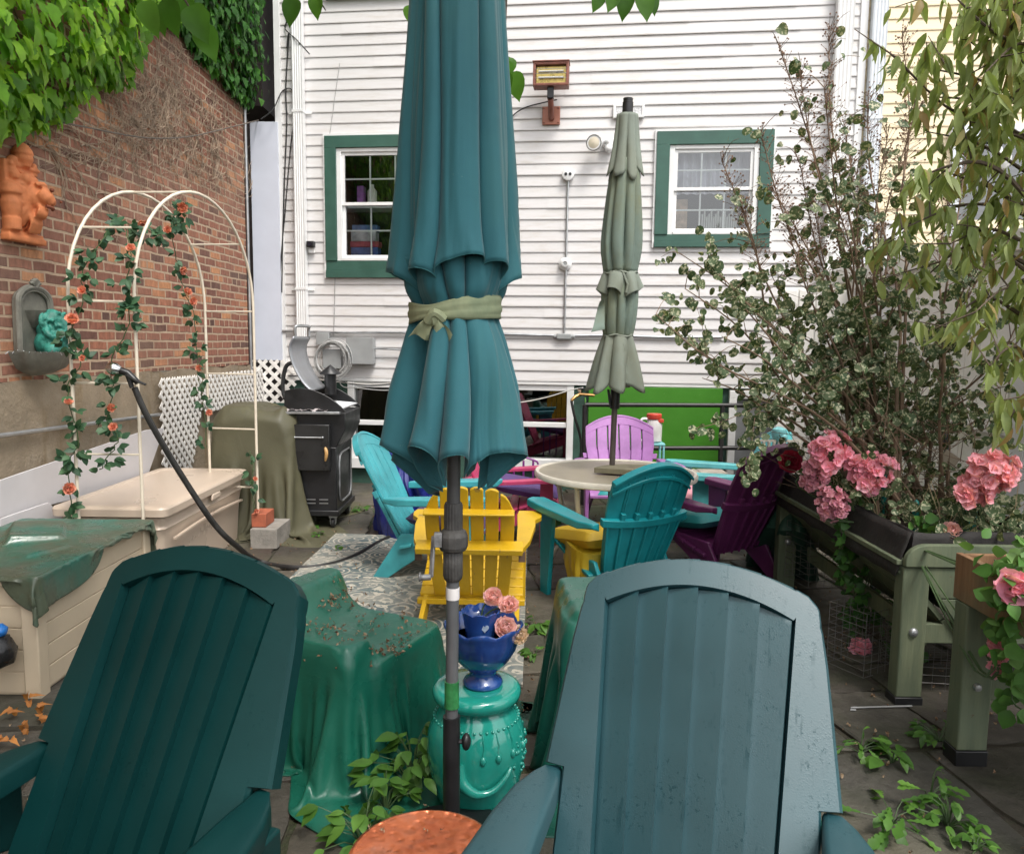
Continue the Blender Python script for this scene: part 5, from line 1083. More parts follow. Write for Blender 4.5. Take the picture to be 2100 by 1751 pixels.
# ------------------------------------------------------------------ big foreground chairs
def wetplastic(name,col,drops,sp):
    t=NT(name); n=t.noise(3,5,.6); c=t.ramp(n,[(.3,sc3(col,.85)),(.7,sc3(col,1.15))])
    vo=t.n('ShaderNodeTexVoronoi'); vo.inputs['Scale'].default_value=230; t.l(t.tc.outputs['Object'],vo.inputs['Vector'])
    dm=t.ramp(t.noise(5,5,.7),[(drops,0),(drops+.12,1)]); d=t.math('MULTIPLY',t.ramp(vo.outputs['Distance'],[(.1,1),(.55,0)]),dm)
    wet=t.ramp(t.noise(95,4,.75),[(.57,0),(.64,1)]); wet=t.math('MULTIPLY',wet,dm)
    streak=t.math('MULTIPLY',t.ramp(t.noise(9,4,.6,t.mapv((5,.6,.6))),[(.60,0),(.64,.7)]),dm)
    m_=t.math('MAXIMUM',wet,streak)
    c=t.mix(t.math('MULTIPLY',m_,.5),c,sc3(col,.5)); t.set(c,t.ramp(n,[(.3,.42),(.7,.52)]),spec=t.ramp(m_,[(0,sp*.85),(1,sp*.42)]))
    b1=t.n('ShaderNodeBump'); b1.inputs['Distance'].default_value=.0007; b1.inputs['Strength'].default_value=.22; t.l(t.noise(260,2,.5),b1.inputs['Height']); t.bump(d,.0005,.35,b1.outputs[0]); return t.mat
m_cl=wetplastic('wet_plastic_shaded',(.0015,.027,.027),.54,.28); m_crt=wetplastic('rain_spotted_plastic_skylit',(.006,.05,.062),.46,1.3)  # same plastic twice: shade darkens the left, sky sheen lightens the right
def bigchair(label,m,loc,rz,xs=1.):
    t=thing('lounge_chair',label,'chair',loc,rz,'large dark green adirondack chairs in the foreground'); a=rad(30)
    B0=V((0,.20,.30)); lb=V((0,sin(a),cos(a))); nb=V((0,-cos(a),sin(a))); Lc,Lp,Ln=.735,.805,.318; Lb=-.06
    def hw_(l): return .310-(.310-.268)*max(0,(l-Ln)/(Lc-Ln)) if l>=Ln else .268
    hin=lambda l: lerp(.178,.216,min(1,max(0,(l-.0)/.70)))
    Lo=lambda x: Lp-(Lp-Lc)*(x/.266)**2-.022*max(0,(abs(x)-.235)/.031)**2.5
    Li=lambda x: Lp-.060-(.056)*(x/.216)**2
    def P(x,l,d=0): return B0+lb*l+V((x,0,0))+nb*(d-.35*x*x)
    # rows / columns conform to the inset panel
    ns=6; cols=[]
    for f in (0,.04,.5,.94,1): cols.append(('L',f,0))
    sub=8
    inner=[]
    for i in range(ns):
        for k in range(sub+1):
            if k==sub and i<ns-1: f=(i+.999)/ns
            else: f=(i+k/sub)/ns
            saw=.019*(k/sub)**1.1
            inner.append((f,saw*(1 if k<sub else 1)))
    rows=[]; LN=[Lb+(Ln-.004-Lb)*i/10 for i in range(11)]
    b=MB(); vs=[]; W_=0; grid=[]
    def row(kind,l):
        r=[]
        if kind=='in': hi=hin(l); ho=hw_(l)
        for side in (0,1):
            pass
        return r
    def sect(lfun,dpan,ho_fun,lbord):
        # one cross row: lfun(x)->l for inner cols, lbord(x)->l for border cols
        r=[]
        l0=lfun(0); 
        def xi(): return hin(lfun(.2))
        hi=xi(); ho=ho_fun
        for f in (0,.03,.12,.5,.9,1): x=-lerp(ho,hi,f); r.append(P(x,lbord(x),-.004*(f<.02)))
        r.append(P(-hi+.005,lfun(-hi+.005),-.026*dpan)); 
        for f,s_ in inner: x=lerp(-hi+.009,hi-.009,f); r.append(P(x,lfun(x),dpan*(-.022+s_)))
        r.append(P(hi-.005,lfun(hi-.005),-.026*dpan))
        for f in (1,.9,.5,.12,.03,0): x=lerp(ho,hi,f); r.append(P(x,lbord(x),-.004*(f<.02)))
        return r
    G_=[]
    for l in LN: G_.append(sect(lambda x:l,1,hw_(l),lambda x:l))
    LN2=[Ln+.0+(.60-Ln)*i/8 for i in range(9)]
    for l in LN2: G_.append(sect(lambda x:l,1,hw_(l),lambda x:l))
    for i in range(1,9):
        tt=i/8; fi=lambda x:lerp(.60,Li(x)-.006,tt); 
        def fb(x): 
            ax=abs(x); lo=lerp(.60,min(Li(.216),Lo(ax)),tt); return lo
        G_.append(sect(fi,1,hw_(lerp(.60,.70,tt)),lambda x:lerp(.60,lerp(.692,.672,max(0,(abs(x)-.216)/.05)),tt)))
    bl=lambda x:lerp(.692,.672,max(0,(abs(x)-.216)/.05))
    G_.append(sect(lambda x:Li(x)-.003,1.4,.270,lambda x:bl(x)+.004)); G_.append(sect(lambda x:Li(x),0.,.2695,lambda x:bl(x)+.007))
    for tt in (.1,.5,.88,.97,1):
        G_.append(sect(lambda x:lerp(Li(x),Lo(x),tt),0 if tt<1 else .4,.2675-.006*max(0,tt-.5),lambda x:lerp(bl(x)+.007,Lo(min(abs(x),.266)),tt)))
    n=len(G_[0]); vs=[p for r in G_ for p in r]; m_=len(G_)
    fs=[(j*n+i,j*n+i+1,(j+1)*n+i+1,(j+1)*n+i) for j in range(m_-1) for i in range(n-1)]
    # rolled edge and rear skin
    ring=[j*n+n-1 for j in range(m_)]+[(m_-1)*n+i for i in range(n-2,-1,-1)]+[j*n for j in range(m_-2,-1,-1)]
    base=len(vs); R1=[];R2=[]
    cen=P(0,.4)
    for k in ring:
        p=vs[k]; o_=(p-cen); o_-=nb*o_.dot(nb); o_.normalize(); R1.append(p-nb*.006+o_*.004); R2.append(p-nb*.046+o_*.001)
    vs+=R1+R2; q=len(ring)
    for k in range(q-1):
        fs.append((ring[k],ring[k+1],base+k+1,base+k)[::-1]); fs.append((base+k,base+k+1,base+q+k+1,base+q+k)[::-1])
    b.add(vs,fs); b.build('backrest',m,t,smooth=32)
    # seat
    b=MB()
    for i in range(7):
        f0,f1=i/7,(i+1)/7-.012
        b.slab(lambda u,v:V((lerp(-.27,.27,u),lerp(-.36,.19,lerp(f0,f1,v)),lerp(.40,.27,lerp(f0,f1,v))+.02*cos(lerp(f0,f1,v)*PI))),6,3,V((0,0,-.02)))
    b.build('seat',m,t,bevel=.003)
    for s_ in (-1,1):
        out=[(-.012,.40),(.022,.395),(.05,.36),(.075,.30),(.095,.2),(.11,.05),(.118,-.15),(.115,-.3),(.09,-.38),(.04,-.41),(-.01,-.39),(-.03,-.3),(-.03,-.1),(-.02,.15),(-.018,.3)]
        out=[(s_*(.287+x),y) for x,y in out]
        if s_>0: out=out[::-1]
        zf=lambda y:.548-.02*((.4-y)/.8)+.02*max(0,.1-abs(y-.3))
        b=MB(); n_=len(out); cxm=s_*.32
        secs=[(.0,-.055),(.0,-.012),(.005,-.003),(.015,.0)]
        vs=[];cy_=0
        for ins,dz in secs:
            for x,y in out:
                k=1-ins/.06; xx=cxm+(x-cxm)*k; yy=y*(1-ins*.4); vs.append(V((xx,yy,zf(y)+dz)))
        fs=[(i*n_+j,i*n_+(j+1)%n_,(i+1)*n_+(j+1)%n_,(i+1)*n_+j) for i in range(3) for j in range(n_)]+[tuple(range(n_-1,-1,-1)),tuple(3*n_+j for j in range(n_))]
        b.add(vs,fs); am=b.build('arm',m,t,smooth=50)
        b=MB(); b.slab(lambda u,v:V((s_*.33,lerp(.10,.36,u)+.0,lerp(.30+.08*(1-u),.50,v))),4,3,V((.03*s_,0,0))); b.build('arm_support',m,t,bevel=.006)
        b=MB(); b.slab(lambda u,v:V((s_*.345,lerp(-.36,-.2,u),lerp(0,.50,v))),2,3,V((.035*s_,0,0))); b.build('leg',m,t,bevel=.006)
        b=MB(); b.slab(lambda u,v:V((s_*.27,lerp(lerp(-.30,.42,v),lerp(.2,.56,v),u),lerp(lerp(.36,0,v),lerp(.34,0,v),u))),2,6,V((.03*s_,0,0))); b.build('leg',m,t,bevel=.006)
    t.scale=(xs,1,1)
    return t
bigchair('large dark green adirondack chair in the left foreground with shade put into its colour',m_cl,(-.93,1.27,0),rad(-18),1.03)
bigchair('large rain spotted adirondack chair greyed with sky sheen in the right foreground',m_crt,(.27,1.20,0),rad(-17))
# ------------------------------------------------------------------ teal umbrella
um=thing('patio_umbrella','tall closed teal umbrella tied with an olive sash in the middle foreground','umbrella'); YU=2.1
zq=lambda y:1.5+(704-y)*YU/1586; px=YU/1586
ux=lambda y:D(lerp(939,926,min(1,max(0,(y-0)/1500))),y,YU).x
def canvas(name,col,fade):
    t=NT(name); n=t.noise(3,5,.6); c=t.ramp(n,[(.3,sc3(col,.85)),(.7,sc3(col,1.15))]); c=t.mix(t.ramp(t.noise(2.2,5,.65,t.mapv((1,1,.5))),[(.5,0),(.75,.45)]),c,fade)
    c=t.mix(t.ramp(t.noise(90,3,.8),[(.70,0),(.76,.35)]),c,(.25,.3,.28)); t.set(c,.72,spec=.3)
    t.bs.inputs['Sheen Weight'].default_value=.15; t.bump(t.noise(500,2,.5),.0008,.5); return t.mat
m_tc1=canvas('teal_canvas',(.020,.108,.130),(.045,.15,.13))
def pleat(ys,rs,n,amps,hem,seed,ov=1.25,nu=320,nv=44,hemb=0):
    b=MB()
    def f(u,v):
        ph=2*PI*u; y=smooth([(i/(len(ys)-1),a) for i,a in enumerate(ys)],v); r=smooth([(i/(len(rs)-1),a) for i,a in enumerate(rs)],v); A=smooth([(i/(len(amps)-1),a) for i,a in enumerate(amps)],v)
        wob=.55*noise.noise(V((cos(ph)*1.3+seed,sin(ph)*1.3,v*1.1+seed)))
        lobe=n*(ph+wob)/2; c=abs(cos(lobe)); amp_l=1+.55*noise.noise(V((round(lobe/PI)*1.7,seed*2,0)))
        th=ph+ov/n*sin(2*lobe)*min(1,A*2.2)*.8
        rr=r*(1-A*amp_l*(1-c**(1.25+.5*noise.noise(V((round(lobe/PI)*2.3,7,seed))))))
        y+=hem*v**4*(c-.45)*amp_l+hemb*v**4*noise.noise(V((cos(ph)*1.2,sin(ph)*1.2,seed*3)))
        rr*=1-.22*A*abs(noise.noise(V((cos(th)*4+seed,sin(th)*4,v*1.2))))-.05*A*abs(noise.noise(V((cos(th)*11,sin(th)*11+seed,v*3))))
        rr*=1+.02*noise.noise(V((cos(ph)*3,sin(ph)*3,v*5+seed)))
        return V((ux(y)+rr*px*cos(th),YU+rr*px*sin(th),zq(y)))
    b.grid(f,nu,nv,True); pleat.f=f; return b
def hem(name,m):
    f=pleat.f; b=MB(); b.tube([f(i/320,.999) for i in range(321)],.0015,5,cap=False); b.tube([f(i/320,.972)*1 for i in range(321)],.0011,4,cap=False); b.build(name,m,um,smooth=60)
pleat([-260,-100,100,300,480,580],[52,82,100,115,130,139],9,[.12,.20,.27,.33,.40,.46],-44,1.3,hemb=30).build('upper_canopy',m_tc1,um,smooth=75,solid=.0025); m_hem=canvas('teal_hem',(.03,.15,.165),(.07,.2,.16)); hem('hem',m_hem)
pleat([540,600,640,700,820,960],[112,104,88,106,135,158],9,[.24,.26,.22,.36,.50,.62],-88,4.1,hemb=40).build('lower_canopy',m_tc1,um,smooth=75,solid=.0025); hem('hem',m_hem)
m_sash=tarp('olive_sash_canvas',(.30,.32,.19),.8,(.13,.17,.10),.002,.45)
b=MB()
def sashf(u,v):
    t=2*PI*u; r=91+2*sin(v*PI)+1.5*sin(v*14+t*2); y=lerp(617,662,v)+12*math.exp(-((((t/PI-1.35+2)%2)-1)**2)*6)*(0) - 0
    tw=.42*math.exp(-((t-4.2)/.5)**2); y=lerp(y,645,tw); y+=lerp(8,-6,(1+cos(t))/2)
    return V((ux(640)+r*px*cos(t),YU+r*px*sin(t),zq(y)))
b.grid(sashf,72,8,True); ss=b.build('sash',m_sash,um,solid=.005,smooth=60)
kc=D(893,652,YU-.118); b=MB(); b.ball(kc,.022,14,10,sx=1.15,sy=.8,sz=.95,rf=lambda q:1+.3*noise.noise(q*2.5)); b.tube(curve([kc+V((-.02,0,-.01)),kc+V((.0,-.014,.012)),kc+V((.022,-.005,-.004))],8),.012,8); b.build('knot',m_sash,ss)
def tail(p0,p1,p2,w_): 
    b=MB(); pts=curve([p0,p1,p2],10); b.slab(lambda u,v:pts[int(round(v*10))]+V((w_*(u-.5)*(.35+.9*v),.006*sin(u*9+v*4),.008*sin(u*5))),6,10,V((0,.003,0))); b.build('tail',m_sash,ss,smooth=60)
tail(kc,D(905,668,YU-.13),D(912,698,YU-.12),.05); tail(kc,D(872,665,YU-.12),D(858,692,YU-.11),.042); 
m_pl1=mat('dark_umbrella_pole',(.05,.05,.05),.5,.25,10,.0006,80); m_pl2=mat('grey_umbrella_pole',(.085,.088,.092),.4,.12,8); m_wp=mat('weathered_black_plastic',(.05,.048,.045),.65,.45,18,.0015,70)
X=ux
b=MB(); b.tube([V((X(-300),YU,zq(-300))),V((X(600),YU,zq(600))),V((X(1060),YU,zq(1060)))],.0185,16); b.build('upper_pole',m_pl1,um)
b=MB(); b.tube([V((X(1190),YU,zq(1190))),V((X(1505),YU,zq(1505)))],.0178,16); lp_=b.build('lower_pole',m_pl2,um)
b=MB(); b.tube([V((X(1243),YU,zq(1243))),V((X(1218),YU,zq(1218)))],.0192,16); b.build('white_band',mat('white_tape',(.55,.53,.52),.5),lp_)
fl_=lambda t,z:1-.05*(abs(cos(t*9))>.75)
b=MB(); b.lathe([(.0245,zq(1098)),(.026,zq(1094)),(.026,zq(1042)),(.0225,zq(1036))],72,(X(1060),YU,0),None,fl_); b.build('grip',m_wp,um); b=MB(); b.lathe([(.019,zq(1204)),(.025,zq(1199)),(.0275,zq(1192)),(.0275,zq(1141)),(.025,zq(1137))],72,(X(1170),YU,0),None,fl_); b.build('grip',m_wp,um)
b=MB(); b.lathe([(.028,zq(1140)),(.037,zq(1136)),(.041,zq(1128)),(.041,zq(1106)),(.036,zq(1097)),(.026,zq(1092))],14,(X(1115),YU,0)); hb_=b.build('crank_hub',m_wp,um,smooth=20)
b=MB(); q=V((X(1115)-.04,YU-.02,zq(1112))); b.box(q,(.022,.022,.04)); q2=D(884,1183,YU-.03); b.beam(q+V((-.012,0,.01)),q2,.012,.008); b.tube([q2,q2+V((-.03,0,-.002))],.0085,10); b.tube([q2+V((-.028,0,0)),q2+V((-.034,0,0))],.013,10); b.build('crank_handle',mat('chipped_metal',(.25,.25,.25),.5,.45,30,.001,80,metal=.5),hb_,bevel=.002)
b=MB(); b.lathe([(.0215,zq(1482)),(.0205,zq(1475)),(.021,zq(1450)),(.0202,zq(1430)),(.0205,zq(1424))],20,(X(1450),YU,0),None,lambda t,z:1+.04*noise.noise(V((cos(t)*2,sin(t)*2,z*40)))); b.build('tape_wrap',mat('green_tape',(.025,.17,.05),.45,.25,30,.002,80),lp_)
ub=thing('umbrella_stand','black umbrella base tube behind the copper table','umbrella stand'); b=MB(); b.tube([V((X(1600),YU,.04)),V((X(1505),YU,zq(1503)))],.0245,18); b.build('tube',m_black,ub)
b=MB(); b.lathe([(.0,.0),(.23,.0),(.24,.02),(.22,.04),(.06,.06),(.0,.06)],32,(X(1600),YU,0)); b.build('base',m_black,ub); b=MB(); q=V((X(1555)+.03,YU-.005,zq(1558))); b.tube([q+V((-.02,0,0)),q],.007,8); b.ball(q+V((.012,0,0)),.02,10,8,sx=.7,sz=1.25); b.build('knob',m_black,ub)
# ------------------------------------------------------------------ copper table
ct=thing('side_table','small round hammered copper side table in front of the umbrella','table',(-.185,1.62,0)); t=NT('hammered_copper'); vo=t.n('ShaderNodeTexVoronoi'); vo.feature='SMOOTH_F1'; vo.inputs['Scale'].default_value=44; t.l(t.tc.outputs['Object'],vo.inputs['Vector'])
c=t.ramp(t.noise(6,6,.7),[(.3,(.30,.06,.02)),(.55,(.50,.145,.06)),(.75,(.46,.19,.12))]); t.set(c,t.ramp(t.noise(9,5),[(.3,.22),(.7,.42)]),metal=.55); t.bump(vo.outputs['Distance'],.010,.9)
b=MB(); b.lathe([(0,.337),(.163,.337),(.171,.343),(.173,.35),(.169,.357),(.161,.360),(.155,.357),(.06,.356),(0,.356)],56); b.build('tabletop',t.mat,ct)
b=MB(); b.lathe([(.12,0),(.12,.01),(.05,.03),(.028,.08),(.022,.2),(.03,.3),(.05,.32),(.09,.337)],24); b.build('pedestal',t.mat,ct)
# ------------------------------------------------------------------ ceramic stool, urn, pots, flowers
XSt,YSt=-.105,2.42
es=thing('garden_stool','glossy turquoise ceramic elephant garden stool behind the umbrella pole','stool',(XSt,YSt,0)); m_cer=mat('turquoise_glaze',(.014,.235,.185),.14,.16,5,.0006,30,coat=.6); hS=.392
def bead(t,z): return 1
b=MB(); b.lathe([(0,0),(.115,0),(.125,.01),(.14,.05),(.158,.13),(.163,.19),(.158,.24),(.143,.285),(.122,.315),(.113,.33),(.113,.34),(.13,.345),(.141,.355),(.145,.37),(.142,.385),(.13,hS),(.1,hS+.001),(.0,hS)],56); b.build('body',m_cer,es,smooth=70)
sp=lambda ang,z,o=0:V(((plin([(0,.115),(.05,.14),(.13,.158),(.19,.163),(.24,.158),(.285,.143),(.315,.122)],z)+o)*cos(ang),(plin([(0,.115),(.05,.14),(.13,.158),(.19,.163),(.24,.158),(.285,.143),(.315,.122)],z)+o)*sin(ang),z))
b=MB(); b.tube(curve([sp(rad(-110),.20,.0),sp(rad(-103),.15,.01),sp(rad(-88),.115,.016),sp(rad(-70),.118,.014),sp(rad(-55),.15,.010),sp(rad(-46),.175,.004)],22),[.03,.028,.026,.024,.022,.020,.0185,.017,.016,.015,.0125,.012,.0115,.011,.0105,.010,.0095,.009,.0085,.008,.007,.006,.004],10)
for i in range(44): a=2*PI*i/44; b.ball(sp(a,.293,.001),.0055,6,5)
for a in (-80,-62,-42,-120,-20):
    a=rad(a); b.tube([sp(a,.29,.001),sp(a+.03,.255,.002),sp(a,.23,.002)],.0022,5); b.ball(sp(a,.215,.001),.010,8,6,sz=1.5)
for i in range(46): a=rad(R.uniform(-40,20)); b.ball(sp(a,R.uniform(.12,.25),0),R.uniform(.003,.007),6,5)
b.build('relief',m_cer,es,smooth=70)
m_blu=mat('cobalt_glaze',(.012,.035,.16),.14,.35,8,.0005,30,coat=.5,col2=(.02,.07,.25)); 
pu=thing('urn_planter','cobalt blue glazed footed planter with a scalloped rim on the turquoise stool','planter',(XSt+.02,YSt,hS+.002))
scal=lambda t,z:1+.045*max(0,(z-.06)/.14)*(abs(cos(t*4))-.5)*1.6
b=MB(); prof=[(0,0),(.062,0),(.066,.008),(.06,.02),(.045,.03),(.043,.045),(.06,.06),(.085,.085),(.105,.12),(.115,.16),(.120,.185),(.126,.196),(.122,.202),(.114,.195),(.106,.15),(.08,.10),(.02,.09),(0,.09)]
n_=80; vs=[]
for r,z in prof:
    for j in range(n_): a=2*PI*j/n_; q=r*scal(a,z); vs.append(V((q*cos(a),q*sin(a),z+.010*max(0,(z-.15)/.05)*(abs(cos(a*4))-.5)*1.5)))
b.add(vs,[(i*n_+j,i*n_+(j+1)%n_,(i+1)*n_+(j+1)%n_,(i+1)*n_+j) for i in range(len(prof)-1) for j in range(n_)]); b.build('bowl',m_blu,pu,smooth=70)
b=MB(); b.lathe([(.0,.155),(.104,.155)],32); b.build('soil',mat('potting_soil',(.03,.022,.016),.95,.4,30,.01,60),pu)
sp_=thing('flower_pot','small dark blue pot with a pale heart set inside the cobalt planter','pot',(XSt+.012,YSt-.015,hS+.155))
b=MB(); vs=[]; prof=[(0,.0),(.045,.0),(.05,.03),(.056,.07),(.062,.098),(.058,.1),(.052,.07),(.0,.06)]
for r,z in prof:
    for j in range(n_): a=2*PI*j/n_; q=r*(1+.05*(z>.08)*(abs(cos(a*4))-.5)); vs.append(V((q*cos(a),q*sin(a),z+.007*(z>.08)*(abs(cos(a*4))-.5))))
b.add(vs,[(i*n_+j,i*n_+(j+1)%n_,(i+1)*n_+(j+1)%n_,(i+1)*n_+j) for i in range(len(prof)-1) for j in range(n_)]); b.build('bowl',m_blu,sp_,smooth=70)
b=MB(); hp=[]
for i in range(24): a=2*PI*i/24; hp.append((.0011*16*sin(a)**3*.75,.0011*(13*cos(a)-5*cos(2*a)-2*cos(3*a)-cos(4*a))*.75))
b.prism(hp,lambda x,z:V((x+.015,-.0525+abs(x)*.2,z+.058)),lambda x,z:V((x+.015,-.0555+abs(x)*.2,z+.058))); b.build('heart',mat('pale_blue_glaze',(.25,.31,.40),.2,.2,40),sp_)
m_pet=leafmat('pink_petals',[(.80,.42,.42),(.86,.55,.52),(.82,.48,.50)],.25,.6); m_pet2=leafmat('cream_petals',[(.72,.55,.42),(.78,.62,.5)],.25,.6)
CAR=((9,1.,.05),(9,.92,.35),(8,.8,.65),(8,.66,.9),(7,.5,1.15),(5,.34,1.35))
for (x,y,dy,r,m,lbl) in ((1012,1224,-.02,.030,m_pet,'pink carnation standing highest over the blue pot'),(1043,1243,-.01,.033,m_pet,'pink carnation at the right above the blue pots'),(1036,1288,-.05,.036,m_pet,'full pink carnation leaning over the planter rim'),(1062,1304,-.03,.034,m_pet2,'cream carnation lowest at the right of the blue planter')):
    t_=thing('carnation',lbl,'flower',(0,0,0),0,'carnations in the blue pots'); c_=D(x,y,YSt+dy); b=MB(); flower(b,c_,V((.25,-.8,.6))+rv(.35),r,CAR,.16); b.build('bloom',m,t_,smooth=60)
    b=MB(); q=V((XSt+.012,YSt-.015,hS+.22)); b.tube(curve([q,q.lerp(c_,.5)+V((-.01,0,.01)),c_],8),.0028,5); b.leaf(q.lerp(c_,.8),V((.3,-.3,.3)),V((0,-1,.2)),.035,.012,LANCE); b.build('stem',m_stem,t_)
# ------------------------------------------------------------------ green chair covers
m_gc=tarp('green_vinyl_cover',(.009,.11,.072),.30,(.03,.055,.032),.003,.52); m_gc2=tarp('dark_green_vinyl_cover',(.010,.085,.06),.27,(.03,.06,.04),.002,.6)
sa_=math.atan2(.37,.17)
b=cloth((-.55,2.78),(1.38,1.46),sa_,[((-.56,2.83,.2),(.21,.225,.195),sa_,0),((-.82,2.95,.28),(.22,.05,.27),sa_,0),((-.69,2.60,.3),(.055,.2,.17),sa_,0)],n=96,steps=280,seed=3,sq=.95)
gcv=tag(b.build('furniture_cover',m_gc,smooth=180,sub=1,solid=.003),'wrinkled bright green vinyl cover over a chair littered with dried blossoms','cover')
GP=b.P.reshape(-1,3)
b=cloth((.47,2.66),(1.42,1.45),0,[((.50,2.66,.3),(.32,.22,.27),0,0),((.30,2.7,.32),(.09,.20,.28),.1,0)],n=84,steps=240,seed=9,sq=.96)
tag(b.build('furniture_cover',m_gc2,smooth=180,sub=1,solid=.003),'dark green vinyl cover over furniture behind the right foreground chair','cover')
# ------------------------------------------------------------------ dried blossoms and litter (uncountable)
m_dry=leafmat('dried_blossom',[(.10,.05,.03),(.22,.13,.07),(.34,.25,.16),(.16,.09,.05)],0,.9)
def litter(b,p,s):
    for k in range(3): b.leaf(p+rv(s*.4)+V((0,0,s*.4)),rv(),rv(),s*R.uniform(.6,1.3),s*.8,OVAL,.5,.5)
b=MB()
top_=GP[(GP[:,2]>.39)&(GP[:,0]>-.74)]
for i in range(190):
    q=top_[R.randrange(len(top_))] if i%3 else top_[R.choice((len(top_)//3,len(top_)//2,len(top_)*2//3))]+np.array([R.gauss(0,.04),R.gauss(0,.04),0])
    litter(b,V(q)+V((0,0,.008)),R.uniform(.006,.013))
for i in range(420):
    x,y=R.uniform(-1.4,.5),R.uniform(2.9,5.6)
    litter(b,V((x,y,.02)),R.uniform(.005,.012))
for i in range(1500):
    x,y=R.uniform(-2.4,2.6),R.uniform(1.6,7); litter(b,V((x,y,.012)),R.uniform(.005,.014))
for (x,y) in ((748,1702),(778,1690),(870,1672),(906,1693),(780,1706)): litter(b,V(((x-1050)*1.7/1586,1.70,.362)),.008)
o=b.build('dried_blossoms',m_dry,smooth=0); o['kind']='stuff'
# ------------------------------------------------------------------ climbers on the brick wall
m_ivyL=leafmat('vine_leaf',[(.06,.17,.012),(.15,.34,.02),(.30,.52,.04),(.10,.25,.02)],.5,.4)
m_ivyR=leafmat('creeper_leaf',[(.03,.10,.015),(.05,.16,.03),(.09,.24,.04)],.4,.4)
m_bark=mat('brown_bark',(.09,.065,.045),.85,.3,14,.003,60)
m_twig=mat('dry_twig',(.33,.245,.175),.85,.3,10)
BL=[W(x,y,.05) for x,y in ((-60,290),(0,268),(60,258),(115,248),(150,200),(205,172),(245,178),(262,105),(285,55),(330,38),(375,60),(395,95),(440,150),(490,200),(520,232),(527,236))]
zl=lambda x:plin(BL,x)+.0
vineA=thing('climbing_vine','bright broad leaved vine hanging over the upper left of the brick wall','vine',WP,WA)
vineB=thing('creeper','dense darker creeper on the brick wall beside the tall grey panel','vine',WP,WA)
xs_split=W(335,40,.05)[0]
def wallleaf(b,x,z,off,L,prof,droop):
    d=V((R.uniform(-.6,.6),-R.uniform(.1,.5),-1+R.uniform(-.2,.5))); n=V((R.uniform(-.5,.5),-1,R.uniform(.1,.9)))
    b.leaf(V((x,-off,z)),d,n,L,L*R.uniform(.8,1.05),prof,R.uniform(-.1,.35),R.uniform(.05,.4))
b=MB()
for i in range(3300):
    x=R.uniform(-5.2,xs_split+.1) if i<1100 else R.uniform(-1.3,xs_split+.1); z0=zl(x); z=z0+R.random()**1.3*1.7
    if x<-1.3: z0=2.35+.25*noise.noise(V((x*2,0,0))); z=z0+R.random()**1.2*2
    wallleaf(b,x,z+.02,R.uniform(.03,.42)*min(1,.35+(z-z0)*1.3),R.uniform(.055,.125),IVY,.2)
b.build('leaves',m_ivyL,vineA,smooth=60)
b=MB()
for i in range(3000):
    x=R.uniform(xs_split,XE+.06); z0=zl(x); z=z0+.01+R.random()**1.1*2.2; wallleaf(b,x,z,R.uniform(.02,.22)*min(1,.3+(z-z0)*1.2),R.uniform(.06,.11),IVY,.2)
for i in range(260): x=R.uniform(XE,XE+.2); z=zl(XE)+.05+R.random()*2.2; wallleaf(b,x,z,R.uniform(-.1,.2),R.uniform(.06,.1),IVY,.2)
b.build('leaves',m_ivyR,vineB,smooth=60)
for v_,xa,xb in ((vineA,-5,xs_split),(vineB,xs_split,XE)):
    b=MB()
    for i in range(26):
        x=R.uniform(xa,xb); z=zl(x)+R.uniform(-.05,.2) if x>-1.3 else 2.5; pts=[V((x,-.012,z))]
        for k in range(10): x+=R.uniform(-.12,.12); z+=R.uniform(.1,.25); pts.append(V((x,-.012-.04*R.random(),z)))
        b.tube(pts,[.003+.0006*k for k in range(11)],5)
    b.build('stems',m_bark,v_)
# leafless twigs
dv_=MB()
def twig(x,z,ang,L,r):
    pts=[V((x,-.008,z))]; k=max(4,int(L/.035))
    for i in range(k):
        ang+=R.gauss(0,.28); x+=.035*cos(ang); z+=.035*sin(ang); pts.append(V((x,-.006-.02*abs(noise.noise(V((x*5,z*5,r*900)))),z)))
    dv_.tube(pts,[lerp(r,r*.45,i/k) for i in range(k+1)],4,cap=False)
    if r>.0022:
        for j in range(3): q=pts[R.randrange(1,k)]; twig(q.x,q.z,ang+R.uniform(-1.2,1.2),L*.55,r*.6)
TW=[W(x,y,.02) for x,y in ((330,70),(400,110),(500,230),(515,330),(505,390),(430,400),(330,360),(250,300),(180,300),(150,235),(230,200),(270,130))]
cxw=sum(p[0] for p in TW)/12; czw=sum(p[1] for p in TW)/12
for i in range(280):
    a,b_=R.sample(TW,2); t=R.random()**.45; c_=(lerp(cxw,lerp(a[0],b_[0],R.random()),t),lerp(czw,lerp(a[1],b_[1],R.random()),t))
    twig(c_[0],c_[1],R.choice((R.uniform(0.2,1.2),R.uniform(1.8,2.9),R.uniform(-.4,.4),R.uniform(3,4.5))),R.uniform(.25,.6),R.uniform(.002,.0042))
for x,y in ((20,330),(60,260),(100,300),(140,320),(180,350),(120,260),(40,280),(200,400),(170,300)):
    for k in range(2): p=W(x,y,.02); twig(p[0],p[1],R.uniform(-.6,.8),R.uniform(.3,.7),R.uniform(.003,.005))
o=dv_.build('dry_vine',m_twig,smooth=60); o.location=WP; o.rotation_euler=(0,0,WA); tag(o,'tangle of leafless grey brown vine stems clinging to the brick wall','vine')
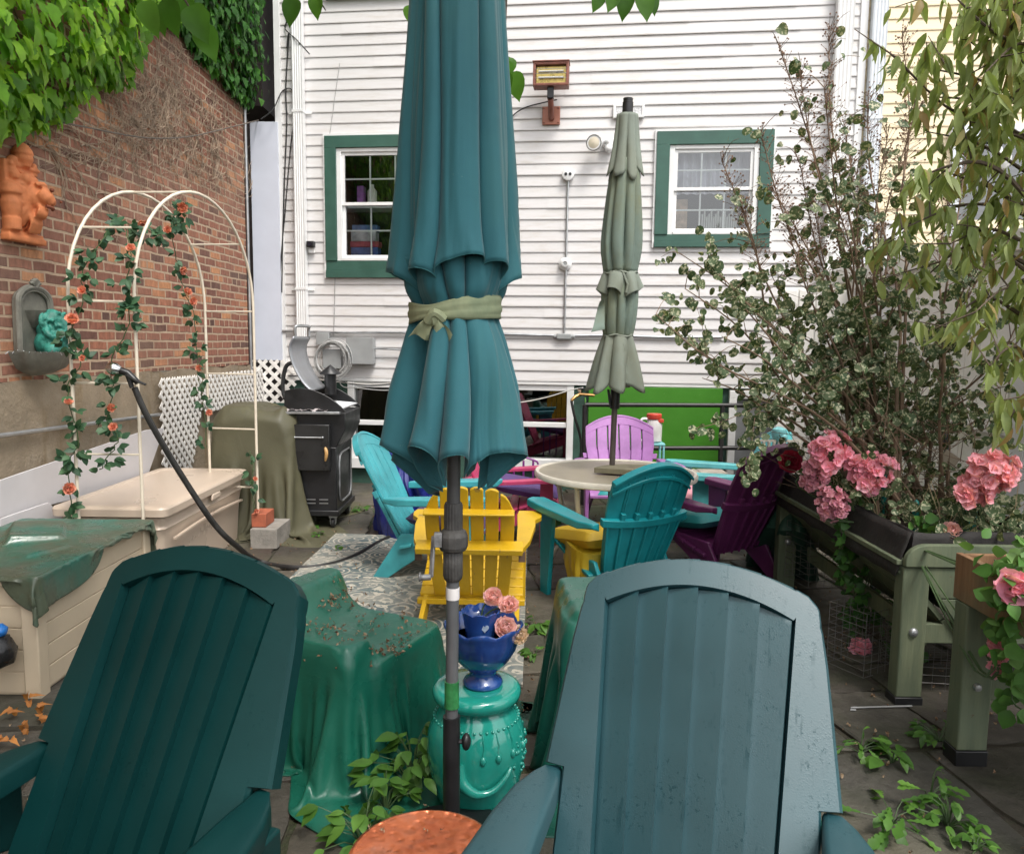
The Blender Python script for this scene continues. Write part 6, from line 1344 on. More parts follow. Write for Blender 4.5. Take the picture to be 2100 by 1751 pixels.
# ------------------------------------------------------------------ overhanging tree above the camera
BROAD=[(0,.35),(.06,.7),(.16,.92),(.34,1),(.52,.88),(.68,.66),(.82,.36),(.93,.12),(1,.01)]
m_big=leafmat('broad_tree_leaf',[(.06,.16,.02),(.09,.23,.03),(.12,.28,.04)],.4,.4)
ot=thing('overhanging_tree','broad leaved tree whose leaf tips hang into the top of the view','tree',(-1.9,-.9,0))
T0=V((-1.9,-.9,0))
b=MB(); b.tube(curve([V((0,0,0)),V((.05,.05,1)),V((.15,.2,2)),V((.4,.5,2.9))],14),[lerp(.12,.075,i/14) for i in range(15)],12); b.build('trunk',m_bark,ot)
br=MB(); lf=MB()
def bleaf(p,L=None,down=.6):
    L=L or R.uniform(.09,.15); d=V((R.uniform(-1,1),R.uniform(-1,1),-down-R.random()*.5)); lf.leaf(p-T0,d,V((R.uniform(-.4,.4),R.uniform(-1,.2),.5)),L,L*R.uniform(.7,.9),BROAD,R.uniform(.1,.4),R.uniform(.1,.4))
mainb=[[V((-1.5,-.4,2.9)),V((-.9,.6,3.15)),V((-.6,1.6,3.15)),V((-.62,2.45,2.80))],[V((-1.5,-.4,2.9)),V((-.4,.5,3.3)),V((.5,1.4,3.2)),V((.35,2.4,2.80))],[V((-1.5,-.4,2.9)),V((-1.6,.6,3.0)),V((-1.5,1.4,2.85)),V((-1.15,2.1,2.62))]]
for mb_ in mainb:
    pts=curve(mb_,20); br.tube([p-T0 for p in pts],[lerp(.04,.006,i/20) for i in range(21)],8)
    for i in range(4,21):
        for k in range(3):
            p=pts[i]; d=V((R.uniform(-1,1),R.uniform(-1,1),R.uniform(-.1,.5))); q=p+d*R.uniform(.2,.55)
            lim=1.5+.455*max(.5,q.y)+.16
            if q.z<lim: q.z=lim+R.random()*.2
            br.tube([p-T0,p.lerp(q,.5)+V((0,0,.04))-T0,q-T0],[.006,.004,.002],5)
            for j in range(9): bleaf(p.lerp(q,R.uniform(.3,1.05))+rv(.07)+V((0,0,.04)))
for (x,y,Y,L) in ((300,12,2.2,.11),(345,8,2.25,.12),(392,22,2.15,.125),(414,64,2.2,.115),(375,5,2.3,.12),(330,20,2.3,.10),(420,30,2.25,.09),(603,8,2.45,.10),(648,3,2.5,.08),(842,22,2.5,.07),(1034,138,2.35,.085),(1046,128,2.4,.09),(1052,158,2.38,.10),(1037,160,2.3,.07),(1232,-3,2.4,.07),(1285,-2,2.4,.09),(1318,0,2.4,.10),(1335,2,2.45,.07),(1260,-6,2.4,.08)):
    p=D(x,y-10,Y); d=V((R.uniform(-.4,.4),R.uniform(-.3,.1),-1)); lf.leaf(p-T0,d,V((R.uniform(-.3,.3),-1,.25)),L*.82,L*.6,BROAD,R.uniform(.15,.4),R.uniform(.1,.35))
for path in ([D(1040,-60,2.4),D(1036,60,2.4),D(1040,125,2.38)],[D(1240,-40,2.4),D(1300,-12,2.4),D(1340,-2,2.42)],[D(340,-60,2.25),D(370,-15,2.2),D(405,45,2.2)],[D(640,-40,2.5),D(655,0,2.5),D(668,22,2.5)]):
    br.tube([p-T0 for p in curve(path,8)],[.005-.0004*i for i in range(9)],6)
br.build('branches',m_bark,ot); lf.build('leaves',m_big,ot,smooth=60)
# ------------------------------------------------------------------ variegated shrub in the raised planter
m_shl=leafmat('variegated_leaf',[(.045,.08,.032),(.075,.12,.052),(.13,.17,.08),(.05,.09,.04)],.25,.5,(.46,.45,.30)); m_shs=mat('grey_brown_stem',(.20,.135,.09),.85,.25,12,.002)
m_seed=mat('dry_seed_heads',(.20,.12,.08),.9,.3,30)
shr=thing('flowering_shrub','tall many stemmed shrub with small round cream edged leaves growing from the raised planter','shrub',(1.98,3.95,.66))
S0=V((1.98,3.95,.66)); st=MB(); sl=MB(); sd_=MB()
def shleaf(p,k=1.,zz=0):
    d=rv(); d.z-=.5; L=R.uniform(.027,.052)*k; sl.leaf(p-S0,d,V((R.uniform(-1,1),-1,R.uniform(-.3,1))),L,L*R.uniform(.75,1.),ROUND,R.uniform(0,.5),R.uniform(0,.5))
tips=[(1405,592,3.7),(1345,645,3.6),(1460,545,3.9),(1395,520,4.0),(1520,420,3.9),(1560,270,4.1),(1598,95,4.0),(1700,60,4.1),(1690,180,3.8),(1745,330,4.2),(1850,70,4.3),(1880,230,4.0),(1950,380,4.2),(2050,470,4.0),(2095,640,3.7),(1440,775,3.7),(1480,690,3.5),(1610,450,3.6),(1650,560,3.9),(1800,470,3.8),(1990,560,3.7),(1550,640,4.2),(2070,790,3.6),(1500,600,3.6),(1580,560,4.3),(1720,430,3.7),(1870,520,3.6),(1640,330,4.1),(1930,680,3.5),(1760,600,3.5),(1560,820,3.5),(2020,880,3.5),(1405,700,3.9),(1480,330,4.0),(1640,150,4.1),(1780,190,4.2),(1820,280,3.9),(1730,250,4.2),(1900,120,4.3),(1580,380,3.9),(1670,420,4.0),(1985,300,4.1)]
for (x,y,Y) in tips:
    tip=D(x,y,Y); b0=S0+V((R.uniform(-.22,.2),R.uniform(-.4,.4),0)); mid=b0.lerp(tip,.45)+V((R.uniform(-.08,.08),R.uniform(-.1,.1),.10)); pts=curve([b0,b0.lerp(mid,.5)+V((0,0,.05)),mid,mid.lerp(tip,.55)+rv(.06),tip],26)
    Ls=sum((pts[i+1]-pts[i]).length for i in range(26)); st.tube([p-S0 for p in pts],[lerp(.0125,.002,(i/26)**.8) for i in range(27)],6)
    high=y<420
    for i in range(9,27):
        f=i/26
        if R.random()<(.55 if not high else .6):
            for k in range(1):
                p=pts[i]; d=rv(); d.z=abs(d.z)*.5+.05; Lt=R.uniform(.14,.42)*(1.1-.6*f); q=p+d.normalized()*Lt; q2=p.lerp(q,.5)+V((0,0,.03))
                if f>.9 and high: Lt*=.5
                tw=curve([p,q2,q],6); st.tube([a-S0 for a in tw],[.0026-.0003*j for j in range(7)],4,cap=False)
                nl=int(Lt*(38 if not high or f<.5 else 26))
                for j in range(nl): shleaf(tw[R.randrange(1,7)]+rv(.028),1.0 if R.random()<.75 else 1.3)
    if y<480:
        for j in range(95):
            f=R.random()**1.3; p=pts[26].lerp(pts[19],f); q=p+V((R.uniform(-.09,.09)*(.3+f),R.uniform(-.07,.07),R.uniform(.0,.07)))
            sd_.tube([p-S0,q-S0],.0011,3,cap=False); sd_.ball(q-S0,R.uniform(.003,.0055),5,4)
# tangle of thin bare twigs low down
for i in range(260):
    a=S0+V((R.uniform(-.3,.25),R.uniform(-.5,.5),R.uniform(0,.5))); d=V((R.uniform(-1,.6),R.uniform(-.6,.4),R.uniform(.05,.9))); q=a+d*R.uniform(.25,.6); st.tube([a-S0,a.lerp(q,.5)+rv(.04)-S0,q-S0],[.002,.0016,.001],4,cap=False)
    for j in range(R.randrange(0,7)): shleaf(a.lerp(q,R.uniform(.4,1))+rv(.03),.9)
st.build('stems',m_shs,shr); sl.build('leaves',m_shl,shr,smooth=60); sd_.build('seed_heads',m_seed,shr)
# a drooping spray in front of the plum chair
sp2=thing('shrub_spray','loose spray of variegated leaves drooping across the plum chair back','branch'); b=MB(); lf2=MB()
pth=curve([D(1640,850,3.8),D(1560,845,3.7),D(1545,880,3.6),D(1540,930,3.55),D(1535,985,3.5)],24); b.tube(pth,.0022,5)
pt2=curve([D(1650,830,3.8),D(1560,835,3.7),D(1480,865,3.6),D(1420,880,3.6)],20); b.tube(pt2,.0018,5); b.build('stem',m_shs,sp2)
for p in pth[4:]+pt2[4:]:
    for j in range(4 if p in pth else 2):
        L=R.uniform(.03,.05); d=rv(); d.z-=.6; lf2.leaf(p+rv(.045),d,V((R.uniform(-1,1),-1,.3)),L,L*.85,ROUND,.2,.3)
lf2.build('leaves',m_shl,sp2,smooth=60)
# ------------------------------------------------------------------ long leaved tree leaning in from the right
m_long=leafmat('long_pale_leaf',[(.22,.28,.09),(.30,.37,.14),(.38,.44,.19),(.26,.33,.12),(.34,.40,.17),(.40,.27,.12)],.45,.5)
rt_=thing('cherry_tree','tree with long drooping pale green leaves leaning in at the right edge','tree',(2.75,2.3,0)); T1=V((2.75,2.3,0))
b=MB(); b.tube(curve([V((0,0,0)),V((-.03,.05,1.2)),V((.02,.1,2.2)),V((-.1,.2,3.4))],14),[lerp(.07,.035,i/14) for i in range(15)],10); b.build('trunk',m_bark,rt_)
br=MB(); lf=MB()
BR=[([(2300,120),(2120,100),(2030,60),(1945,-20)],3.1),([(2350,300),(2130,225),(2010,165),(1900,140)],3.2),([(2350,420),(2140,370),(2020,300),(1900,270)],3.25),([(2300,520),(2100,440),(1980,420),(1850,470)],3.3),([(2330,700),(2120,565),(2000,500),(1890,575)],3.3),([(2330,760),(2120,660),(2020,610),(1940,670)],3.2),([(2300,200),(2150,60),(2080,10),(2030,-40)],3.0),([(2300,600),(2150,330),(2060,270),(1990,250)],3.1),([(2300,900),(2140,770),(2080,710),(2030,750)],3.2),([(2300,350),(2080,210),(1960,230),(1840,120)],3.3),([(2300,620),(2020,500),(1910,440),(1800,510)],3.4),([(2250,520),(2050,350),(1950,340),(1860,380)],3.1),([(2300,50),(2150,-20),(2080,40),(2050,120)],3.1),([(2350,820),(2150,800),(2090,830),(2060,880)],3.1),([(2300,150),(2120,180),(2010,100),(1960,60)],3.3),([(2300,250),(2110,280),(2000,210),(1900,200)],3.4),([(2300,380),(2120,420),(2020,380),(1930,350)],3.3),([(2300,480),(2130,500),(2030,470),(1950,500)],3.2),([(2300,80),(2160,120),(2090,90),(2020,150)],3.0),([(2320,640),(2150,640),(2070,590),(2000,640)],3.1),([(2300,-20),(2150,-60),(2060,-30),(1990,20)],3.2),([(2300,300),(2180,200),(2100,180),(2050,230)],2.95)]
for pl_,Y in BR:
    pts=curve([T1+V((-.05,.15,max(1.2,D(pl_[0][0],pl_[0][1],Y).z-.2)))]+[D(x,y,Y+R.uniform(-.1,.1)) for x,y in pl_],24); br.tube([p-T1 for p in pts],[lerp(.016,.0022,i/24) for i in range(25)],6)
    for i in range(4,25):
        for k in range(3):
            p=pts[i]+rv(.05)
            if R.random()<.75:
                d=V((R.uniform(-.6,.6),R.uniform(-.6,.6),-1)); L=R.uniform(.065,.115); lf.leaf(p-T1,d,V((R.uniform(-1,1),R.uniform(-1,.6),.2)),L,L*R.uniform(.24,.36),LANCE,R.uniform(.4,1.),R.uniform(-.05,.45))
        if i%3==0:
            q=pts[i]+V((R.uniform(-.2,.1),R.uniform(-.2,.2),R.uniform(-.1,.18))); br.tube([pts[i]-T1,q-T1],[.004,.0015],4,cap=False)
            for j in range(5): L=R.uniform(.06,.11); lf.leaf(pts[i].lerp(q,R.uniform(.3,1.1))-T1,V((R.uniform(-.6,.6),R.uniform(-.6,.6),-1)),V((R.uniform(-1,1),-1,.2)),L,L*.34,LANCE,R.uniform(.4,1.),R.uniform(0,.45))
br.build('branches',m_bark,rt_); lf.build('leaves',m_long,rt_,smooth=60)
# ------------------------------------------------------------------ weeds
m_weed=leafmat('weed_leaf',[(.05,.13,.02),(.08,.19,.03),(.12,.25,.04)],.35,.45)
def weed(label,p,s,n,h,prof=OVAL,grp='weeds growing between the flagstones',k=.6):
    t_=thing('weed',label,'weed',p,0,grp); b=MB(); b2=MB()
    for i in range(n):
        a=R.uniform(0,2*PI); rr=R.uniform(.1,1)*s; q=V((rr*cos(a),rr*sin(a),R.uniform(.25,1)*h*(1.1-.5*rr/s))); b2.tube([V((0,0,0)),V((q.x*.5,q.y*.5,q.z*.8)),q],[.0025,.002,.0012],4,cap=False)
        L=R.uniform(.6,1.25)*s*k
        for j in range(2): d=V((cos(a+R.uniform(-.9,.9)),sin(a+R.uniform(-.9,.9)),R.uniform(-.5,.3))); b.leaf(q,d,V((0,-.3,1)),L,L*R.uniform(.45,.62),prof,.2,R.uniform(.1,.5))
    b2.build('stems',m_stem,t_); b.build('leaves',m_weed,t_,smooth=60)
DAND=[(0,.08),(.15,.2),(.22,.12),(.35,.4),(.42,.22),(.55,.55),(.62,.3),(.78,.6),(.9,.4),(1,.03)]
weed('leafy weed between the bright green cover and the turquoise stool',G(845,1610),.17,32,.22,k=.40); weed('low bright weed at the foot of the copper table on its left',G(745,1735),.16,30,.18,k=.40); weed('small weed patch close behind the copper table',G(790,1665),.12,22,.13,k=.45)
weed('bushy weed by the foot of the nearest planter leg',G(1925,1520),.10,22,.08,k=.45); weed('dandelion with jagged leaves beside the right foreground chair',G(1830,1690),.12,11,.07,DAND,k=.9); weed('round leaved weed clump at the lower right corner',G(1945,1695),.10,30,.10,ROUND,k=.34); weed('jagged weed sprouting left of the lower right clump',G(1905,1650),.08,9,.14,DAND,k=.9)
weed('pale weed at the right edge of the grey teal chair back',G(1765,1545),.07,10,.10,DAND,k=.9); weed('slim weed in the joint near the planter leg',G(1830,1565),.09,8,.10,LANCE,k=.9); weed('small weed at the bottom right of the view',G(2000,1745),.06,12,.06)
for (x,y,s,lbl) in ((1098,1290,.07,'pale weed left of the dark green cover'),(1095,1350,.06,'small weed right of the blue planter'),(630,1085,.06,'small weed left of the rug below the olive cover'),(655,1100,.05,'weed at the far corner of the rug'),(735,1050,.06,'weed under the corner of the smoker grill'),(770,1055,.08,'weed between the grill and the turquoise chair'),(690,1130,.05,'weed at the edge of the rug by the hose'),(800,1085,.07,'weed beside the hose end'),(655,1060,.05,'weed in front of the smoker grill'),(1160,1075,.08,'weed between the pink and lilac chairs')):
    weed(lbl,G(x,y),s,9,s*1.1,OVAL,k=.8)
weed('leafy plant at the foot of the purple plant stand',G(1108,1050)+V((0,.3,0)),.16,24,.30,k=.5)
# orange fallen leaves
m_or=leafmat('fallen_leaf',[(.42,.13,.03),(.5,.22,.06),(.3,.10,.03)],.2,.7)
for i,(x,y) in enumerate(((20,1475),(75,1480),(45,1500),(15,1530),(92,1462),(60,1440))):
    b=MB(); p=G(max(x,2),y,.01)
    for k in range(3): b.leaf(p+rv(.02)+V((0,0,.025)),rv(),V((0,-.3,1)),.04,.032,IVY,.6,1.1)
    o=b.build('fallen_leaf',m_or); tag(o,'curled orange fallen leaf on the ground by the cream storage box','leaf','orange leaves by the storage box')
# ------------------------------------------------------------------ raised trough planter
def wood(name,c1,c2,gr=(.12,.15,.10)):
    t=NT(name); g_=t.noise(6,5,.65,t.mapv((5,5,.55))); c=t.ramp(g_,[(.25,c1),(.6,c2),(.8,sc3(c2,1.25))]); c=t.mix(t.ramp(t.noise(3,5,.6),[(.45,0),(.65,.6)]),c,gr); c=t.mix(t.ramp(t.noise(40,2,.6),[(.7,0),(.76,.7)]),c,(.10,.05,.03)); t.set(c,.75,spec=.3); t.bump(g_,.004); return t.mat
m_gw=wood('green_stained_wood',(.075,.10,.065),(.135,.155,.095)); m_gwx=wood('green_stained_wood_lengthwise',(.075,.10,.065),(.135,.155,.095)); m_rw=wood('reddish_planter_wood',(.17,.085,.045),(.26,.15,.08),(.12,.14,.09))
m_lin=mat('black_planter_liner',(.016,.014,.013),.75,.3,9,.004,30); m_soil=mat('planter_soil',(.035,.025,.018),.95,.4,25,.015,50)
rp=thing('raised_planter','long green wooden trough planter on legs with a black fabric liner','planter',(0,0,0))
x0,x1,y0,y1,zr=1.64,2.34,3.12,4.68,.60; xm=(x0+x1)/2
for (x,y) in ((x0+.045,y0+.04),(x1-.045,y0+.04),(x0+.045,y1-.04),(x1-.045,y1-.04)):
    b=MB(); b.b2((x-.055,y-.04,.035),(x+.055,y+.035,zr-.005)); l_=b.build('leg',m_gw,rp,bevel=.006); b=MB(); b.b2((x-.06,y-.045,0),(x+.06,y+.04,.036)); b.build('foot',m_black,l_,bevel=.004); b=MB(); b.lathe([(.02,0),(.018,.008),(.01,.014),(0,.015)],14,(x,y-.041,.32),AXY); b.build('bolt',m_steel,l_)
for y in (y0,y1-.03):
    b=MB(); out=[(x0-.01,zr)]
    for i in range(9): t=PI/2*i/8; out.append((x0+.08-.09*cos(t),zr+.02+.075*sin(t)))
    for i in range(9): t=PI/2*(1-i/8); out.append((x1-.08+.09*cos(t),zr+.02+.075*sin(t)))
    out.append((x1+.01,zr)); b.prism(out[::-1],lambda x,z:V((x,y-.012,z)),lambda x,z:V((x,y+.018,z))); b.build('end_board',m_gwx,rp,bevel=.004)
    for k,(za,zb_) in enumerate(((zr-.135,zr-.004),(zr-.27,zr-.139),(zr-.33,zr-.274))):
        f=lambda z:(zr-z)/.36; b=MB(); b.prism([(lerp(x0+.06,xm-.05,f(za)),za),(lerp(x1-.06,xm+.05,f(za)),za),(lerp(x1-.06,xm+.05,f(zb_)),zb_),(lerp(x0+.06,xm-.05,f(zb_)),zb_)][::-1],lambda x,z:V((x,y+.0,z)),lambda x,z:V((x,y+.022,z))); b.build('end_board',m_gwx,rp,bevel=.003)
    b=MB(); b.b2((x0+.1,y+.03,.26),(x1-.1,y+.06,.345)); b.build('cross_rail',m_gwx,rp,bevel=.004)
for s_,xx in ((-1,x0),(1,x1)):
    b=MB()
    for k in range(3):
        a0,a1=k/3,(k+1)/3-.02; p=lambda f:(lerp(xx-s_*0,xm+s_*.06,f),lerp(zr-.02,zr-.34,f)); (xa,za),(xb,zb_)=p(a0),p(a1)
        b.prism([(xa,za),(xb,zb_),(xb+s_*.018,zb_-.012),(xa+s_*.018,za-.012)],lambda x,z:V((x,y0+.03,z)),lambda x,z:V((x,y1-.035,z)))
    b.build('side_board',m_gwx,rp,bevel=.002); b=MB(); b.b2((xx-.022+s_*.01,y0+.022,zr+.0),(xx+.022+s_*.01,y1-.035,zr+.022)); b.build('top_rail',m_gwx,rp,bevel=.003)
b=MB(); b.b2((x0+.12,y1-.2,.24),(x0+.14,y0+.06,.32)); b.build('side_rail',m_gwx,rp)
rim=[(x0+.03,y0+.035),(x1-.03,y0+.035),(x1-.03,y1-.05),(x0+.03,y1-.05)]
def lin(u,v):
    k=u*4; i=int(k)%4; t=k-int(k); a,c_=rim[i],rim[(i+1)%4]; x,y=lerp(a[0],c_[0],t),lerp(a[1],c_[1],t); dx,dy=x-xm,y-3.9; o_=.012*noise.noise(V((x*9,y*9,v*3)))-.02*v
    return V((x+o_*(1 if dx>0 else -1),y+o_*(1 if dy>0 else -1),lerp(zr-.05,zr+.135+.01*noise.noise(V((x*6,y*6,1))),v)))
b=MB(); b.grid(lin,120,6,True); b.build('liner',m_lin,rp,solid=.006); b=MB(); b.grid(lambda u,v:V((x0-.032-.006*noise.noise(V((u*14,v*3,2)))+.056*v,lerp(y0+.028,y1-.045,u),lerp(zr-.05+.012*noise.noise(V((u*9,0,5))),zr+.137,v))),60,6); b.build('liner_flap',m_lin,rp,solid=.004); b=MB(); b.grid(lambda u,v:V((lerp(x0+.04,x1-.04,u),lerp(y0+.045,y1-.06,v),zr+.06+.02*fbm(u*5,v*9,0,2))),16,30); b.build('soil',m_soil,rp)
# wooden box planter on legs at the right edge
bp=thing('box_planter','reddish wooden box planter on square legs at the lower right edge','planter',(0,0,0)); x0,x1,y0,y1,za,zb_=1.615,2.25,1.95,2.74,.60,.765
b=MB(); b.b2((x0,y0,za),(x0+.025,y1,zb_)); b.build('side_board',m_rw,bp,bevel=.003); b=MB(); b.b2((x1-.025,y0,za),(x1,y1,zb_)); b.build('side_board',m_rw,bp,bevel=.003)
b=MB(); b.b2((x0+.026,y1-.026,za),(x1-.026,y1-.001,zb_-.002)); b.build('end_board',m_rw,bp,bevel=.003); b=MB(); b.b2((x0+.026,y0+.001,za),(x1-.026,y0+.026,zb_-.002)); b.build('end_board',m_rw,bp,bevel=.003)
b=MB(); b.b2((x0+.026,y0+.027,za+.02),(x1-.026,y1-.027,zb_-.035)); b.build('soil',m_soil,bp)
for x in (x0+.055,x1-.055):
    for y in (y0+.05,y1-.06):
        b=MB(); b.b2((x-.055,y-.035,.06),(x+.055,y+.045,za-.002)); l_=b.build('leg',m_gw,bp,bevel=.006); b=MB(); b.b2((x-.058,y-.038,0),(x+.058,y+.048,.06)); b.build('foot',m_black,l_,bevel=.004); b=MB(); b.lathe([(.016,0),(.012,.01),(0,.012)],12,(x,y-.036,.30),AXY); b.build('bolt',m_steel,l_)
b=MB(); b.b2((x0+.112,y1-.075,.24),(x1-.112,y1-.03,.34)); b.build('cross_rail',m_gwx,bp,bevel=.004)
# wire crates under the planters
m_wire=mat('dull_wire',(.16,.155,.15),.5,.2,20,metal=.5)
def wire(label,c,w_,h_,d_,nx_,nz_,rz=0):
    b=MB(); 
    for i in range(nx_+1): x=-w_/2+w_*i/nx_; b.tube([V((x,0,0)),V((x,0,h_))],.0015,4,cap=False); b.tube([V((x,d_,0)),V((x,d_,h_))],.0015,4,cap=False)
    for i in range(nz_+1): z=h_*i/nz_; b.tube([V((-w_/2,0,z)),V((w_/2,0,z)),V((w_/2,d_,z)),V((-w_/2,d_,z)),V((-w_/2,0,z))],.0015,4,cap=False)
    o=b.build('wire_basket',m_wire); tag(o,label,'basket',None,c,rz)
wire('wire basket leaning beside the nearest planter leg',G(1840,1400)+V((0,.12,.0)),.3,.30,.2,6,9,.5); wire('wire basket under the middle of the raised planter',V((2.0,3.25,0)),.5,.32,.3,9,9,-.1); wire('wire basket behind the far planter leg',V((1.86,4.35,.12)),.3,.34,.25,6,9,.2)
b=MB(); p=G(1745,1455,.012); q=G(1870,1447,.012); b.tube([p+V((.02,0,0)),p,p+V((.01,.02,0)),q],.004,6); tag(b.build('metal_stake',mat('pale_metal',(.45,.45,.44),.4,metal=.5)),'thin pale metal stake lying on the paving by the planter','stake')
# ------------------------------------------------------------------ artificial flowers
m_pk=leafmat('pink_blossom',[(.82,.30,.43),(.88,.42,.53),(.85,.36,.48),(.90,.58,.64)],.3,.6); m_mv=leafmat('mauve_blossom',[(.58,.22,.28),(.68,.36,.42),(.52,.18,.28)],.25,.6); m_red=leafmat('crimson_petal',[(.36,.02,.05),(.48,.035,.08)],.15,.6)
m_cp=leafmat('coral_pink_blossom',[(.86,.36,.44),(.90,.48,.53),(.84,.40,.50)],.3,.6)
def bunch(name,label,c,rx,rz_,n,m,fr,ry=None,layers=((5,1,.15),(3,.5,.9))):
    t_=thing(name,label,'flowers'); b=MB()
    for i in range(n):
        d=rv().normalized(); d.y=-abs(d.y); k=R.uniform(.5,1.12)
        q=V((d.x*rx*k,d.y*(ry or rx)*k,d.z*rz_*k)); flower(b,c+q,d+V((0,-.3,.3))+rv(.2),fr*R.uniform(.8,1.2),layers,.15)
    b.build('blossoms',m,t_,smooth=60); b=MB(); 
    for i in range(5): b.tube(curve([c+rv(rx*.5),c+V((R.uniform(-.05,.05),.05,-rz_)),V((max(1.72,c.x+.08),max(3.2,c.y)+.05,.66))],8),.003,5)
    b.build('stems',m_stem,t_)
bunch('flower_bunch','large pink blossom bunch at the far left end of the raised planter, upper part',D(1695,930,3.62),.105,.10,46,m_pk,.026); bunch('flower_bunch','mauve hydrangea head under the pink bunch at the far planter corner',D(1705,1030,3.58),.075,.085,90,m_mv,.015); bunch('flower_bunch','mauve hydrangea head beside the red peony',D(1668,970,3.66),.065,.08,80,m_mv,.015)
bunch('flower_bunch','pink blossom bunch in the middle of the raised planter',D(1785,968,3.55),.105,.085,40,m_pk,.026); bunch('flower_bunch','coral pink blossom bunch at the right above the raised planter',D(2018,965,3.2),.115,.085,60,m_cp,.024); bunch('flower_bunch','small coral pink head below the right blossom bunch',D(1990,1008,3.18),.065,.055,26,m_cp,.026)
t_=thing('peony','crimson peony beside the plum chair back','flower'); b=MB(); flower(b,D(1620,947,4.25),V((-.1,-1,.25)),.062,CAR,.14); b.build('bloom',m_red,t_,smooth=60); b=MB(); b.tube(curve([D(1620,947,4.26),D(1640,985,4.3),V((1.75,4.5,.66))],8),.004,5); b.build('stem',m_stem,t_)
t_=thing('carnation','single pale pink carnation on the near rim of the raised planter','flower'); b=MB(); flower(b,D(1950,1090,3.2),V((0,-.8,.6)),.042,CAR,.15); b.build('bloom',m_pet,t_,smooth=60); b=MB(); b.tube([D(1950,1092,3.22),D(1956,1120,3.25)],.003,5); b.build('stem',m_stem,t_)
bunch('flower_bunch','deep pink geranium cluster on the ground under the planter',D(1762,1330,3.7),.05,.06,26,m_pk,.024)
bunch('flower_bunch','hanging deep pink blossom string on the box planter',D(2045,1335,2.5),.03,.09,22,m_pk,.02)
bunch('flower_bunch','pink blossom at the right edge over the box planter',D(2098,1195,2.4),.05,.03,10,m_pk,.04)
# green foliage on and in the planters
m_viv=leafmat('ivy_garland_leaf',[(.03,.09,.02),(.05,.14,.03),(.08,.20,.04)],.3,.5); m_vv2=leafmat('bright_vine_leaf',[(.06,.16,.03),(.10,.23,.05),(.16,.28,.08)],.3,.5)
def vine(name,label,path,n,sp,L,m,prof=IVY,down=.5):
    t_=thing(name,label,'vine'); pts=curve(path,50); b=MB(); b.tube([p+rv(.006) for p in pts],.003,5); b.build('stem',m_stem,t_); b=MB()
    for i in range(n): 
        k=R.uniform(.7,1.3)*L; d=rv(); d.z-=down; b.leaf(pts[R.randrange(51)]+rv(sp),d,V((R.uniform(-.7,.7),-1,R.uniform(-.2,.8))),k,k*.8,prof,R.uniform(0,.3),R.uniform(.1,.4))
    b.build('leaves',m,t_,smooth=60)
vine('ivy_garland','ivy garland trailing from the liner rim down past the planter leg',[D(1790,1015,3.9),D(1745,1035,3.75),D(1735,1080,3.7),D(1745,1150,3.7),D(1752,1220,3.7),D(1755,1290,3.75)],230,.055,.045,m_viv)
vine('flowering_vine','bright leafy vine spilling over the box planter at the right edge',[D(2040,1150,2.55),D(2080,1165,2.45),D(2060,1210,2.42),D(2095,1250,2.4),D(2065,1290,2.42),D(2085,1360,2.4),D(2075,1420,2.42),D(2098,1470,2.4)],120,.06,.055,m_vv2,OVAL)
vine('planter_greenery','tangled low greenery filling the raised planter along its near rim',[V((1.75,4.4,.72)),V((1.82,4.0,.74)),V((1.8,3.6,.72)),V((1.9,3.3,.72)),V((2.1,3.25,.72)),V((2.25,3.3,.72)),V((2.2,3.7,.76)),V((2.1,4.1,.78))],520,.13,.045,m_shl,ROUND,.2)
vine('planter_greenery','bright green leaves by the liner corner of the raised planter',[D(1880,1080,3.3),D(1905,1070,3.3),D(1915,1095,3.25)],22,.04,.05,m_vv2,OVAL,.1)
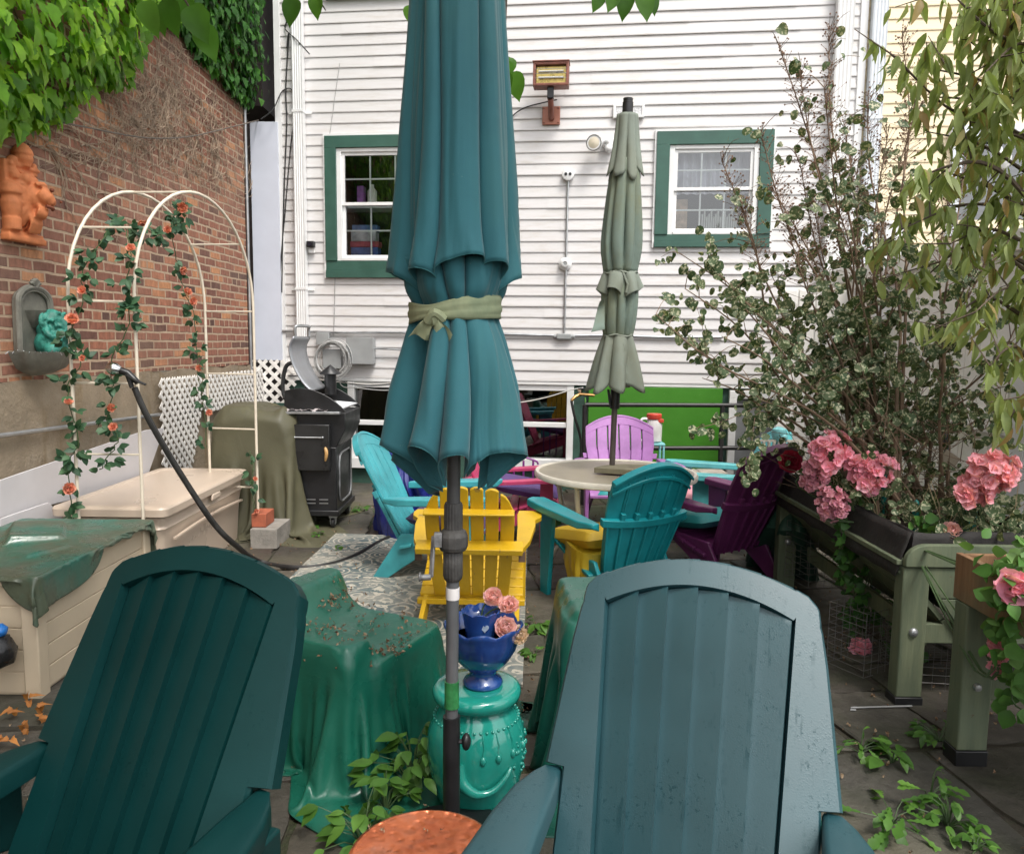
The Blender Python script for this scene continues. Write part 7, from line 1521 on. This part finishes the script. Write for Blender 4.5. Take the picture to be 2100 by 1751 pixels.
vine('shade_plant','dark leafy plant in the shade under the raised planter',[V((1.9,3.6,.05)),V((2.0,3.8,.12)),V((2.05,4.1,.08))],60,.1,.06,m_viv,ROUND,.1)
vine('planter_greenery','leafy green seedlings filling the reddish box planter',[V((1.75,2.6,.77)),V((1.95,2.4,.78)),V((2.1,2.15,.78)),V((1.8,2.1,.77))],130,.09,.05,m_vv2,OVAL,-.2)
b=MB(); 
for i in range(60):
    a=V((R.uniform(1.7,2.3),R.uniform(3.2,4.5),.66)); q=a+V((R.uniform(-.2,.2),R.uniform(-.2,.2),R.uniform(.08,.3))); b.tube([a,a.lerp(q,.5)+rv(.03),q],[.0025,.002,.0012],4,cap=False)
o=b.build('dead_stalks',mat('straw_stalk',(.36,.28,.17),.85,.2)); tag(o,'dry straw coloured stalks standing in the raised planter','stalks')
m_tg=mat('teal_plastic_stake',(.01,.16,.14),.35)
for (x,y,Y,w_,h_,lb_) in ((1990,1060,3.35,.045,.14,'broad dark teal cactus shaped ornament in the raised planter'),(1878,1050,3.5,.028,.1,'teal leaf shaped ornament near the middle of the raised planter'),(1815,995,3.7,.024,.09,'teal leaf shaped ornament beside the pink blossoms')):
    p=D(x,y,Y); b=MB(); b.lathe([(w_*.45,-h_),(w_*.5,-h_*.3),(w_*.55,h_*.2),(w_*.35,h_*.5),(0,h_*.6)],14,p,None,lambda t,z:1+.15*cos(6*t)); b.tube([p+V((0,0,-h_)),V((p.x,p.y,.62))],.006,6); tag(b.build('garden_ornament',m_tg),lb_,'ornament')
b=MB(); p=D(1945,945,3.7); b.b2((-.05,-.004,-.04),(.05,.004,.04)); o=b.build('plant_marker',mat('pale_card',(.35,.30,.23),.7,.15),bevel=.002); o.location=p; o.rotation_euler=(.2,.5,.3); tag(o,'pale card plant marker stuck among the stems of the shrub','marker')
b=MB(); b.beam(D(1937,860,3.8),V((D(1955,1000,3.8).x,3.8,.62)),.016,.016); tag(b.build('metal_stake',mat('bluish_metal',(.13,.16,.20),.4,metal=.4)),'bluish metal stake leaning among the shrub stems','stake')
bpy.context.view_layer.update()
